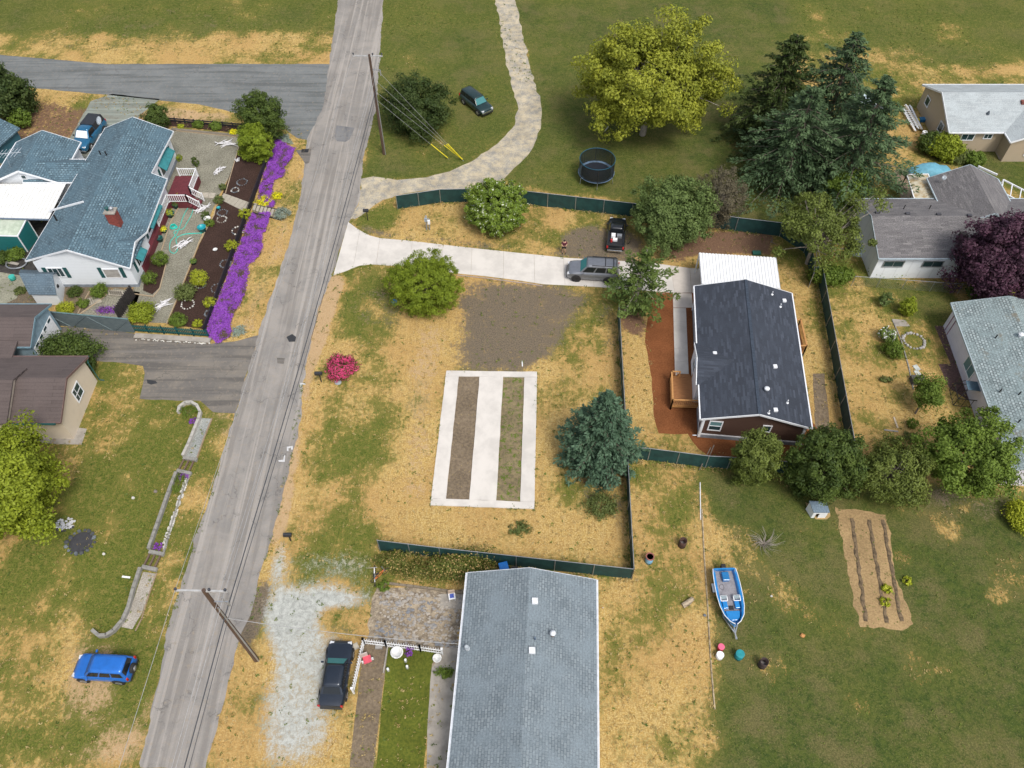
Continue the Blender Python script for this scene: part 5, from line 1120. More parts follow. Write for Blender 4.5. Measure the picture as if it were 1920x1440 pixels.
for (px, py, rr, hh, mt, lab, ls) in [
    (372, 521, 1.05, 1.5, 'limeshrub', 'round clipped lime green shrub in the dark mulch', .11), (347, 547, 1.15, 1.3, 'olive', 'spiky grey green shrub left of the clipped lime one', .16),
    (393, 567, .72, 1.0, 'limeshrub', 'small lime shrub against the black mesh fence', .1), (333, 600, 1.0, .9, 'mid', 'low green shrub at the dark green fence', .12),
    (370, 606, .6, .5, 'limeshrub', 'tiny lime clump in the garden corner by the dark green fence', .1), (433, 460, .75, 1.1, 'limeshrub', 'yellow green round shrub leaning on the black mesh fence', .1),
    (280, 521, .85, 1.2, 'mid', 'round green shrub at the south east corner of the white house', .11), (300, 484, .95, 1.3, 'mid', 'leafy shrub beside the bump out gable', .13),
    (417, 350, .5, .7, 'olive', 'small round shrub above the plank path', .1), (409, 374, .65, .8, 'olive', 'small grey green shrub below the plank path', .1),
    (459, 401, .75, 1.2, 'limeshrub', 'lime green shrub where the plank path meets the fence', .11), (185, 545, 1.0, 1.2, 'mid', 'feathery green shrub under the white gable wall', .13),
    (140, 547, .8, .8, 'dark', 'dark leafy shrub beside the small white shed', .12), (122, 578, 1.0, .8, 'limeshrub', 'yellow green shrub behind the teal fence', .12),
    (155, 568, .7, .6, 'mid', 'low green plant beside the curved plank border', .12), (265, 585, 1.5, 1.3, 'bright', 'wide bright green rhododendron inside the dark green fence', .15),
    (246, 603, .6, .8, 'limeshrub', 'lime shrub at the end of the tilted dark lattice', .12), (335, 296, .5, .6, 'bright', 'small green shrub near the porch railing', .1),
    (366, 303, .5, 1.2, 'dark', 'dark narrow shrub in the bed right of the porch', .12), (360, 330, .6, .5, 'bright', 'low flowering plant below the narrow dark shrub', .1),
    (28, 476, 1.1, 1.0, 'mid', 'green shrub in front of the teal shed', .14), (5, 482, 1.0, 1.0, 'dark', 'dark shrub at the left border before the teal shed', .14),
    (385, 404, .55, .9, 'dark', 'dark green shrub by the blue tub', .12), (392, 418, .6, .6, 'mid', 'green shrub below the blue tub', .12),
    (403, 236, .9, .7, 'mid', 'green clump in the bed behind the gravel, nearest the corner tree', .13), (371, 233, .8, .7, 'mid', 'green clump in the back bed between the two others', .13),
    (338, 237, .5, .4, 'limeshrub', 'small lime clump in the back bed near the roof', .1), (37, 545, .7, .4, 'olive', 'low plant left of the small white shed', .1)]:
    shrub('garden_shrub', lab, (px, py), rr * .93, hh, mt, GS, nl=int(900 * max(.5, rr) ** 2 + 300), ls=ls, upright=0.5 if 'spiky' in lab or 'feathery' in lab else 0)
for (px, py, rr, lab) in [(438, 247, .5, 'yellow flowering clump beside the corner trees'), (494, 377, .95, 'yellow flower clump at the head of the street steps'), (519, 367, .6, 'yellow flower clump right of the street steps head')]:
    shrub('yellow_flower_clump', lab, (px, py), rr, .55, 'yellowflower', 'yellow flower clumps', nl=700, ls=.11)
shrub('grey_shrub', 'silvery grey bush at the foot of the street steps', (529, 400), 1.0, .9, 'greyleaf', nl=900, ls=.12)
shrub('rhododendron', 'pink flowering rhododendron beside the black mailbox', (640, 688), (1.45, 1.4), 1.5, 'pinkflower', nl=3600, ls=0.15, lump=0.2, seed=2)
shrub('purple_flower_clump', 'violet flower strip on the gravel behind the teal fence', (203, 581), (1.5, .35), .3, 'violet', nl=700, ls=.1)
shrub('pink_flower_clump', 'magenta flowers in the small front lawn inside the picket fence', (768, 1222), (.38, .45), .5, 'violet', nl=350, ls=.08)
shrub('weedy_shrub', 'tall weeds along the lower fence above the pale blue roof', (862, 1058), (2.9, 1.1), 1.1, 'weeds', nl=5200, ls=.15, lump=.8)
shrub('weedy_shrub', 'tangled weeds in the bed left of the fence end', (740, 1050), (1.4, 1.0), .7, 'weeds', nl=1900, ls=.14, lump=.8)
shrub('weedy_shrub', 'overgrown weeds between bed and gravel patio', (800, 1072), (2.6, .8), .45, 'weeds', nl=2200, ls=.12, lump=.3)
shrub('weedy_shrub', 'green weeds at the corner by the bicycles', (719, 1098), (.5, .5), .4, 'mid', nl=350, ls=.12)
shrub('leafy_shrub', 'green bush beside the concrete path at the bottom house', (832, 1262), (.8, .4), .6, 'mid', nl=500, ls=.12)
for (px, py, rr, lab) in [(344, 893, .45, 'violet clump beside the upper timber steps'), (296, 1024, .4, 'violet clump above the lower timber steps'), (362, 789, .35, 'violet clump inside the round kerb end')]:
    shrub('purple_flower_clump', lab, (px, py), rr, .3, 'violet', 'violet clumps in the kerb planter', nl=300, ls=.09)
shrub('leafy_shrub', 'weedy green plants inside the round kerb end', (352, 772), (.9, .7), .35, 'mid', nl=500, ls=.1, lump=.3)
shrub('leafy_shrub', 'green plants in the kerb planter by the white stones', (335, 905), (.5, 1.4), .3, 'mid', nl=500, ls=.1, lump=.3)
for (px, py) in ((1700, 1088), (1660, 1128), (1662, 1102)):
    shrub('squash_plant', {1700: 'squash plant on the right ridge of the garden plot', 1660: 'lower squash plant between the garden ridges', 1662: 'upper squash plant between the garden ridges'}[px], (px, py), .42, .35, 'limeshrub', 'squash plants in the garden plot', nl=130, ls=.18)

# flower carpet along the fence (countless blossoms: one mass per bank)
def scatter(poly, n, rg):
    P = np.array(poly); lo, hi = P.min(0), P.max(0); out = []
    while sum(map(len, out)) < n:
        q = rg.uniform(lo, hi, (n * 2, 2)); out.append(q[inpoly(q[:, 0], q[:, 1], poly)])
    return np.concatenate(out)[:n]
def carpet(name, label, pts, mat, n, hgt, ls, seed):
    rg = np.random.default_rng(seed); poly = densify(GL(pts), .4, .12, seed)
    q = scatter(poly, n, rg); hz = np.array([0.5 + 0.5 * mnoise.noise(Vector((a * 1.1, b * 1.1, seed))) + .25 * mnoise.noise(Vector((a * 4, b * 4, 1))) for a, b in q])
    zz = np.clip(hz, 0.08, 1) * hgt; C = np.stack([q[:, 0], q[:, 1], zz], 1)
    C[:, :2] += rg.normal(0, .09, (n, 2)); V, F = leaf_quads(C, np.array([0, 0, 1.0]) + rg.normal(0, .55, C.shape), ls, .8, None, rg)
    per = np.stack([rg.uniform(0, .45, n) + .65 * hz, np.where(hz < .40 + rg.normal(0, .07, n), 0.9, rg.uniform(0, .86, n))], 1)
    o = link(name, np_mesh(name, V, F, LM[mat], tint_arr(n, 4, np.clip(per, 0, 1)))); o['kind'] = 'stuff'; o['label'] = label; o['category'] = 'flowers'; return o
carpet('purple_flower_bank', 'purple flower bank below the black fence, upper stretch near the street corner', [(519, 262), (552, 281), (546, 300), (524, 325), (534, 318), (532, 332), (514, 340), (505, 378), (487, 376), (488, 350), (500, 318), (507, 300)], 'violet', 15000, .32, .11, 1)
carpet('purple_flower_bank', 'purple flower bank below the black fence, long lower stretch to the stone wall', [(474, 402), (506, 402), (498, 436), (490, 440), (492, 465), (480, 490), (464, 497), (466, 512), (460, 545), (452, 568), (437, 588), (432, 610), (432, 632), (408, 645), (386, 628), (400, 590), (424, 530), (440, 490), (455, 450)], 'violet', 30000, .38, .11, 2)
carpet('purple_flower_bank', 'small purple strip below the street steps', [(492, 378), (516, 378), (512, 390), (498, 392)], 'violet', 1500, .28, .11, 3)
carpet('blue_ground_cover', 'dark blue green ground cover at the upper end of the purple bank', [(514, 250), (540, 256), (548, 272), (522, 264)], 'greyleaf', 1500, .3, .12, 4)
carpet('blue_ground_cover', 'grey green succulents at the lower tip of the purple bank', [(437, 618), (456, 612), (462, 624), (438, 634)], 'greyleaf', 500, .25, .12, 5)

# grass tufts and weeds (countless)
def tufts(name, label, n, mat, sel, seed, size=(.1, .25), xr=(-62, 62), yr=(11, 110), cat='grass'):
    rg = np.random.default_rng(seed); x = rg.uniform(*xr, n * 3); y = rg.uniform(*yr, n * 3)
    ix = np.clip(np.searchsorted(gx, x), 0, len(gx) - 1); iy = np.clip(np.searchsorted(gy, y), 0, len(gy) - 1)
    k = sel(iy, ix, x, y, rg); x, y = x[k][:n], y[k][:n]; n = len(x); s = rg.uniform(size[0], size[1], n)
    C = np.stack([x, y, s * .3], 1)
    C2 = np.repeat(C, 5, 0) + rg.normal(0, 1, (n * 5, 3)) * (np.repeat(s, 5) * .38)[:, None] * np.array([1, 1, .3]); C2[:, 2] = np.abs(C2[:, 2]) + .01
    V, F = leaf_quads(C2, np.array([0, 0, .8]) + rg.normal(0, .5, C2.shape), np.repeat(s, 5) * .8, .5, None, rg)
    per = np.stack([np.repeat(rg.uniform(0, 1, n), 5), rg.uniform(0, 1, n * 5)], 1)
    o = link(name, np_mesh(name, V, F, LM[mat], tint_arr(n * 5, 4, per))); o['kind'] = 'stuff'; o['label'] = label; o['category'] = cat
nogo = [GL(L_ + R_), GL([(-500, 60), (690, 120), (690, 250), (531, 238), (449, 213.5), (260, 184), (-200, 140)]), GL([(100, 612), (390, 645), (486, 628), (440, 776), (262, 748), (268, 686), (90, 690)]),
        GL([(676, 335), (745, 337), (870, 310), (965, 235), (950, 120), (1010, 180), (1012, 250), (935, 345), (720, 375), (655, 412)]), GL([(653, 416), (712, 447), (1313, 505), (1320, 556), (672, 498), (625, 516)]),
        GL([(837, 696), (1007, 698), (1002, 955), (807, 948)]), GL([(1222, 548), (1320, 545), (1530, 800), (1560, 850), (1310, 842), (1235, 812)]), GL([(145, 200), (455, 256), (515, 262), (386, 625), (90, 600)]), GL([(870, 1060), (1120, 1080), (1115, 1440), (850, 1440)]), GL([(705, 1100), (870, 1105), (850, 1270), (680, 1260)])]
nogo_m = np.zeros(GX.shape, bool)
for q in nogo: nogo_m |= inpoly(GX, GY, q)
ok = lambda iy, ix: ~nogo_m[iy, ix]
tufts('weed_tufts', 'dark green weed tufts dotted over the dry lots', 9000, 'tuft', lambda iy, ix, x, y, rg: ok(iy, ix) & (rg.uniform(0, 1, len(x)) < .15 + CH['green'][iy, ix]) & (CH['lush'][iy, ix] < .5), 1, (.08, .24))
tufts('lawn_tufts', 'rough green grass clumps over the lush lawns', 6000, 'tuft', lambda iy, ix, x, y, rg: ok(iy, ix) & (CH['lush'][iy, ix] > .4), 2, (.06, .16))
tufts('straw_tufts', 'pale dry straw clumps over the dry lots', 16000, 'straw', lambda iy, ix, x, y, rg: ok(iy, ix) & (CH['green'][iy, ix] < .65) & (CH['dirt'][iy, ix] < .5) & (CH['pale'][iy, ix] < .5), 3, (.07, .2))

# wood beyond the lawns at the far end of the site (countless trees)
rg = np.random.default_rng(77); PP, NN, TT = [], [], []
for k in range(46):
    x0 = -95 + 190 * (k + rg.uniform(-.4, .4)) / 46; y0 = 121 + rg.uniform(0, 9); r0 = rg.uniform(3, 4.6); z0 = rg.uniform(3.5, 6)
    p, nrm, per, _c = crown_points(r0, r0, z0 * .95, 60, .9, 1700, rg, (.5, 1.0), .2, -.9, .75); PP.append(p + [x0, y0, z0]); NN.append(nrm); TT.append(per * [.7, 1] + [rg.uniform(0, .3), 0])
PP, NN, TT = map(np.concatenate, (PP, NN, TT)); V, F = leaf_quads(PP, NN, .55, .6, None, rg)
o = link('far_wood', np_mesh('far_wood', V, F, LM['mid'], tint_arr(len(PP), 4, np.clip(TT, 0, 1)))); o['kind'] = 'stuff'; o['label'] = 'belt of green trees along the far side of the lawns'; o['category'] = 'trees'

# weeds and straw gathered along fence feet and slab edges (countless)
def edge_weeds(name, label, lines, mat, dens, seed, wdt=.16, size=(.08, .22)):
    rg = np.random.default_rng(seed); X = []
    for ln in lines:
        P = GL(ln[0], ln[1])
        for a, b in zip(P[:-1], P[1:]):
            a, b = np.array(a), np.array(b); L = np.linalg.norm(b - a); n = int(L * dens); t = rg.uniform(0, 1, (n, 1)); X.append(a + (b - a) * t + rg.normal(0, wdt, (n, 2)))
    X = np.concatenate(X); k = np.array([mnoise.noise(Vector((x * .7, y * .7, seed))) for x, y in X]) > -.12; X = X[k]; n = len(X); s = rg.uniform(size[0], size[1], n)
    C = np.concatenate([X, (s * .3)[:, None]], 1); C2 = np.repeat(C, 6, 0) + rg.normal(0, 1, (n * 6, 3)) * (np.repeat(s, 6) * .4)[:, None]; C2[:, 2] = np.abs(C2[:, 2]) + .01
    V, F = leaf_quads(C2, np.array([0, 0, .8]) + rg.normal(0, .5, C2.shape), np.repeat(s, 6) * .8, .5, None, rg); per = np.stack([np.repeat(rg.uniform(0, 1, n), 6), rg.uniform(0, 1, n * 6)], 1)
    o = link(name, np_mesh(name, V, F, LM[mat], tint_arr(n * 6, 4, per))); o['kind'] = 'stuff'; o['label'] = label; o['category'] = 'grass'
FL = [([(742, 367), (824, 355), (880, 354), (975, 357), (1187, 381), (1385, 408), (1470, 418)], 1.83), ([(1543, 500), (1597, 795), (1613, 880)], 1.83), ([(1161, 570), (1189, 1067)], 1.83), ([(1178, 838), (1330, 855), (1480, 866), (1613, 880)], 1.83), ([(707, 1013), (823, 1027), (1189, 1067)], 1.83)]
SLL = [([(625, 517), (650, 509), (672, 499), (697, 496.5), (751, 500)], 0), ([(668, 427), (690, 440), (712, 446), (760, 450), (900, 466), (1062, 483)], 0), ([(1007, 697), (1003, 956)], 0), ([(807, 949), (1002, 956)], 0), ([(836, 696), (806, 949)], 0), ([(572, 690), (545, 864), (531, 920), (508, 1014), (471, 1144)], 0), ([(447, 760), (433, 801), (399, 920), (346, 1072), (314, 1181)], 0)]
edge_weeds('fence_weeds', 'green weeds along the feet of the screened fences', FL, 'tuft', 14, 3, .14)
edge_weeds('fence_straw', 'dry straw gathered along the feet of the screened fences', FL, 'straw', 16, 4, .2)
edge_weeds('verge_weeds', 'scattered weeds along the edges of slabs and road', SLL, 'tuft', 7, 5, .12, (.06, .16))
# ------------------------------------------------------------------ fences
def screenmat():
    m, n, b = newmat('green_privacy_screen'); v = pos(n); f = noi(n, v, 1.4, 5, .6)
    n.links.new(mixc(n, rmp(n, f, .35, .7), (0.005, 0.034, 0.034), (0.01, 0.056, 0.053)), b.inputs['Base Color']); b.inputs['Roughness'].default_value = .7
    bump(n, b, noi(n, v, 4, 3), .5, .03); return m
screen = screenmat(); mesh_dark = M('dark_screen', (0.02, 0.055, 0.06), .7)
def fence(name, label, pts, h=1.83, step=3.05, pm=None, rail=True, postr=.035, gaps=(), world=False, thick=.012, postm=None):
    P = [Vector((*p, 0)) for p in (pts if world else GL(pts, h))]; t = thing(name, label, 'fence', tuple(P[0])); pm = pm or screen; Z = Vector((0, 0, 1)); postm = postm or galv
    for i in range(len(P) - 1):
        a, b = P[i], P[i + 1]; L = (b - a).length; n = max(1, round(L / step)); d = (b - a).normalized(); s = Vector((-d.y, d.x, 0))
        for k in range(n):
            p, q = a.lerp(b, k / n), a.lerp(b, (k + 1) / n)
            if (i, k) not in gaps:
                m = MB(); cols = 6
                for c in range(cols + 1):
                    w0 = p.lerp(q, c / cols) + s * (thick + .02 + .012 * sin(c * 2.1 + k)) if 0 < c < cols else p.lerp(q, c / cols) + s * (thick + .02)
                    z1 = h - .03 - (.02 if 0 < c < cols else 0)
                    m.v += [tuple(w0 + Z * .03), tuple(w0 + Z * z1), tuple(w0 + s * thick + Z * .03), tuple(w0 + s * thick + Z * z1)]
                for c in range(cols):
                    o = 4 * c; m.f += [(o, o + 4, o + 5, o + 1), (o + 2, o + 3, o + 7, o + 6), (o + 1, o + 5, o + 7, o + 3), (o, o + 2, o + 6, o + 4)]
                part('screen_panel', m, pm, t, True)
            part('post', MB().tube([tuple(p), tuple(p + Z * (h + .04))], postr, 6), postm, t, True)
            if rail: part('top_rail', MB().tube([tuple(p + Z * h), tuple(q + Z * h)], .028, 6), postm, t, True)
        if i == len(P) - 2: part('post', MB().tube([tuple(b), tuple(b + Z * (h + .04))], postr, 6), postm, t, True)
    return t
fence('screened_fence', 'green screened chain link fence between the gravel loop drive and the driveway lot', [(742, 367), (824, 355), (880, 354), (975, 357), (1187, 381), (1385, 408), (1470, 418), (1517, 448), (1529, 490), (1526, 514)])
fence('screened_fence', 'green screened fence along the far side of the new house yard', [(1531, 500), (1543, 500), (1597, 795), (1613, 880)])
fence('screened_fence', 'green screened fence seen edge on down the middle of the property', [(1161, 570), (1189, 1067)])
fence('screened_fence', 'green screened fence behind the new house lower yard with a gate', [(1178, 838), (1220, 841), (1330, 855), (1372, 857), (1480, 866), (1613, 880)])
fence('screened_fence', 'green screened fence between the dry lot and the pale blue roof', [(707, 1013), (823, 1027), (1189, 1067)])
clear = M('chain_link', (0.2, 0.21, 0.2), .6)
def chainlink(name, label, pts, h=1.1, step=3.0, world=False, mt=None, cell=.22, top=True, r=.006):
    P = [Vector((*p, 0)) for p in (pts if world else GL(pts, h))]; t = thing(name, label, 'fence', tuple(P[0])); Z = Vector((0, 0, 1)); mt = mt or galv
    for i in range(len(P) - 1):
        a, b = P[i], P[i + 1]; L = (b - a).length; n = max(1, round(L / step)); m = MB(); k = int(L / cell)
        for j in range(k):
            for sgn in (0, 1):
                x0 = j * cell; x1 = x0 + (h if sgn else -h)
                z0, z1 = 0.02, h - .02
                if x1 > L: z1 = (L - x0) / h * (h - .04); x1 = L
                if x1 < 0: z1 = x0 / h * (h - .04); x1 = 0
                if z1 > z0 + .05: m.beam(a.lerp(b, x0 / L) + Z * z0, a.lerp(b, x1 / L) + Z * z1, r, r)
        part('mesh', m, mt, t, True)
        for k in range(n + (i == len(P) - 2)): p = a.lerp(b, k / n); part('post', MB().tube([tuple(p), tuple(p + Z * (h + .04))], .03, 6), mt, t, True)
        if top: part('top_rail', MB().tube([tuple(a + Z * h), tuple(b + Z * h)], .025, 6), mt, t, True)
    return t
chainlink('wire_fence', 'grey wire fence below the white wall of the grey roofed house', [(1604, 518), (1700, 525), (1860, 536)], 1.3)
chainlink('wire_fence', 'short wire fence from the screened fence corner into the creeper', [(1545, 502), (1580, 512)], 1.4)
# black mesh fence over the purple bank, rail fence at the back bed
fence('mesh_fence', 'low black mesh fence above the purple flower bank', [G(516, 262), G(384, 624)], h=.75, step=2.4, pm=M('black_mesh', (0.012, 0.012, 0.018), .7), world=True, postm=M('black_post', (0.02, 0.02, 0.025), .6))
rf_ = thing('rail_fence', 'low black rail fence behind the back garden bed', 'fence', (*G(316, 226), 0)); a, b = Vector((*G(312, 228), 0)), Vector((*G(455, 240), 0)); blk = M('black_timber', (0.018, 0.02, 0.025), .7)
for z in (.25, .5): part('rail', MB().beam(a + Vector((0, 0, z)), b + Vector((0, 0, z)), .08, .14), blk, rf_, True)
for i in range(9): p = a.lerp(b, i / 8); part('post', MB().beam(p, p + Vector((0, 0, .65)), .12, .12), blk, rf_, True)
part('ledge', MB().beam(Vector((*G(322, 243), .08)), Vector((*G(452, 256), .08)), .35, .16), M('bed_kerb', (0.2, 0.17, 0.13), .9), rf_, True)
# teal-grey board gate fence and dark green slat fence
bf = thing('board_fence', 'grey teal board fence with diagonal braces along the asphalt driveway', 'fence', (*G(95, 612), 0)); grb = woodmat('grey_teal_board', (0.07, 0.095, 0.105), (0.12, 0.15, 0.155), (1, 1, 6))
a, b = Vector((*G(97, 609), 0)), Vector((*G(254, 624), 0)); n = 22; Z = Vector((0, 0, 1)); d = (b - a) / n
for i in range(n): part('board', MB().beam(a + d * (i + .5), a + d * (i + .5) + Z * (1.85 + .01 * (i % 3)), .025, d.length - .008), grb, bf, True)
s = Vector((0, -.04, 0))
for i in range(4):
    p, q = a + d * (i * 5.5 + .3), a + d * (i * 5.5 + 5.2)
    part('brace', MB().beam(p + s + Z * (.1 if i % 2 else 1.7), q + s + Z * (1.7 if i % 2 else .1), .09, .03), M('brace_%d' % 0, (0.13, 0.17, 0.18), .7) if i == 0 else bpy.data.materials['brace_0'], bf, True)
part('cap', MB().beam(a + Z * 1.9, b + Z * 1.9, .12, .04), M('fence_cap', (0.12, 0.2, 0.21), .6), bf, True)
sf = thing('slat_fence', 'dark green slatted fence on top of the stone retaining wall', 'fence', (*G(254, 624), 0)); dgreen = M('dark_green_paint', (0.004, 0.06, 0.062), .6)
a, b = Vector((*G(252, 622), 0)), Vector((*G(392, 632), 0)); n = 42; d = (b - a) / n
for i in range(n): part('slat', MB().beam(a + d * (i + .5) + Z * .1, a + d * (i + .5) + Z * (1.0), .02, d.length * .62), dgreen, sf, True)
for z in (.35, .85): part('rail', MB().beam(a + Z * z + Vector((0, -.05, 0)), b + Z * z + Vector((0, -.05, 0)), .05, .09), M('green_rail', (0.006, 0.10, 0.10), .5) if z < .5 else bpy.data.materials['green_rail'], sf, True)
for i in range(6): p = a.lerp(b, i / 5); part('post', MB().beam(p, p + Z * 1.08, .1, .1), dgreen, sf, True)
rw = thing('stone_wall', 'low white flecked stone wall under the dark green slat fence', 'wall', (*G(258, 634), 0)); a, b = Vector((*G(254, 632), 0)), Vector((*G(396, 641), 0))
part('coping', MB().beam(a + Z * .22, b + Z * .22, .55, .1), conc_old, rw, True)
rgr = random.Random(3); stm = M('white_stone', (0.6, 0.58, 0.53), .8, var=.2); stg = M('brown_stone', (0.2, 0.17, 0.14), .9)
for i in range(60):
    p = a.lerp(b, (i + .5) / 60) + Vector((0, -.32 + rgr.uniform(-.05, .05), rgr.uniform(.04, .16))); part('stone', MB().ball(p, (rgr.uniform(.06, .12), .08, rgr.uniform(.05, .09)), 6, 4, .5, i), stm if rgr.random() < .6 else stg, rw, True)
# tilted dark lattice in the yard
lt = thing('lattice_screen', 'dark weathered wooden screen standing in the yard near the house corner', 'screen', (*G(228, 598), 0)); a, b = Vector((*G(224, 600), 0)), Vector((*G(254, 555), 0)); dw_ = M('weathered_wood', (0.045, 0.04, 0.038), .9, var=.3, scale=5); n = 14; d = (b - a) / n
for i in range(n): part('board', MB().beam(a + d * (i + .5), a + d * (i + .5) + Z * (1.5 + .04 * (i % 2)), .03, d.length - .012), dw_, lt, True)
# white picket fence
pf = thing('picket_fence', 'white picket fence round the small front yard at the lower border', 'fence', (*G(676, 1206), 0))
def picket(pts):
    for (p, q) in zip(pts[:-1], pts[1:]):
        p, q = Vector((*p, 0)), Vector((*q, 0)); L = (q - p).length; n = int(L / .17); nn = (q - p).normalized(); sd_ = Vector((-nn.y, nn.x, 0)) * .03
        for z in (.25, .75): part('rail', MB().beam(p + Z * z, q + Z * z, .04, .08), white_paint, pf, True)
        k = max(1, round(L / 2.4))
        for i in range(k + 1): e = p.lerp(q, i / k); part('post', MB().beam(e, e + Z * 1.12, .11, .11).box(tuple(e + Z * 1.15), (.15, .15, .05)), white_paint, pf, True)
        for i in range(n): e = p.lerp(q, (i + .5) / n) + sd_; part('picket', MB().beam(e + Z * .06, e + Z * .98, .022 if abs(nn.x) < .7 else .09, .09 if abs(nn.x) < .7 else .022), white_paint, pf, True)
picket([G(664, 1300), G(684, 1208), G(725, 1213), G(789, 1221), G(830, 1227)])
gate_post = Vector((*G(1313, 895), 0))
single('fence_pole', MB().tube([tuple(Vector((*G(1311, 882), .1))), tuple(Vector((*G(1325, 860), 1.7)))], .045, 6).tube([tuple(Vector((*G(1321, 878), 0))), tuple(Vector((*G(1330, 858), 1.9)))], .05, 6), bark, 'wooden brace pole leaning at the gate of the lower screened fence', 'pole')
# edging between dry lot and green lawn
em = MB(); ep = [G(p[0], p[1]) for p in ((1316, 955), (1320, 1040), (1323, 1080), (1327, 1140), (1330, 1200), (1334, 1260), (1340, 1330))]
em.tube([(p[0], p[1], .03) for p in ep], .06, 5); single('edging', em, M('pale_hose', (0.46, 0.37, 0.24), .9, var=.3), 'pale border line between the dry strip and the green lawn', 'edging')
single('edging', MB().tube([(*G(1312.5, 905), .04), (*G(1313.5, 975), .04)], .04, 5), white_paint, 'thin white pipe lying at the head of the pale border line', 'pipe')

# ------------------------------------------------------------------ vehicles
def paintmat(name, c, met=.3): 
    m, n, b = newmat(name); v = pos(n, kind='obj'); f = noi(n, v, 2.5, 4, .6)
    n.links.new(mixc(n, rmp(n, f, .3, .8), tuple(c), tuple(x * .85 for x in c)), b.inputs['Base Color']); b.inputs['Roughness'].default_value = .35; b.inputs['Metallic'].default_value = met
    b.inputs['Coat Weight'].default_value = .7; b.inputs['Coat Roughness'].default_value = .08; return m
car_glass = glassmat('car_glass', (0.012, 0.015, 0.018), .04); teal_glass = glassmat('windscreen_glass', (0.05, 0.19, 0.2), .12)
def hull(mb, st, ring=None):
    """st: stations (x, half width, z low, z shoulder, z top, top half width)"""
    b = len(mb.v); n = 10
    for (x, w_, zl, zs, zt, wt) in st:
        for (yy, z) in ((0, zl), (w_ * .82, zl), (w_ * .97, zl + (zs - zl) * .25), (w_, zl + (zs - zl) * .6), (w_ * .975, zs), (wt, zt), (wt * .5, zt + .015), (0, zt + .02)):
            mb.v.append((x, yy, z))
        for (yy, z) in ((wt * .5, zt + .015), (wt, zt), (w_ * .975, zs), (w_, zl + (zs - zl) * .6), (w_ * .97, zl + (zs - zl) * .25), (w_ * .82, zl)):
            mb.v.append((x, -yy, z))
    n = 14
    for i in range(len(st) - 1):
        for k in range(n): k2 = (k + 1) % n; mb.f.append((b + i * n + k, b + (i + 1) * n + k, b + (i + 1) * n + k2, b + i * n + k2))
    mb.f.append(tuple(b + k for k in range(n))); mb.f.append(tuple(b + (len(st) - 1) * n + k for k in reversed(range(n))))
    return mb
def quadpatch(c, u0, u1, v0, v1, off=.006, th=.012):
    """panel on a bilinear face c = (bl, br, tr, tl), lifted outward"""
    c = [Vector(p) for p in c]; f = lambda u, v: c[0].lerp(c[1], u).lerp(c[3].lerp(c[2], u), v); nrm = (c[1] - c[0]).cross(c[3] - c[0]).normalized()
    P = [f(u, v) + nrm * o for o in (off, off + th) for (u, v) in ((u0, v0), (u1, v0), (u1, v1), (u0, v1))]
    return MB().add(P, [(0, 1, 2, 3), (7, 6, 5, 4), (0, 4, 5, 1), (1, 5, 6, 2), (2, 6, 7, 3), (3, 7, 4, 0)])
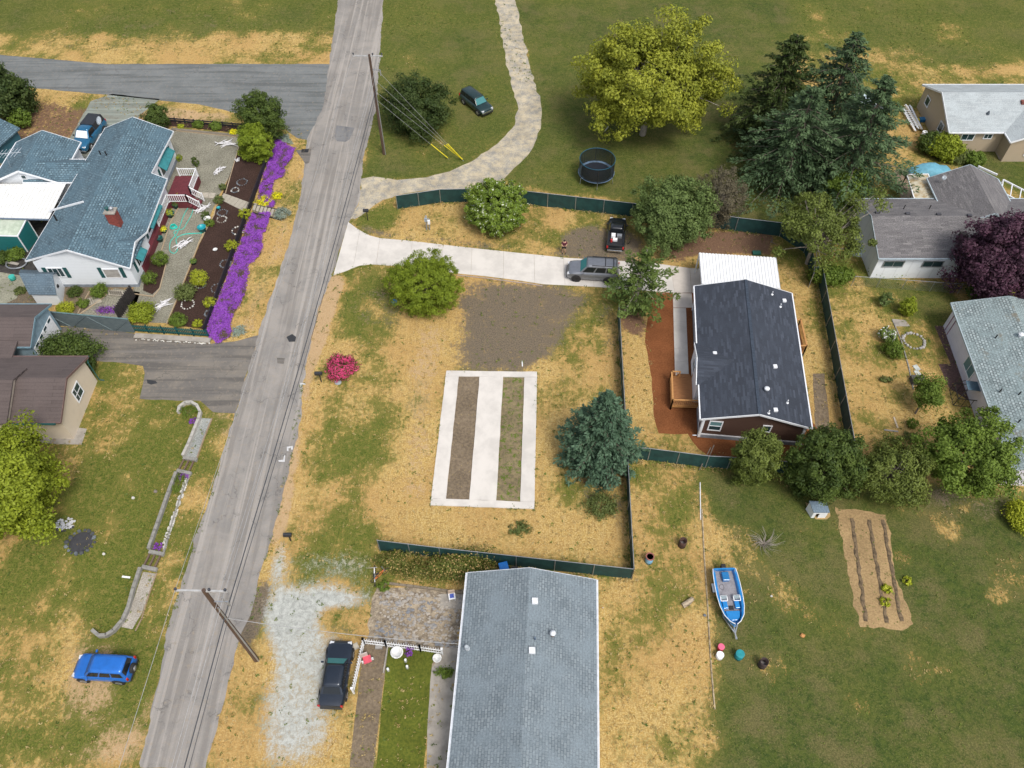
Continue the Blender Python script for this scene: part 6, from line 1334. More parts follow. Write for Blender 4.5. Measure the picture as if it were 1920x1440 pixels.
def car(name, label, cat, loc, rz, paint, L=4.8, W=1.9, H=1.6, kind='suv', hood=.26, ws=.12, rimm=rim_light, glass=car_glass, wsg=teal_glass, wr=.37, clear=.28, group=None, roofrack=False, bed=None, shade=False, cabroof=None):
    t = thing(name, label, cat, (loc[0], loc[1], 0), rz, group); hl, hw = L / 2, W / 2
    hoodz = H * .60 if kind != 'sedan' else H * .62; belt = H * .63 if kind != 'sedan' else H * .66
    xh = hl - L * hood                       # windscreen foot
    rear_top = belt
    st = [(-hl, hw * .80, clear + .16, belt * .72, belt * .80, hw * .70), (-hl + .06, hw * .93, clear + .05, belt * .80, rear_top * .96, hw * .82), (-hl + .35, hw * .99, clear, belt * .86, rear_top, hw * .86),
          (-hl * .45, hw, clear - .02, belt * .88, belt, hw * .87), (0, hw, clear - .02, belt * .88, belt, hw * .87), (xh, hw, clear - .02, belt * .87, belt * .99, hw * .86),
          (xh + (hl - xh) * .5, hw * .99, clear, belt * .84, hoodz * .97, hw * .80), (hl - .3, hw * .96, clear, belt * .78, hoodz * .90, hw * .74), (hl - .08, hw * .88, clear + .04, belt * .66, hoodz * .78, hw * .68), (hl, hw * .76, clear + .1, belt * .55, hoodz * .64, hw * .58)]
    if kind == 'sedan': st[1] = (-hl + .06, hw * .9, clear + .05, belt * .76, belt * .9, hw * .75)
    body = part('body', smooth(hull(MB(), st)), paint, t); es = body.modifiers.new('edge', 'EDGE_SPLIT'); es.split_angle = R(38)
    # greenhouse
    xr = -hl + (.10 if kind in ('suv', 'van') else L * .16); bx1 = xh + .05; 
    if kind == 'pickup': xr = -hl + L * .42
    tx1 = bx1 - L * ws; tx0 = xr + (.18 if kind == 'suv' else .10 if kind == 'pickup' else L * .10)
    wb_, wt_ = hw * .87, hw * .70; zb, zt = belt - .01, H
    B = {k: Vector(v) for k, v in dict(flb=(bx1, wb_, zb), frb=(bx1, -wb_, zb), rlb=(xr, wb_, zb), rrb=(xr, -wb_, zb), flt=(tx1, wt_, zt - .04), frt=(tx1, -wt_, zt - .04), rlt=(tx0, wt_, zt - .05), rrt=(tx0, -wt_, zt - .05)).items()}
    m = MB(); ring = ['flb', 'frb', 'rrb', 'rlb', 'flt', 'frt', 'rrt', 'rlt']; m.add([B[k] for k in ring], [(0, 1, 5, 4), (1, 2, 6, 5), (2, 3, 7, 6), (3, 0, 4, 7), (4, 5, 6, 7), (3, 2, 1, 0)])
    part('cabin', m, paint, t, bevel=.05)
    r = MB(); xm = (tx1 + tx0) / 2
    for i, (xx, dz) in enumerate(((tx1 + .02, -.035), (tx1 - .25, .0), (xm, .015), (tx0 + .2, .0), (tx0 - .03, -.04))):
        for yy, dd in ((-wt_ - .01, -.02), (-wt_ * .6, .012), (0, .02), (wt_ * .6, .012), (wt_ + .01, -.02)): r.v.append((xx, yy, zt + dz + dd))
    for i in range(4):
        for k in range(4): o = i * 5 + k; r.f.append((o, o + 1, o + 6, o + 5))
    ro = part('roof', smooth(r), cabroof or paint, t); sm_ = ro.modifiers.new('solid', 'SOLIDIFY'); sm_.thickness = .04; sm_.offset = -1
    part('windscreen', quadpatch((B['frb'], B['flb'], B['flt'], B['frt']), .07, .93, .06, .93), white_paint if shade else wsg, t)
    part('rear_window', quadpatch((B['rlb'], B['rrb'], B['rrt'], B['rlt']), .1, .9, .12, .88), glass, t)
    nw = {'suv': ((.05, .33), (.37, .64), (.68, .95)), 'sedan': ((.08, .48), (.52, .90)), 'pickup': ((.08, .92),), 'van': ((.05, .5), (.53, .95))}[kind]
    for (u0, u1) in nw:
        part('side_window', quadpatch((B['flb'], B['rlb'], B['rlt'], B['flt']), u0, u1, .12, .88), glass, t); part('side_window', quadpatch((B['rrb'], B['frb'], B['frt'], B['rrt']), 1 - u1, 1 - u0, .12, .88), glass, t)
    wx = (hl - L * .185, -hl + L * .2); proto = None
    for x in wx:
        for sy in (1, -1):
            part('wheel_arch', MB().lathe([(wr + .07, -.01), (wr + .07, .02), (wr + .0, .02)], (0, 0, 0), 20), black_plastic, t).matrix_basis = Matrix.Translation((x, sy * (hw + .002), wr + .02)) @ Matrix.Rotation(R(-90 * sy), 4, 'X')
            w_ = part('wheel', smooth(MB().lathe([(wr * .62, -.11), (wr * .95, -.12), (wr, -.06), (wr, .06), (wr * .95, .12), (wr * .62, .11)], (0, 0, 0), 20)), rubber, t)
            w_.location = (x, sy * (hw - .08), wr); w_.rotation_euler = (R(90), 0, 0)
            g = MB(); g.lathe([(wr * .62, -.02), (wr * .6, .0), (wr * .15, .03)], (0, 0, .1 if sy < 0 else -.1), 16)
            for k in range(5):
                a = k * 2 * pi / 5; zz = (.125 if sy < 0 else -.125); g.beam((0, 0, zz), (wr * .6 * cos(a), wr * .6 * sin(a), zz), .07, .02)
            link('rim', g.mesh('rim', rimm), w_)
    for sy in (1, -1):
        part('headlight', MB().box((hl - .17, sy * hw * .70, hoodz * .76), (.22, hw * .32, .16), -sy * .18), clear_lens, t, bevel=.02)
        part('taillight', MB().box((-hl + .04, sy * hw * .86, belt * .84), (.09, .16, .3)), red_lens, t, bevel=.02)
        part('mirror', MB().box((xh - .28, sy * (hw + .08), belt + .1), (.12, .2, .14)), paint if kind != 'pickup' else black_plastic, t, bevel=.03)
        for x in (xh - L * .20, xh - L * .38)[:2 if kind in ('suv', 'sedan') else 1]: part('door_handle', MB().box((x, sy * (hw * .992), belt * .80), (.16, .03, .03)), chrome, t)
    part('grille', MB().box((hl - .02, 0, hoodz * .60), (.06, hw * .9, .2)), black_plastic, t); part('bumper', MB().box((hl - .02, 0, clear + .16), (.14, W * .80, .2)), chrome if kind == 'pickup' else black_plastic, t, bevel=.04)
    part('bumper', MB().box((-hl + .01, 0, clear + .14), (.12, W * .84, .2)), chrome if kind == 'pickup' else black_plastic, t, bevel=.04)
    if roofrack:
        m = MB()
        for sy in (1, -1): m.beam((tx0 + .1, sy * wt_ * .92, H + .06), (tx1 - .5, sy * wt_ * .92, H + .06), .05, .05)
        for x in (tx0 + .35, tx0 + 1.15): m.beam((x, -wt_ * .92, H + .065), (x, wt_ * .92, H + .065), .07, .03)
        part('roof_rack', m, black_plastic, t)
    if bed == 'canopy':
        m = MB(); a, b_ = -hl + .1, xr + .06; w0, w1 = hw * .9, hw * .78; m.add([(a, -w0, belt), (b_, -w0, belt), (b_, w0, belt), (a, w0, belt), (a + .12, -w1, H + .02), (b_, -w1, H + .02), (b_, w1, H + .02), (a + .12, w1, H + .02)], [(0, 1, 5, 4), (1, 2, 6, 5), (2, 3, 7, 6), (3, 0, 4, 7), (4, 5, 6, 7)])
        part('canopy', m, M('black_canopy', (0.02, 0.022, 0.028), .45), t, bevel=.04)
    if bed == 'open':
        a, b_ = -hl + .12, xr - .05; m = MB().box(((a + b_) / 2, 0, belt + .045), (b_ - a, W * .76, .04)); part('bed_liner', m, M('bed_liner', (0.012, 0.012, 0.015), .8), t)
        m = MB()
        for sy in (1, -1): m.box(((a + b_) / 2, sy * hw * .84, belt + .09), (b_ - a + .16, .12, .16))
        m.box((a - .02, 0, belt + .085), (.1, W * .8, .15)); part('bed_rail', m, paint, t, bevel=.02)
    return t
def P2(px, py, z=0): x, y = G(px, py, z); return (x, y)
gunmetal = paintmat('gunmetal_paint', (0.22, 0.232, 0.26), .5); blackp = paintmat('black_car_paint', (0.012, 0.014, 0.018), .2); dkgreen = paintmat('dark_green_car_paint', (0.01, 0.035, 0.036), .3)
bluep = paintmat('blue_car_paint', (0.012, 0.13, 0.26), .3); brblue = paintmat('bright_blue_car_paint', (0.012, 0.15, 0.56), .25); navy = paintmat('navy_car_paint', (0.012, 0.02, 0.035), .3)
car('parked_suv', 'grey SUV with roof rack and black wheels parked on the concrete driveway', 'SUV', P2(1112, 506, .8), R(180 - 5.8 + 1), gunmetal, 5.1, 2.0, 1.92, 'suv', rimm=rim_dark, wr=.41, roofrack=True)
car('parked_pickup', 'small black pickup with an open loaded bed parked nose to the green fence', 'pickup', P2(1156, 436, .8), R(82), blackp, 4.7, 1.85, 1.6, 'pickup', bed='open', rimm=rim_dark, wsg=car_glass)
car('parked_suv', 'dark green SUV with chrome front parked on grass beside the gravel loop', 'SUV', P2(893, 190, .8), R(-52), dkgreen, 4.7, 1.85, 1.7, 'suv')
car('parked_truck', 'blue truck with black canopy and white windscreen shade behind the white house', 'truck', P2(165, 250, .9), R(-98), bluep, 5.4, 2.0, 1.85, 'pickup', bed='canopy', shade=True)
car('parked_suv', 'bright blue small SUV with spare wheel at the lower left corner', 'SUV', P2(193, 1250, .9), R(177), brblue, 4.0, 1.75, 1.65, 'suv', wsg=glassmat('olive_glass', (0.04, 0.045, 0.03)))
bs = [o for o in COL.objects if o.get('label', '').startswith('bright blue small')][0]
part('spare_wheel', smooth(MB().lathe([(.2, -.12), (.33, -.11), (.35, -.05), (.35, .05), (.33, .1), (.1, .12)], (0, 0, 0), 18)), rubber, bs).matrix_basis = Matrix.Translation((-2.12, 0, .95)) @ Matrix.Rotation(R(-90), 4, 'Y')
part('spare_rim', smooth(MB().lathe([(.2, 0), (.18, .03), (.04, .05)], (0, 0, 0), 16)), rim_light, bs).matrix_basis = Matrix.Translation((-2.25, 0, .95)) @ Matrix.Rotation(R(-90), 4, 'Y')
car('parked_car', 'black car nosing up beside the white picket fence at the lower border', 'car', P2(630, 1262, .7), R(88), navy, 4.5, 1.8, 1.42, 'sedan', wsg=teal_glass, hood=.30)
car('parked_car', 'teal blue car half under the roof edge at the right border', 'car', (50.9, 61.2), R(60), paintmat('teal_car_paint', (0.03, 0.2, 0.3), .3), 4.4, 1.8, 1.45, 'sedan', wsg=car_glass)
# chrome front on the green SUV
gs = [o for o in COL.objects if o.get('label', '').startswith('dark green SUV')][0]; part('bumper_guard', MB().box((2.3, 0, .62), (.16, 1.6, .16)), chrome, gs, bevel=.03)
# load in the black pickup bed
px_, py_ = P2(1151, 450, 1.0)
def setloc(o, x, y, z, rz=0): o.location = (x, y, z); o.rotation_euler = (0, 0, rz); return o
bedz = 1.6 * .63 + .07
def beditem(dx, dy, mb, mat, name, lab, cat): 
    c, s = cos(R(82)), sin(R(82)); x0, y0 = P2(1156, 436, .8); o = single(name, mb, mat, lab, cat); setloc(o, x0 + dx * c - dy * s, y0 + dx * s + dy * c, bedz, R(82)); return o
beditem(-1.0, .3, MB().box((0, 0, .15), (.5, .4, .3)), white_paint, 'box', 'white box in the front of the black pickup bed', 'box')
beditem(-.95, -.3, MB().box((0, 0, .14), (.4, .5, .28)), galv, 'toolbox', 'grey metal toolbox in the front of the black pickup bed', 'toolbox')
beditem(-1.75, .45, MB().lathe([(.12, 0), (.12, .3), (.05, .38)], (0, 0, 0), 10), M('red_plastic', (0.5, 0.03, 0.03), .5), 'fuel_can', 'small red can in the back of the black pickup bed', 'can')
beditem(-1.5, .1, MB().box((0, 0, .1), (.35, .45, .2)), white_paint, 'box', 'white box next to the red can in the pickup bed', 'box')
# covered car
cc = thing('covered_car', 'car under a light blue fitted cover beside the grey roofed house', 'car', P2(1745, 320, .8), R(4)); cvm = M('light_blue_cover', (0.13, 0.36, 0.47), .7, var=.1, bmp=.3)
st = [(-2.4, .6, .1, .5, .62, .5), (-2.3, .84, .05, .6, .86, .6), (-1.6, .92, .03, .7, 1.0, .66), (-1.0, .93, .03, .75, 1.38, .58), (-.2, .93, .03, .75, 1.46, .6), (.5, .93, .03, .75, 1.4, .6), (1.2, .92, .03, .7, 1.02, .68), (2.0, .88, .04, .62, .92, .66), (2.35, .7, .08, .5, .7, .5)]
part('cover', smooth(hull(MB(), st)), cvm, cc)
# boat on its trailer
bt = thing('boat', 'blue open motorboat with white rails on a trailer in the green lawn', 'boat', P2(1367, 1118, .75), R(-88)); bblue = M('boat_blue', (0.01, 0.20, 0.52), .3, var=.05, coat=.5); bfloor = M('boat_floor', (0.26, 0.25, 0.27), .8)
xs_ = [-2.45, -2.0, -1.0, 0, 1.0, 1.8, 2.35, 2.62]; hw_ = [.98, 1.05, 1.1, 1.1, 1.02, .82, .45, .08]; m = MB(); m2 = MB(); nS = len(xs_)
for x, h_ in zip(xs_, hw_):
    k = 1 if x < 1.8 else (1 - (x - 1.8) * .35); zt = 1.15 + max(0, x) * .06
    prof = [(0, .42 + (1 - k) * .5), (h_ * .7, .55 + (1 - k) * .4), (h_, zt - .08), (h_ * 1.02, zt), (h_ * .86 if h_ > .3 else h_ * .5, zt + .01), (h_ * .80 if h_ > .3 else h_ * .4, zt - .06), (h_ * .74 if h_ > .3 else h_ * .3, .78 + (1 - k) * .3), (0, .76 + (1 - k) * .3)]
    for (yy, z) in prof: m.v.append((x, yy, z))
    for (yy, z) in prof[::-1][1:-1]: m.v.append((x, -yy, z))
n = 14
for i in range(nS - 1):
    for k in range(n): k2 = (k + 1) % n; m.f.append((i * n + k, (i + 1) * n + k, (i + 1) * n + k2, i * n + k2))
m.f.append(tuple(range(n))); m.f.append(tuple((nS - 1) * n + k for k in reversed(range(n)))); part('hull', m, bblue, bt)
m = MB()
m.prism([(x, h_ * .73) for x, h_ in zip(xs_[:6], hw_[:6])] + [(x, -h_ * .73) for x, h_ in list(zip(xs_[:6], hw_[:6]))[::-1]], .775, .79); part('floor', m, bfloor, bt)
for sy in (1, -1): part('gunwale_rail', MB().tube([(x, sy * h_ * 1.02, 1.17 + max(0, x) * .06) for x, h_ in zip(xs_, hw_)], .035, 6), white_paint, bt)
part('transom', MB().box((-2.42, 0, .95), (.12, 1.8, .5)), bblue, bt); part('engine_box', MB().box((-1.75, 0, .98), (.8, .62, .42)), M('engine_blue', (0.01, 0.16, 0.40), .3, coat=.5), bt, bevel=.06); part('outboard_motor', MB().box((-2.72, 0, .9), (.4, .4, .5)).box((-2.8, 0, .45), (.16, .16, .6)), black_plastic, bt, bevel=.05)
for sy in (1, -1):
    part('seat', MB().box((.75, sy * .52, .92), (.75, .42, .26)), bblue, bt, bevel=.05); part('windshield', MB().box((.18, sy * .55, 1.12), (.06, .55, .34), 0, Matrix.Rotation(R(-35), 3, 'Y')), glassmat('boat_screen', (0.25, 0.3, 0.32)), bt)
    fr = MB(); 
    for (a_, b__) in (((.05, .28, 1.2), (.05, .84, 1.2)), ((.5, .28, 1.14), (.5, .84, 1.14)), ((.05, .28, 1.2), (.5, .28, 1.14)), ((.05, .84, 1.2), (.5, .84, 1.14))): fr.beam((a_[0], sy * a_[1], a_[2]), (b__[0], sy * b__[1], b__[2]), .06, .04)
    part('windshield_frame', fr, white_paint, bt)
part('bow_seat', MB().prism([(1.35, .62), (1.9, .55), (2.2, .25), (2.2, -.25), (1.9, -.55), (1.35, -.62)], .8, 1.05), bblue, bt, bevel=.05)
part('seat_gap', MB().box((1.0, 0, .82), (.35, .4, .06)), black_plastic, bt)
for i, sy in enumerate((1, -1)): part('cleat', MB().box((-2.2, sy * .88, 1.19), (.18, .06, .06)), chrome, bt)
cab = [(-.9 + .25 * cos(a) * (1 + .2 * sin(3 * a)), -.45 + .2 * sin(a), .80) for a in np.linspace(0, 9, 26)]; part('cable', MB().tube(cab, .015, 4), black_plastic, bt)
bt.scale = (.84,) * 3
tr = thing('boat_trailer', 'galvanised trailer under the blue boat', 'trailer', P2(1367, 1118, .75), R(-88)); m = MB()
for sy in (1, -1): m.beam((-2.3, sy * .7, .35), (1.6, sy * .7, .35), .09, .1); m.beam((1.6, sy * .7, .35), (3.1, 0, .4), .09, .1)
for x in (-2.2, -.8, .6): m.beam((x, -.75, .35), (x, .75, .35), .08, .08)
m.beam((1.4, 0, .4), (3.5, 0, .42), .1, .1).box((3.5, 0, .45), (.2, .15, .12)); part('frame', m, galv, tr)
for sy in (1, -1):
    w_ = part('wheel', smooth(MB().lathe([(.15, -.08), (.28, -.09), (.3, 0), (.28, .09), (.15, .08)], (0, 0, 0), 16)), rubber, tr); w_.location = (-.9, sy * 1.12, .3); w_.rotation_euler = (R(90), 0, 0)
    part('mudguard', MB().box((-.9, sy * 1.14, .66), (.8, .22, .04)), white_paint, tr)

tr.scale = (.84,) * 3
# ------------------------------------------------------------------ utility poles and wires
polew = woodmat('creosoted_pole', (0.055, 0.032, 0.022), (0.11, 0.068, 0.046), (10, 10, .6))
A0 = Vector((*G(481, 1237), 0)); B0 = Vector((*G(720.5, 289), 0))
def pole(base, label, h=12.1, arm=(.98, -.02)):
    t = thing('utility_pole', label, 'utility pole', tuple(base)); part('pole', MB().tube([(0, 0, -.2), (0, 0, h * .5), (0, 0, h)], [.19, .16, .12], 10), polew, t)
    ad = Vector((arm[0], arm[1], 0)).normalized(); part('crossarm', MB().beam(ad * -1.7 + Z * (h - .15), ad * 1.35 + Z * (h - .15), .11, .13), M('grey_crossarm', (0.42, 0.42, 0.42), .7) if 'grey_crossarm' not in bpy.data.materials else bpy.data.materials['grey_crossarm'], t)
    for q in (-1.62, 1.28, .35): part('insulator', smooth(MB().lathe([(.03, 0), (.03, .1), (.09, .12), (.09, .2), (.05, .26)], tuple(ad * q + Z * (h - .08)), 8)), M('dark_insulator', (0.03, 0.035, 0.05), .3) if 'dark_insulator' not in bpy.data.materials else bpy.data.materials['dark_insulator'], t)
    part('fuse_bracket', MB().beam(ad * .1 + Z * (h - 1.7), ad * .9 + Z * (h - 1.7), .07, .07).beam(ad * .9 + Z * (h - 1.7), ad * .9 + Z * (h - 2.3), .09, .09).beam(ad * .75 + Z * (h - 1.1), ad * .75 + Z * (h - 1.9), .06, .06), galv, t)
    part('conduit', MB().tube([(.17, -.1, 0), (.15, -.1, h * .8)], .05, 6), galv, t); return t
pole(A0, 'leaning looking brown wooden utility pole with grey crossarm at the lower left roadside', 12.1)
pole(B0, 'brown wooden utility pole with conduit beside the far end of the road', 12.1)
def wire(name, label, a, b, sag, r=.02, mt=None, n=24, ext=None):
    a, b = Vector(a), Vector(b); P = []
    for i in range(n + 1):
        t = i / n; p = a.lerp(b, t); p.z -= 4 * sag * t * (1 - t); P.append(tuple(p))
    return single(name, MB().tube(P, r, 5), mt or wirem, label, 'wire')
wirem = M('aluminium_wire', (0.4, 0.4, 0.4), .6, .3); wired = M('black_cable', (0.05, 0.055, 0.065), .6); ad = Vector((.98, -.02, 0)).normalized()
C0 = A0 + (A0 - B0).normalized() * 45; C0.z = 0
WR = [('wire', 'pale power wire from the left end of the crossarms', -1.62, 12.15, .5, .014, None), ('wire', 'pale power wire from the right end of the crossarms', 1.28, 12.15, .5, .016, None), ('wire', 'pale power wire just left of the right hand one', .95, 12.0, .7, .016, None),
      ('cable', 'dark bundled cable low on the poles', .15, 8.2, .6, .035, wired), ('cable', 'thin dark phone cable beneath the bundled one', .15, 7.6, .8, .02, wired)]
for (nm, lab, q, h, sg, r, mt) in WR:
    wire(nm, lab + ', far span', A0 + ad * q + Z * h, B0 + ad * q + Z * h, sg, r, mt); wire(nm, lab + ', near span', A0 + ad * q + Z * h, C0 + ad * q + Z * h, sg, r, mt)
wire('service_wire', 'thin service wire from the near pole to the pale blue roofed house', A0 + Z * 7.8, (*G(858, 1207, 3.2), 3.2), .5, .02, wirem)
# guy wires with yellow guards
ygm = M('yellow_guard', (0.75, 0.62, 0.02), .5)
for k, (gb_, gt_, top_) in enumerate((((869, 302), (836, 271), 11.2), ((869, 301), (836, 278), 9.5), ((867, 300), (843, 269), 8.0), ((842, 299), (810, 272), 7.0))):
    a = Vector((*G(*gb_), 0)); b = B0 + Z * top_; d = (b - a).normalized()
    wire('guy_wire', ['outermost guy wire of the far pole, anchored right', 'middle guy wire of the far pole, anchored right', 'inner guy wire of the far pole, anchored right', 'separate guy wire of the far pole, anchored left'][k], a, b, .0, .012)
    single('guy_guard', MB().tube([tuple(a + d * .2 + Vector((.03, 0, .03))), tuple(a + d * 2.7 + Vector((.03, 0, .03)))], .05, 6), ygm, ['yellow guy guard tube, right of the fan of three', 'yellow guy guard tube, lower left of the fan of three', 'yellow guy guard tube, middle of the fan of three', 'single yellow guy guard tube left of the fan'][k], 'guy guard', group='yellow guy guards')
# ------------------------------------------------------------------ small things
# trampoline
tx, ty = G(1118, 322, .9); tp = thing('trampoline', 'round black trampoline with net enclosure on the green lawn', 'trampoline', (tx, ty, 0)); rr = 2.0
part('mat', MB().lathe([(rr * .84, 0), (rr * .84, .01)], (0, 0, .86), 32), M('trampoline_mat', (0.008, 0.012, 0.022), .7), tp)
m = MB(); seg = 32
for k in range(seg):
    a0, a1 = 2 * pi * k / seg, 2 * pi * (k + 1) / seg; m.add([(r * cos(a), r * sin(a), z) for z in (.87, .91) for (r, a) in ((rr * .85, a0), (rr, a0), (rr, a1), (rr * .85, a1))], [(3, 2, 1, 0), (4, 5, 6, 7), (1, 2, 6, 5), (3, 0, 4, 7)])
part('pad', m, M('grey_blue_pad', (0.13, 0.2, 0.3), .5, var=.3, scale=1.5), tp)
for k in range(6):
    a = 2 * pi * (k + .5) / 6; part('leg', MB().tube([(rr * cos(a), rr * sin(a), .86), (rr * 1.03 * cos(a), rr * 1.03 * sin(a), .05)], .03, 6), galv, tp)
    part('net_pole', MB().tube([(rr * cos(a), rr * sin(a), .9), (rr * cos(a) * .97, rr * sin(a) * .97, 2.6)], .03, 6), black_plastic, tp)
netm, nn_, nb = newmat('black_net'); nb.inputs['Base Color'].default_value = (0.01, 0.015, 0.018, 1); nb.inputs['Alpha'].default_value = .8
m = MB()
for k in range(seg):
    a0, a1 = 2 * pi * k / seg, 2 * pi * (k + 1) / seg; m.add([(rr * .97 * cos(a0), rr * .97 * sin(a0), .92), (rr * .97 * cos(a1), rr * .97 * sin(a1), .92), (rr * .96 * cos(a1), rr * .96 * sin(a1), 2.6), (rr * .96 * cos(a0), rr * .96 * sin(a0), 2.6)], [(0, 1, 2, 3)])
part('net', m, netm, tp); part('net_hoop', MB().tube([(rr * .96 * cos(a), rr * .96 * sin(a), 2.6) for a in np.linspace(0, 2 * pi, 33)], .035, 6), M('teal_hoop', (0.01, 0.09, 0.15), .5), tp)
# person
px_, py_ = G(1057, 474)
def skinned(name, V, Ed, Rd, mat, parent, root=0, sub=2):
    me = bpy.data.meshes.new(name); me.from_pydata(V, Ed, []); me.materials.append(mat); o = link(name, me, parent)
    o.modifiers.new('skin', 'SKIN'); me.skin_vertices or me.update(); 
    sk = me.skin_vertices[0].data if me.skin_vertices else None
    if sk:
        for i, r in enumerate(Rd): sk[i].radius = (r, r) if not isinstance(r, tuple) else r
        sk[root].use_root = True
    s = o.modifiers.new('sub', 'SUBSURF'); s.levels = sub; s.render_levels = sub; o.modifiers['skin'].use_smooth_shade = True; return o
def ensure_skin(o, Rd, root=0):
    bm = bmesh.new(); bm.from_mesh(o.data); lay = bm.verts.layers.skin.verify(); bm.verts.ensure_lookup_table()
    for i, r in enumerate(Rd): bm.verts[i][lay].radius = r if isinstance(r, tuple) else (r, r)
    bm.verts[root][lay].use_root = True; bm.to_mesh(o.data); bm.free()
def skin(name, V, Ed, Rd, mat, parent, root=0, sub=2):
    me = bpy.data.meshes.new(name); me.from_pydata(V, Ed, []); me.materials.append(mat); o = link(name, me, parent); ensure_skin(o, Rd, root)
    k = o.modifiers.new('skin', 'SKIN'); k.use_smooth_shade = True; s = o.modifiers.new('sub', 'SUBSURF'); s.levels = sub; s.render_levels = sub; return o
pr = thing('person', 'person in maroon t-shirt and black shorts standing by the driveway with hands together', 'person', (px_, py_, 0), R(0))
skinm = M('skin', (0.5, 0.29, 0.2), .6); hair = M('dark_hair', (0.03, 0.02, 0.015), .8); shirt = M('maroon_shirt', (0.10, 0.012, 0.03), .9); short = M('black_shorts', (0.012, 0.012, 0.014), .9)
V = [(0, 0, .98), (0, 0, 1.15), (0, -.01, 1.32), (0, -.01, 1.45), (0, -.03, 1.54), (0, -.06, 1.62), (0, -.08, 1.70),
     (.10, 0, .9), (.12, -.02, .5), (.13, .02, .09), (.14, -.16, .04), (-.10, 0, .9), (-.12, -.02, .5), (-.13, .02, .09), (-.14, -.16, .04),
     (.19, -.01, 1.42), (.27, -.02, 1.16), (.12, -.26, 1.08), (.05, -.32, 1.10), (-.19, -.01, 1.42), (-.27, -.02, 1.16), (-.12, -.26, 1.08), (-.05, -.32, 1.10)]
Ed = [(0, 1), (1, 2), (2, 3), (3, 4), (4, 5), (5, 6), (0, 7), (7, 8), (8, 9), (9, 10), (0, 11), (11, 12), (12, 13), (13, 14), (3, 15), (15, 16), (16, 17), (17, 18), (3, 19), (19, 20), (20, 21), (21, 22)]
Rd = [(.15, .11), (.15, .11), (.17, .12), (.15, .1), .055, .09, .085, .085, .06, .04, .04, .085, .06, .04, .04, .065, .045, .035, .035, .065, .045, .035, .035]
skin('body', V, Ed, Rd, skinm, pr)
skin('t_shirt', [(0, 0, 1.0), (0, 0, 1.15), (0, -.01, 1.32), (0, -.01, 1.45), (.19, -.01, 1.43), (.26, -.02, 1.26), (-.19, -.01, 1.43), (-.26, -.02, 1.26)], [(0, 1), (1, 2), (2, 3), (3, 4), (4, 5), (3, 6), (6, 7)], [(.185, .14), (.18, .135), (.2, .15), (.17, .115), .085, .085, .085, .085], shirt, pr)
skin('shorts', [(0, 0, 1.0), (.1, 0, .88), (.125, -.01, .56), (-.1, 0, .88), (-.125, -.01, .56)], [(0, 1), (1, 2), (0, 3), (3, 4)], [(.17, .13), .12, .105, .12, .105], short, pr)
part('hair', smooth(MB().ball((0, -.055, 1.71), (.10, .115, .085), 12, 8)), hair, pr); part('shoe', MB().box((.14, -.08, .05), (.1, .28, .1)), black_plastic, pr, bevel=.03); part('shoe', MB().box((-.14, -.08, .05), (.1, .28, .1)), black_plastic, pr, bevel=.03)
single('remote_control', MB().box((0, 0, 0), (.2, .12, .04)), black_plastic, "small dark controller held in the standing person's hands", 'controller', loc=None).location = (px_, py_ - .36, 1.13)
# mailboxes
def mailbox(label, base, h=1.15, L=.5, rz=0, group='mailboxes', double=False):
    t = thing('mailbox', label, 'mailbox', (*G(*base), 0), rz, group); part('post', MB().beam((-.05, 0, 0), (-.05, 0, h), .08, .08), black_plastic, t)
    m = MB(); pr_ = [(-.15, 0), (.15, 0), (.15, .18), (.1, .27), (0, .31), (-.1, .27), (-.15, .18)]; n = len(pr_)
    m.v = [(x, y, h + z) for x in (-L / 2 - .1, L / 2 - .1) for (y, z) in pr_]; m.f = [(i, (i + 1) % n, n + (i + 1) % n, n + i) for i in range(n)] + [tuple(range(n))[::-1], tuple(range(n, 2 * n))]; part('box', m, M('mailbox_black', (0.018, 0.02, 0.026), .45), t)
    part('door', MB().box((-L / 2 - .105, 0, h + .11), (.02, .17, .2)), galv, t); part('flag', MB().box((0, -.11, h + .18), (.12, .015, .05)), red_lens, t); return t
mailbox('black mailbox on a post beside the pink rhododendron', (604, 716), 1.1, .65); mailbox('dark mailbox on a green post where the gravel loop meets the road', (691, 413), 1.2, .55); mailbox('black mailbox with red flag by the white gravel patch at the roadside', (547, 1014), .9, .6)
single('irrigation_cover', MB().lathe([(.3, 0), (.3, .06), (.22, .08)], (*G(634, 717), 0), 14), M('grey_cover', (0.3, 0.33, 0.35), .7), 'round grey utility cover just below the pink rhododendron', 'cover')
# utility pedestal
ux, uy = G(803, 431); up = thing('meter_post', 'grey electric meter boards on posts in the dry grass beside the driveway', 'meter post', (ux, uy, 0)); Z = Vector((0, 0, 1))
for dx in (-.14, .16): part('post', MB().beam((dx, 0, 0), (dx, 0, 1.5), .12, .1), M('grey_post', (0.24, 0.26, 0.28), .7), up)
part('meter_box', MB().box((-.12, -.1, 1.45), (.32, .2, .4)), M('meter_grey', (0.3, 0.35, 0.4), .5), up, bevel=.02); part('meter_box', MB().box((.16, -.12, 1.15), (.26, .2, .5)), white_paint, up, bevel=.02); part('weatherhead', smooth(MB().ball((-.1, 0, 1.8), .11, 8, 6)), galv, up); part('mast', MB().beam((-.1, 0, 1.5), (-.1, 0, 1.85), .05, .05), galv, up)
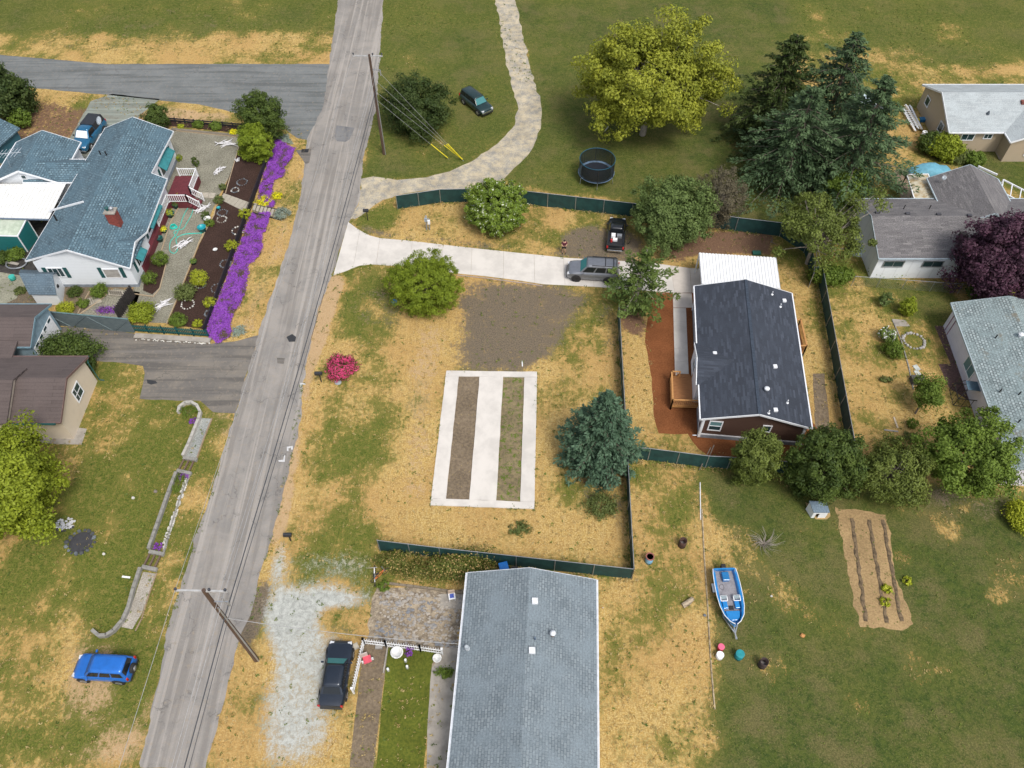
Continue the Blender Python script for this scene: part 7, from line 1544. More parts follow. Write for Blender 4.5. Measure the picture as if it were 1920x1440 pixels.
# barrels and bins
def barrel(label, base, mat, r=.29, h=.88, lidm=None, rust=True, inner=None, group=None, name='barrel'):
    t = thing(name, label, name, (*G(*base), 0), 0, group); m = smooth(MB()); b0 = [(r, 0), (r, h * .33), (r * 1.04, h * .35), (r, h * .37), (r, h * .66), (r * 1.04, h * .68), (r, h * .7), (r, h), (r * .92, h), (r * .92, h * .25)]
    m.lathe(b0, (0, 0, 0), 18); part('drum', m, mat, t)
    if lidm: part('lid', MB().lathe([(r * 1.05, h * .96), (r * 1.05, h * 1.01), (r * .7, h * 1.03)], (0, 0, 0), 18), lidm, t)
    elif inner: part('ash', MB().lathe([(r * .9, h * .3), (r * .5, h * .4)], (0, 0, 0), 12), inner, t)
    return t
rustm = M('rusty_steel', (0.085, 0.042, 0.032), .85, var=.3, scale=5); ash = M('ash', (0.3, 0.28, 0.27), .95)
barrel('rusty open burn barrel on the dry strip nearer the green lawn', (1278, 1023), rustm, inner=ash)
barrel('light blue barrel with brown rim near the fence corner', (1216, 1053), M('pale_blue_drum', (0.2, 0.42, 0.6), .5), inner=ash); bb = MB().lathe([(.33, .84), (.33, .9), (.25, .9), (.25, .84)], (*G(1216, 1053), 0), 18)
br2 = [o for o in COL.objects if o.get('label', '').startswith('light blue barrel')][0]; part('rim', bb, M('brown_rim', (0.28, 0.1, 0.08), .7), br2, True); part('lid', MB().lathe([(.26, .8), (.2, .84)], (0, 0, 0), 14), white_paint, br2)
barrel('dark rusty open barrel on the lawn at the lower border', (1428, 1248), M('dark_rust', (0.05, 0.032, 0.03), .85), inner=ash)
barrel('teal plastic barrel below the boat trailer', (1384, 1232), M('teal_drum', (0.012, 0.22, 0.25), .4), h=.7, lidm=M('teal_lid', (0.015, 0.26, 0.29), .4))
barrel('white bucket in front of the pink one below the boat', (1348, 1232), white_paint, .25, .5, lidm=white_paint, name='bucket'); barrel('pink and red tub behind the white bucket', (1350, 1217), M('red_tub', (0.35, 0.02, 0.03), .5), .22, .5, lidm=M('pink_lid', (0.75, 0.12, 0.22), .5), name='tub')
rb = MB().box((0, 0, .5), (.6, .7, 1.0)); t = thing('recycling_bin', 'bright blue wheeled bin between the lower fence and the pale blue roof', 'bin', (*G(945, 1074), 0), R(15)); part('bin_body', rb, M('bin_blue', (0.012, 0.15, 0.5), .4), t, bevel=.04); part('lid', MB().box((0, 0, 1.04), (.68, .78, .08)), bpy.data.materials['bin_blue'], t, bevel=.03)
single('bin', MB().box((0, 0, .4), (.5, .5, .8)), black_plastic, 'small black bin right of the bright blue wheeled bin', 'bin').location = (*G(965, 1076), 0)
t = thing('plastic_tub', 'blue plastic tub half hidden beneath the round twiggy tree', 'tub', (*G(740, 571), 0)); part('tub_body', MB().lathe([(.2, 0), (.27, .45), (.29, .47), (.24, .47), (.2, .1)], (0, 0, 0), 12), M('tub_blue', (0.02, 0.25, 0.65), .4), t)
single('irrigation_box', MB().box((0, 0, .12), (.8, .5, .24)), M('green_box', (0.02, 0.12, 0.09), .6), 'low green box behind the white carport roof', 'box').location = (*G(1418, 476), 0)
# garden ornaments, pots, driftwood, hose
drift = M('driftwood', (0.64, 0.63, 0.64), .8, var=.08, scale=4)
def driftwood(label, c, L, rz, seed, nb=5):
    rg = random.Random(seed); x, y = G(*c); m = MB()
    for k in range(nb * 2):
        a = rz + rg.choice((rg.uniform(-.25, .25), rg.uniform(-1.3, 1.3))); l = L * rg.uniform(.25, .75) * (.5 if k else .62); cx_ = rg.uniform(-.32, .32) * L; ox_, oy_ = cx_ * cos(rz) + rg.uniform(-.25, .25), cx_ * sin(rz) + rg.uniform(-.25, .25)
        z0_, r0_ = rg.uniform(.08, .2), rg.uniform(.035, .075); P_ = [(ox_ + l * t_ * cos(a + .5 * t_ * (k % 3 - 1)), oy_ + l * t_ * sin(a + .5 * t_ * (k % 3 - 1)), z0_ + rg.uniform(-.03, .1)) for t_ in (-1, -.4, .3, 1)]
        m.tube(P_, [r0_ * .5, r0_, r0_ * .9, r0_ * .3], 6)
    o = single('driftwood', m, drift, label, 'driftwood', group='bleached driftwood pieces on the gravel'); o.location = (x, y, 0)
driftwood('long flat bleached driftwood log at the top of the gravel yard', (432, 271), 3.2, -.05, 1, 6); driftwood('knotted driftwood heap in the middle of the upper gravel', (412, 321), 1.7, .9, 2, 7); driftwood('white driftwood just below the plank path', (379, 394), 1.9, .7, 3, 6)
driftwood('heap of white driftwood beside the hose loop', (347, 458), 2.0, .9, 4, 9); driftwood('crossed driftwood branches near the dark green fence', (301, 575), 2.4, .7, 5, 8); driftwood('thin upright driftwood by the lighter corner tree', (447, 300), 1.1, 1.4, 6, 3)
hz = [(322, 474), (318, 468), (320, 452), (330, 440), (337, 425), (344, 405), (351, 392), (356, 386), (362, 390), (359, 402), (355, 410), (349, 420), (343, 429), (331, 432), (326, 436), (332, 444), (342, 440), (352, 438), (372, 437), (378, 437), (350, 439), (336, 443), (330, 450), (333, 462), (332, 470), (326, 475), (320, 472)]
hp = [Vector(G3(p[0], p[1], .03)) for p in hz]; dense = []
for i in range(len(hp) - 1):
    for k in range(5):
        t_ = k / 5; p0, p1, p2, p3 = hp[max(0, i - 1)], hp[i], hp[i + 1], hp[min(len(hp) - 1, i + 2)]; dense.append(tuple(.5 * ((2 * p1) + (p2 - p0) * t_ + (2 * p0 - 5 * p1 + 4 * p2 - p3) * t_ ** 2 + (3 * p1 - p0 - 3 * p2 + p3) * t_ ** 3)))
single('garden_hose', MB().tube(dense, .035, 5), M('aqua_hose', (0.03, 0.55, 0.45), .5), 'aqua garden hose looping over the gravel in front of the porch', 'hose')
hr = thing('hose_reel', 'aqua hose wound in a heap beside the porch skirting', 'hose reel', (*G(326, 427), 0)); m = MB()
for k in range(4): m.tube([(.38 * cos(a) * (1 - .1 * k), .28 * sin(a), .06 + .07 * k) for a in np.linspace(0, 6.28, 14)], .045, 5)
part('coil', m, bpy.data.materials['aqua_hose'], hr)
def pot(label, c, r, h, mat, plant=None, group='garden pots'):
    t = thing('plant_pot', label, 'pot', (*G(*c), 0), 0, group); part('pot', smooth(MB().lathe([(r * .7, 0), (r, h), (r * 1.08, h), (r * 1.08, h * 1.08), (r * .85, h * 1.05), (r * .8, h * .85)], (0, 0, 0), 14)), mat, t)
    if plant:
        rg = np.random.default_rng(int(c[0])); n = 160; d = sph(n, rg, True); p = d * r * 1.3 * rg.uniform(.5, 1, (n, 1)) + [0, 0, h * 1.0]; V_, F_ = leaf_quads(p, d + [0, 0, .5], .12, .6, None, rg); link('foliage', np_mesh('foliage', V_, F_, LM[plant], tint_arr(n, 4, rg.uniform(0, 1, (n, 2)))), t)
potg = M('green_pot', (0.01, 0.09, 0.08), .5); pott = M('teal_pot', (0.01, 0.3, 0.35), .4); potw = M('white_pot', (0.7, 0.7, 0.68), .5)
pot('green pot with dark plant second below the porch rail', (331, 390), .33, .5, potg, 'dark'); pot('lime plant in a pot highest below the porch rail', (337, 373), .4, .4, potg, 'limeshrub'); pot('lime plant in a green pot halfway along the red skirting', (321, 406), .42, .5, potg, 'limeshrub')
pot('yellow flowering pot low along the red skirting', (309, 435), .34, .35, potg, 'yellowflower'); pot('dark green empty pot near the bump out gable', (301, 452), .35, .45, potg); pot('white pot leaning at the red skirting', (301, 424), .22, .3, potw); pot('big teal tub at the mulch edge right of the hose', (381, 434), .42, .6, pott)
pot('white and blue bowl on a stand at the mulch edge', (391, 416), .34, .5, potw); pot('small sky blue pot in the mulch below the plank path', (411, 393), .2, .3, pott); pot('white bowl in the dark mulch', (404, 469), .22, .12, potw); pot('small dark pot on the mulch edge near the clipped shrub', (364, 494), .3, .3, potg, 'mid')
pot('white round planter inside the picket fence, larger one', (745, 1226), .42, .35, potw, None); pot('white ring planter near the concrete path, smaller one', (820, 1236), .3, .25, potw)
# stone rings in the mulch
def ring(label, c, r, n, mats, group='stone rings', rs=.09, name='stone_ring', fill=None):
    t = thing(name, label, 'stone ring', (*G(*c), 0), 0, group); rg = random.Random(int(c[0] * 3 + c[1]))
    for k in range(n): a = 2 * pi * k / n; q = rs * rg.uniform(.7, 1.25); part('stone', MB().ball((r * cos(a) * rg.uniform(.92, 1.08), r * sin(a), q * .5), (q, q, q * .7), 6, 4, .5, k), rg.choice(mats), t)
    if fill: part('ash', MB().lathe([(r * .9, .02), (r * .6, .05), (.05, .06)], (0, 0, 0), 14), fill, t)
slate = M('slate_stone', (0.16, 0.18, 0.2), .8, var=.25)
for (c, r, mats, lab) in (((454, 342), .55, [slate], 'grey stone ring round a yellow plant in the upper mulch'), ((441, 357), .4, [slate, stm], 'small stone ring with grassy plant near the plank path'), ((417, 399), .5, [slate], 'upper of two touching stone rings below the plank path'), ((416, 412), .5, [stg, stm], 'lower of two touching stone rings, filled with red green leaves'),
      ((446, 433), .6, [slate, stm], 'stone ring with dark plants beside the black fence'), ((423, 495), .55, [slate], 'stone ring against the black fence in mid bed'), ((377, 534), .5, [slate, stm], 'stone ring just below the clipped lime shrub'), ((408, 541), .6, [slate], 'stone ring with weeds low on the black fence'),
      ((352, 571), .62, [stm], 'ring of white stones at the lower end of the mulch'), ((392, 588), .4, [slate], 'faint stone ring at the bottom of the black fence')):
    ring(lab, c, r, 14, mats)
ring('pale round paver ring in the dry yard left of the lilac house', (1713, 640), .95, 20, [M('pale_paver', (0.4, 0.38, 0.36), .9)], None, .15); ring('blackened fire pit ring with grey ash on the left lawn', (152, 1017), 1.0, 16, [M('charred_stone', (0.07, 0.075, 0.08), .9), slate], None, .16, 'fire_pit', M('charcoal', (0.045, 0.045, 0.05), .95))
# ash heap
rgn = random.Random(8); m = MB()
for k in range(40): a = rgn.uniform(0, 6.28); q = rgn.uniform(0, .85) ** .7; m.ball((q * .9 * cos(a), q * .65 * sin(a), .02), (rgn.uniform(.08, .2), rgn.uniform(.06, .16), .05), 6, 4, .6, k)
ah = thing('ash_heap', 'white ash heap on the left lawn above the fire pit', 'ash heap', (*G(121, 984), 0)); part('ash', m, M('white_ash', (0.6, 0.6, 0.62), .95, var=.15, scale=6), ah); m = MB()
for k in range(9): a = rgn.uniform(3.3, 6.0); m.ball((.8 * cos(a), .55 * sin(a), .03), (.1, .07, .05), 6, 4, .6, k)
part('charcoal', m, bpy.data.materials['charcoal'], ah)
for (c, lab, mt, s3) in (((195, 1039), 'small white lump on the left lawn right of the fire pit', stm, .14), ((250, 934), 'white speckled stone on the left lawn', stm, .16), ((292, 922), 'brown tipped stone near the kerb planter', stg, .18), ((1446, 1118), 'small stone on the lawn right of the boat', stm, .1), ((1504, 1192), 'orange lump on the lawn at the end of the light wire', M('orange_lump', (0.5, 0.24, 0.08), .8), .2), ((1321, 1154), 'grey cap at the pale border line', slate, .14)):
    o = single('stone', MB().ball((0, 0, s3 * .4), (s3, s3 * .8, s3 * .6), 8, 5, .4, 3), mt, lab, 'stone'); o.location = (*G(*c), 0)
for (c0, c1, lab, mt, w_) in (((229, 1081), (244, 1083), 'short white board on the left lawn by the lower steps', white_paint, .14), ((1658, 806), (1684, 809), 'grey plank lying on the dry grass', M('grey_plank', (0.3, 0.28, 0.27), .8), .12), ((1676, 782), (1683, 802), 'pale plank at right angles above the grey one', M('pale_plank', (0.5, 0.42, 0.32), .8), .14), ((979, 677), (979.5, 687), 'small white stake above the concrete pad', white_paint, .09), ((1134, 246), (1142, 235), 'white stick on the lawn left of the yellow green tree', white_paint, .08), ((1130, 1139), (1131, 1140), 'tiny pale stick by the fence', drift, .05)):
    single('plank', MB().beam(G3(*c0, .04), G3(*c1, .04), w_, .05), mt, lab, 'plank')
lg = MB().tube([G3(1280, 1136, .12), G3(1290, 1130, .16), G3(1299, 1122, .12)], [.2, .22, .16], 8); single('log', lg, M('rotten_log', (0.42, 0.34, 0.24), .9, var=.4, scale=5), 'rotten pale log on the dry grass left of the boat', 'log')
# kerb wall, gravel strips, timber steps on the left verge
conc_k = M('kerb_concrete', (0.27, 0.26, 0.235), .9, var=.15)
def kerb(label, pts, z=.35, w_=.24, mt=None, name='kerb_wall'):
    P = densify(GL(pts), .5, .015, 4, closed=False); m = MB()
    for a, b in zip(P[:-1], P[1:]): m.beam(Vector((a[0], a[1], z / 2)), Vector((b[0] + (b[0] - a[0]) * .06, b[1] + (b[1] - a[1]) * .06, z / 2)), w_, z)
    return single(name, m, mt or conc_k, label, 'kerb wall')
kerb('curved concrete kerb wall from the driveway end down to the upper steps', [(336, 776), (338, 766), (348, 758), (360, 757), (371, 763), (377, 775), (374, 788), (365, 810), (355, 835), (345, 856)], mt=M('pale_kerb', (0.42, 0.4, 0.36), .9))
kerb('straight concrete kerb wall between the two flights of timber steps', [(332, 888), (318, 925), (302, 970), (288, 1010), (281, 1030)]); kerb('long concrete kerb wall from the lower steps curving to the lower left', [(265, 1067), (252, 1105), (243, 1140), (232, 1165), (216, 1184), (202, 1193), (188, 1194), (176, 1184)])
kerb('thin outer kerb beside the pale gravel strip', [(398, 785), (383, 822), (369, 862)], .1, .1, M('board_kerb', (0.3, 0.22, 0.14), .9)); kerb('thin outer kerb beside the white stones', [(357, 889), (340, 930), (322, 985), (308, 1036)], .12, .12); kerb('thin outer kerb of the lower gravel strip', [(294, 1075), (280, 1115), (266, 1160), (255, 1182)], .08, .08, bpy.data.materials['board_kerb'])
sheet('gravel_strip', [(376, 784), (397, 785), (368, 861), (348, 856)], loose('grey_pebbles', (0.18, 0.19, 0.18), (0.33, 0.34, 0.32), (0.5, 0.5, 0.47), 10, 14, .58), .014, .03); sheet('gravel_strip', [(268, 1072), (293, 1076), (266, 1150), (248, 1180), (228, 1176), (245, 1140)], loose('river_pebbles', (0.26, 0.23, 0.19), (0.42, 0.39, 0.34), None, 10), .014, .05)
m = MB(); rgn = random.Random(5); a, b = Vector(G3(353, 891)), Vector(G3(306, 1030))
for k in range(220): p = a.lerp(b, rgn.random()) + Vector((rgn.uniform(-.16, .16), rgn.uniform(-.1, .1), .05)); m.ball(p, (rgn.uniform(.05, .1), rgn.uniform(.05, .1), .06), 5, 4, .4, k)
o = single('white_stones', m, stm, 'row of white stones along the outer kerb of the planter', 'stones', kind='stuff')
tim = woodmat('old_timber', (0.10, 0.065, 0.045), (0.16, 0.11, 0.08))
for (lab, A_, B_, C_, D_) in (('upper timber steps in the left kerb wall', (345, 860), (368, 864), (333, 884), (357, 890)), ('lower timber steps in the left kerb wall', (281, 1036), (306, 1041), (268, 1064), (293, 1070))):
    t = thing('timber_steps', lab, 'steps', G3(*A_)); A_, B_, C_, D_ = [Vector(G3(*q)) for q in (A_, B_, C_, D_)]
    for (p, q) in ((A_, B_), (C_, D_)): part('kerb_end', MB().beam(p + Vector((0, 0, .12)), q + Vector((.1, 0, .12)), .28, .24), conc_k, t, True)
    for f_ in (.08, .47, .86): part('timber', MB().beam(A_.lerp(B_, f_) + Vector((0, -.1, .1)), C_.lerp(D_, f_) + Vector((0, .1, .1)), .12, .14), tim, t, True)
# plank path and street steps in the white house garden
pt = thing('plank_path', 'path of grey planks from the porch through the mulch to the fence', 'path', G3(405, 370)); grw = woodmat('grey_planks', (0.28, 0.25, 0.2), (0.42, 0.38, 0.31)); grw2 = M('pale_slab', (0.42, 0.38, 0.31), .9)
for (p0_, p1_, q0, q1, n, mt) in (((355, 360), (405, 363), (353, 370), (403, 372), 4, grw2), ((420, 363), (472, 382), (412, 374), (458, 397), 7, grw)):
    for i in range(n):
        A_ = [Vector(G3(*p0_)).lerp(Vector(G3(*p1_)), (i + e_) / n) for e_ in (.03, .97)]; B_ = [Vector(G3(*q0)).lerp(Vector(G3(*q1)), (i + e_) / n) for e_ in (.03, .97)]
        part('plank', MB().prism([A_[0][:2], A_[1][:2], B_[1][:2], B_[0][:2]], .01, .07 + .01 * (i % 2)), mt, pt, True)
stp = thing('street_steps', 'weathered plank steps with dark gaps from the garden fence down to the road', 'steps', G3(500, 395))
for i in range(8):
    A_ = [Vector(G3(478, 385)).lerp(Vector(G3(530, 396)), (i + e_) / 8) for e_ in (.05, .8)]; B_ = [Vector(G3(474, 397)).lerp(Vector(G3(525, 411)), (i + e_) / 8) for e_ in (.05, .8)]
    part('tread', MB().prism([A_[0][:2], A_[1][:2], B_[1][:2], B_[0][:2]], .01, .3 - .03 * i), grw, stp, True)
for (p0_, p1_) in (((475, 384), (532, 395)), ((472, 398), (526, 412))): part('stringer', MB().beam(Vector(G3(*p0_, .25)), Vector(G3(*p1_, .08)), .07, .14), dw_, stp, True)
# edging boards in the gravel yard
ebm = woodmat('edging_board', (0.36, 0.27, 0.17), (0.45, 0.35, 0.24))
for i, (pts, lab) in enumerate((([(345, 370), (318, 420), (303, 470)], 'timber edging between porch pots and gravel'), ([(313, 488), (300, 540), (287, 556), (252, 551)], 'timber edging round the corner mulch bed'), ([(408, 372), (402, 402), (372, 458), (338, 545), (312, 608)], 'long edging board between gravel and mulch'), ([(452, 262), (432, 330), (423, 362)], 'edging board between upper gravel and mulch'), ([(146, 588), (160, 560), (172, 540)], 'curved edging left of the lower gravel'), ([(145, 592), (185, 565), (200, 552)], 'edging strip along the plank landing'), ([(330, 245), (452, 257)], 'edging strip at the back of the gravel yard'))):
    P = [Vector(G3(*p, .05)) for p in pts]; m = MB()
    for a, b in zip(P[:-1], P[1:]): m.beam(a, b, .07, .1)
    single('edging_board', m, ebm, lab, 'edging', group='garden edging boards')
lp_ = thing('plank_landing', 'small landing of pale planks under the white gable wall', 'landing', G3(218, 548))
for i in range(7): part('plank', MB().beam(Vector(G3(203 + 4 * i, 544 + i * .3, .12)), Vector(G3(207 + 4 * i, 553 + i * .3, .12)), .26, .05), grw, lp_, True)
lp2 = thing('plank_landing', 'second pale plank walk curving beside the small white shed', 'landing', G3(165, 560))
for i in range(6): part('plank', MB().beam(Vector(G3(164 + 4 * i, 560 - i * 1.0, .06)), Vector(G3(169 + 4 * i, 572 - i * 1.0, .06)), .24, .05), grw2, lp2, True)
rp = thing('round_planter', 'round grey hoop planter at the corner of the gable wall', 'planter', G3(33, 497)); part('hoop', MB().tube([(1.0 * cos(a), .75 * sin(a), .25) for a in np.linspace(0, 2 * pi, 25)], .07, 6), galv, rp); part('shelf', MB().beam((-1.2, .3, .2), (.2, -.1, .2), .3, .08), conc_old, rp)
barrel('aqua ball shaped float in the stone yard', (25, 524), M('aqua_float', (0.04, 0.4, 0.33), .4), .28, .45, lidm=M('aqua_lid', (0.05, 0.42, 0.35), .4), name='float')
ut = thing('heat_pump', 'white outdoor unit under the gable wall', 'outdoor unit', G3(182, 534)); part('cabinet', MB().box((0, .2, .55), (1.5, .55, 1.0)), white_paint, ut, bevel=.03); part('fan_guard', MB().lathe([(.3, 0), (.28, .03)], (0, 0, 0), 16), black_plastic, ut).matrix_basis = Matrix.Translation((0.2, -.09, .6)) @ Matrix.Rotation(R(90), 4, 'X')
# antenna and dishes
an = thing('roof_antenna', 'white lattice television antenna above the blue wing roof', 'antenna', (*G(10, 300, 4.5), 0)); ax, ay = G(12, 290, 6.0); ox, oy = an.location.x, an.location.y; m = MB(); am = M('antenna_white', (0.6, 0.65, 0.7), .4, .3)
part('mast', MB().tube([(0, 0, 3.2), (ax - ox, ay - oy, 6.2)], .03, 6), am, an)
for i in range(7): m.tube([(ax - ox - 1.2 + .4 * i, ay - oy - .75, 6.0 + .05 * i), (ax - ox - 1.0 + .4 * i, ay - oy + .75, 6.0 + .05 * i)], .02, 4)
m.tube([(ax - ox - 1.4, ay - oy, 6.0), (ax - ox + 1.6, ay - oy, 6.3)], .03, 5); part('elements', m, am, an)
def dish(label, c, z, r=.35, aim=(-.5, -.6, .6)):
    x, y = G(*c, z); t = thing('satellite_dish', label, 'satellite dish', (x, y, z)); q = Vector(aim).to_track_quat('Z', 'Y').to_matrix().to_4x4(); o = part('reflector', smooth(MB().lathe([(.02, 0), (r * .5, .03), (r, .1), (r, .12), (r * .5, .05), (.02, .02)], (0, 0, 0), 16)), M('dish_grey_' + 'a', (0.45, 0.5, 0.54), .5) if 'dish_grey_a' not in bpy.data.materials else bpy.data.materials['dish_grey_a'], t); o.matrix_basis = Matrix.Translation((0, 0, .45)) @ q
    part('mount', MB().tube([(0, 0, -.15), (0, 0, .45)], .03, 6), galv, t); part('feed_arm', MB().tube([(0, 0, .4), tuple(Vector(aim).normalized() * .5 + Vector((0, 0, .4)))], .015, 5), galv, t)
dish('grey satellite dish on the north edge of the blue roof', (190, 233), 3.6, .45); dish('small dish on the left gutter of the pale blue roof', (878, 1218), 2.9, .22); dish('satellite dish on the grey roof near the purple tree', (1838, 398), 3.9, .3); dish('small dish near the cream patio cover on the grey roof', (1767, 340), 3.8, .22)
# white lumber stack by the beige house
ls_ = thing('lumber_stack', 'stack of white rails and planks lying beside the beige house', 'lumber', (*G(1712, 225), 0)); rgn = random.Random(2)
a, b = Vector(G3(1698, 200, .3)), Vector(G3(1722, 243, .3))
for k in range(9): q = Vector((rgn.uniform(-.6, .7), rgn.uniform(-.3, .3), rgn.uniform(-.15, .25))); part('plank', MB().beam(a + q, b + q * .8 + Vector((rgn.uniform(-.2, .3), 0, 0)), .14, .06), white_paint if k % 3 else M('cream_plank_%d' % 0, (0.6, 0.52, 0.38), .7) if 'cream_plank_0' not in bpy.data.materials else bpy.data.materials['cream_plank_0'], ls_, True)
for k in range(8): p = a.lerp(b, .2 + k * .09) + Vector((-.7, 0, .1)); part('rung', MB().beam(p, p + Vector((1.0, -.25, .1)), .06, .06), white_paint, ls_, True)
barrel('white upright tank at the shrubs beside the beige house', (1727, 264), white_paint, .28, 1.2, lidm=white_paint, name='tank')
t = thing('toy', 'blue and yellow toy on the bare ground by the white lumber', 'toy', G3(1724, 227)); part('blue_half', MB().box((.3, 0, .2), (.7, .6, .4)), M('toy_blue', (0.02, 0.16, 0.35), .5), t, bevel=.05); part('yellow_half', MB().box((-.3, 0, .15), (.45, .4, .3)), M('toy_yellow', (0.7, 0.6, 0.05), .5), t, bevel=.05)
for (c, lab, s3) in (((1612, 188), 'pale blue tarp at the top of the conifer edge', (1.4, .9, .5)), ((1643, 206), 'white sheet by the conifers below the pale blue tarp', (.9, .9, .4))):
    o = single('tarp', MB().ball((0, 0, s3[2] * .3), s3, 8, 5, .7, 2), M('tarp_' + ('a' if c[0] < 1620 else 'b'), (0.45, 0.55, 0.6) if c[0] < 1620 else (0.65, 0.72, 0.75), .7), lab, 'tarp'); o.location = (*G(*c), 0)
o = single('tarp', MB().ball((0, 0, .15), (1.5, .8, .35), 9, 5, .8, 4), M('tarp_c', (0.6, 0.68, 0.75), .6), 'crumpled white tarp at the left wall of the grey roofed house', 'tarp'); o.location = (*G(1611, 470), 0)
o = single('box', MB().box((0, 0, .35), (.45, .4, .7)), white_paint, 'small white utility box at the base of the beige wall', 'box'); o.location = (*G(1848, 281), 0)
kerb('concrete kerb edging round the beige house bed', [(1790, 283), (1866, 283), (1874, 298), (1940, 302)], .12, .15, M('pink_kerb', (0.4, 0.36, 0.33), .9))
kerb('low concrete edging line in the dry yard', [(1673, 600), (1690, 640), (1704, 690), (1712, 730)], .08, .1); o = single('stone_block', MB().box((0, 0, .25), (1.1, .8, .5)), M('dark_block', (0.09, 0.085, 0.08), .9), 'dark planter block with straw on top beside the small tree', 'planter'); o.location = (*G(1718, 716), 0)
for (c, lab) in (((1718, 690), 'upper pale slab fragment in the dry yard'), ((1720, 700), 'lower pale slab fragment in the dry yard')): o = single('stone_slab', MB().box((0, 0, .04), (.45, .6, .07), .3), M('pale_frag', (0.5, 0.53, 0.5), .9) if 'pale_frag' not in bpy.data.materials else bpy.data.materials['pale_frag'], lab, 'slab'); o.location = (*G(*c), 0)
# garden ridges
rg2 = random.Random(1)
for i, (p, q) in enumerate((((1597, 972), (1624, 1165)), ((1630, 975), (1662, 1168)), ((1655, 975), (1690, 1165)))):
    a, b = Vector(G3(*p)), Vector(G3(*q)); P = [a.lerp(b, k / 24) + Vector((rg2.uniform(-.06, .06), 0, 0)) for k in range(25)]; m = MB()
    m.tube([(p_.x, p_.y, -.17) for p_ in P], [.24 + .02 * sin(k * 1.7) for k in range(25)], 10); o = single('furrow_ridge', m, M('dark_soil', (0.17, 0.12, 0.068), .95, var=.3, scale=4) if 'dark_soil' not in bpy.data.materials else bpy.data.materials['dark_soil'], ['left dark irrigation row in the garden plot', 'middle dark irrigation row in the garden plot', 'right dark irrigation row in the garden plot'][i], 'garden row', group='garden rows')
    m = MB(); off = Vector((.75, 0, 0))
    b2 = MB()
    for k in range(24):
        pass
# bottom left patio stones, small clutter
m = MB(); q = scatter(GL([(712, 1108), (866, 1112), (858, 1215), (700, 1200)]), 420, np.random.default_rng(9)); rg3 = random.Random(4)
for k, (x, y) in enumerate(q): s_ = rg3.uniform(.06, .16); m.ball((x, y, .01), (s_, s_ * rg3.uniform(.6, 1), s_ * .4), 6, 4, .5, k)
single('field_stones', m, M('field_stone', (0.36, 0.32, 0.27), .85, var=.3, scale=.7, col2=(0.17, 0.18, 0.2)), 'field stones bedded in the bare patio left of the pale blue roof', 'stones', kind='stuff')
kerb('weathered timber edge between weeds and stone patio', [(722, 1094), (775, 1100), (866, 1112)], .15, .16, M('weathered_edge', (0.22, 0.18, 0.13), .9), 'timber_edge')
kerb('timber edge behind the weeds at the lower fence', [(744, 1036), (790, 1041), (840, 1045)], .12, .14, bpy.data.materials['weathered_edge'], 'timber_edge')
ch = thing('plastic_chair', 'white and tan plastic chair on the porch pavement by the pale blue roof', 'chair', (*G(848, 1122), 0), R(10)); part('seat', MB().box((0, 0, .42), (.5, .5, .05)), white_paint, ch); part('backrest', MB().box((0, .24, .68), (.5, .05, .5)), M('tan_plastic', (0.55, 0.42, 0.3), .5), ch)
for dx in (-.2, .2):
    for dy in (-.2, .2): part('leg', MB().beam((dx, dy, 0), (dx, dy, .42), .05, .05), white_paint, ch)
part('cushion', MB().box((0, 0, .48), (.3, .3, .07)), M('blue_cushion', (0.06, 0.1, 0.4), .8), ch)
def bicycle(label, c, rz, col):
    t = thing('bicycle', label, 'bicycle', (*G(*c), 0), rz, 'bicycles leaning at the weedy bed')
    for x in (-.5, .5): part('wheel', MB().tube([(x + .32 * cos(a), 0, .33 + .32 * sin(a)) for a in np.linspace(0, 2 * pi, 19)], .025, 5), rubber, t)
    part('frame', MB().tube([(-.5, 0, .33), (-.15, 0, .7), (.4, 0, .75), (0, 0, .33), (-.5, 0, .33)], .025, 5).tube([(.5, 0, .33), (.4, 0, .85)], .025, 5), col, t); part('saddle', MB().box((-.18, 0, .82), (.25, .12, .05)), black_plastic, t); part('handlebar', MB().tube([(.38, -.25, .92), (.38, .25, .92)], .02, 5), chrome, t)
bicycle('white bicycle at the corner of the weedy bed', (704, 1083), R(95), white_paint); bicycle('dark bicycle with orange bits right of the white one', (714, 1082), R(40), M('orange_frame', (0.6, 0.15, 0.03), .5))
t = thing('garden_chair', 'pink red cushioned garden chair inside the picket fence', 'chair', (*G(690, 1240), 0), R(20)); part('seat', MB().box((0, 0, .4), (.55, .5, .1)), M('pink_cushion', (0.6, 0.08, 0.12), .8), t); part('backrest', MB().box((-.15, .28, .7), (.55, .08, .55)), M('pale_cane', (0.5, 0.42, 0.38), .8), t)
for dx in (-.22, .22): part('leg', MB().beam((dx, 0, 0), (dx, 0, .38), .05, .4), white_paint, t)
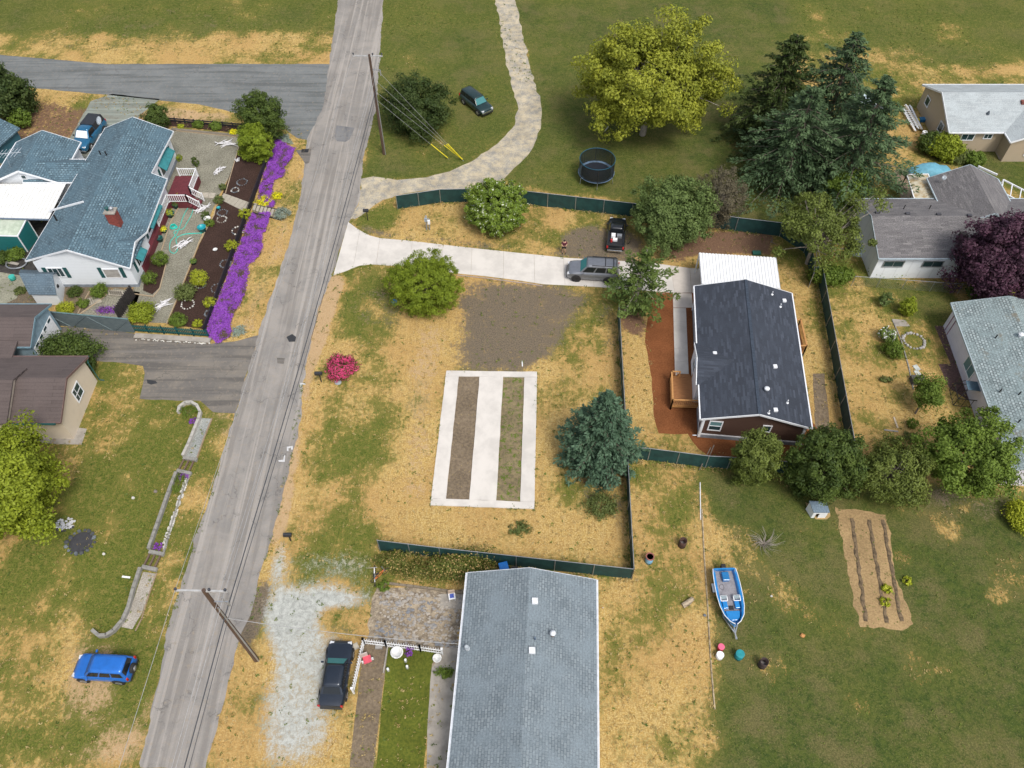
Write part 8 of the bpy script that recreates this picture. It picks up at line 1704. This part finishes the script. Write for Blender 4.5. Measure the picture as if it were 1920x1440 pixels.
for (c, lab) in (((761, 1240), 'white ornament left of the two on the small lawn'), ((764, 1252), 'white ornament lower on the small lawn'), ((685, 1229), 'white statue by the picket fence corner'), ((728, 1257), 'white ornament at the lawn edge strip')):
    o = single('garden_ornament', smooth(MB().lathe([(.12, 0), (.06, .2), (.1, .35), (.03, .5)], (0, 0, 0), 10)), white_paint, lab, 'ornament', group='white garden ornaments'); o.location = (*G(*c), 0)
single('lawn_edging', MB().beam(G3(727, 1212, .06), G3(719, 1262, .06), .1, .12), conc_old, 'thin concrete strip between the bed and the small front lawn', 'edging')
single('stone_block', MB().box((0, 0, .1), (.5, .35, .2)), M('round_grey', (0.3, 0.29, 0.28), .8), 'flat grey stone inside the picket fence near its top rail', 'stone').location = (*G(711, 1213), 0)
single('paver', MB().box((0, 0, .05), (.5, .45, .08), .5), M('pale_tan', (0.5, 0.46, 0.38), .9), 'pale flat slab just outside the picket fence corner', 'slab').location = (*G(666, 1213), 0)
# storm drain, road debris
single('storm_drain', MB().box((0, 0, .02), (.8, .6, .03)), black_plastic, 'dark storm drain grate at the street corner by the purple bank', 'drain').location = (*G(572, 283), 0.01)
m = MB().tube([(0, 0, .05), (.2, .1, .2), (.1, .5, .25)], [.05, .08, .03], 5).tube([(.1, 0, .1), (.6, -.4, .1)], [.05, .02], 4); o = single('root_stump', m, bark, 'dark root stump on the brown mulch behind the carport', 'stump'); o.location = (*G(1444, 455), 0)
single('pipe_stub', MB().tube([G3(1177, 458, .02), G3(1182, 452, .5)], .04, 5), black_plastic, 'thin black stake right of the black pickup', 'stake')
single('white_kerb_gutter', MB().beam(G3(1834, 312, 2.2), G3(1870, 328, 2.2), .12, .2), trim_white, 'short white beam behind the grey roof ridge', 'beam')
cpf = thing('pergola', 'white carport frame at the right border behind the grey roof', 'pergola', (*G(1890, 345), 0)); A_, B_, C_, D_ = [Vector(G3(*q, 2.3)) for q in ((1881, 337), (1930, 362), (1925, 385), (1878, 360))]
m = MB().beam(A_, B_, .12, .14).beam(D_, C_, .12, .14)
for t_ in (0, .35, .7, 1): m.beam(A_.lerp(B_, t_), D_.lerp(C_, t_), .08, .1)
part('frame', m, trim_white, cpf, True)
for p in (A_, D_): part('post', MB().beam(Vector((p.x, p.y, 0)), p, .1, .1), trim_white, cpf, True)
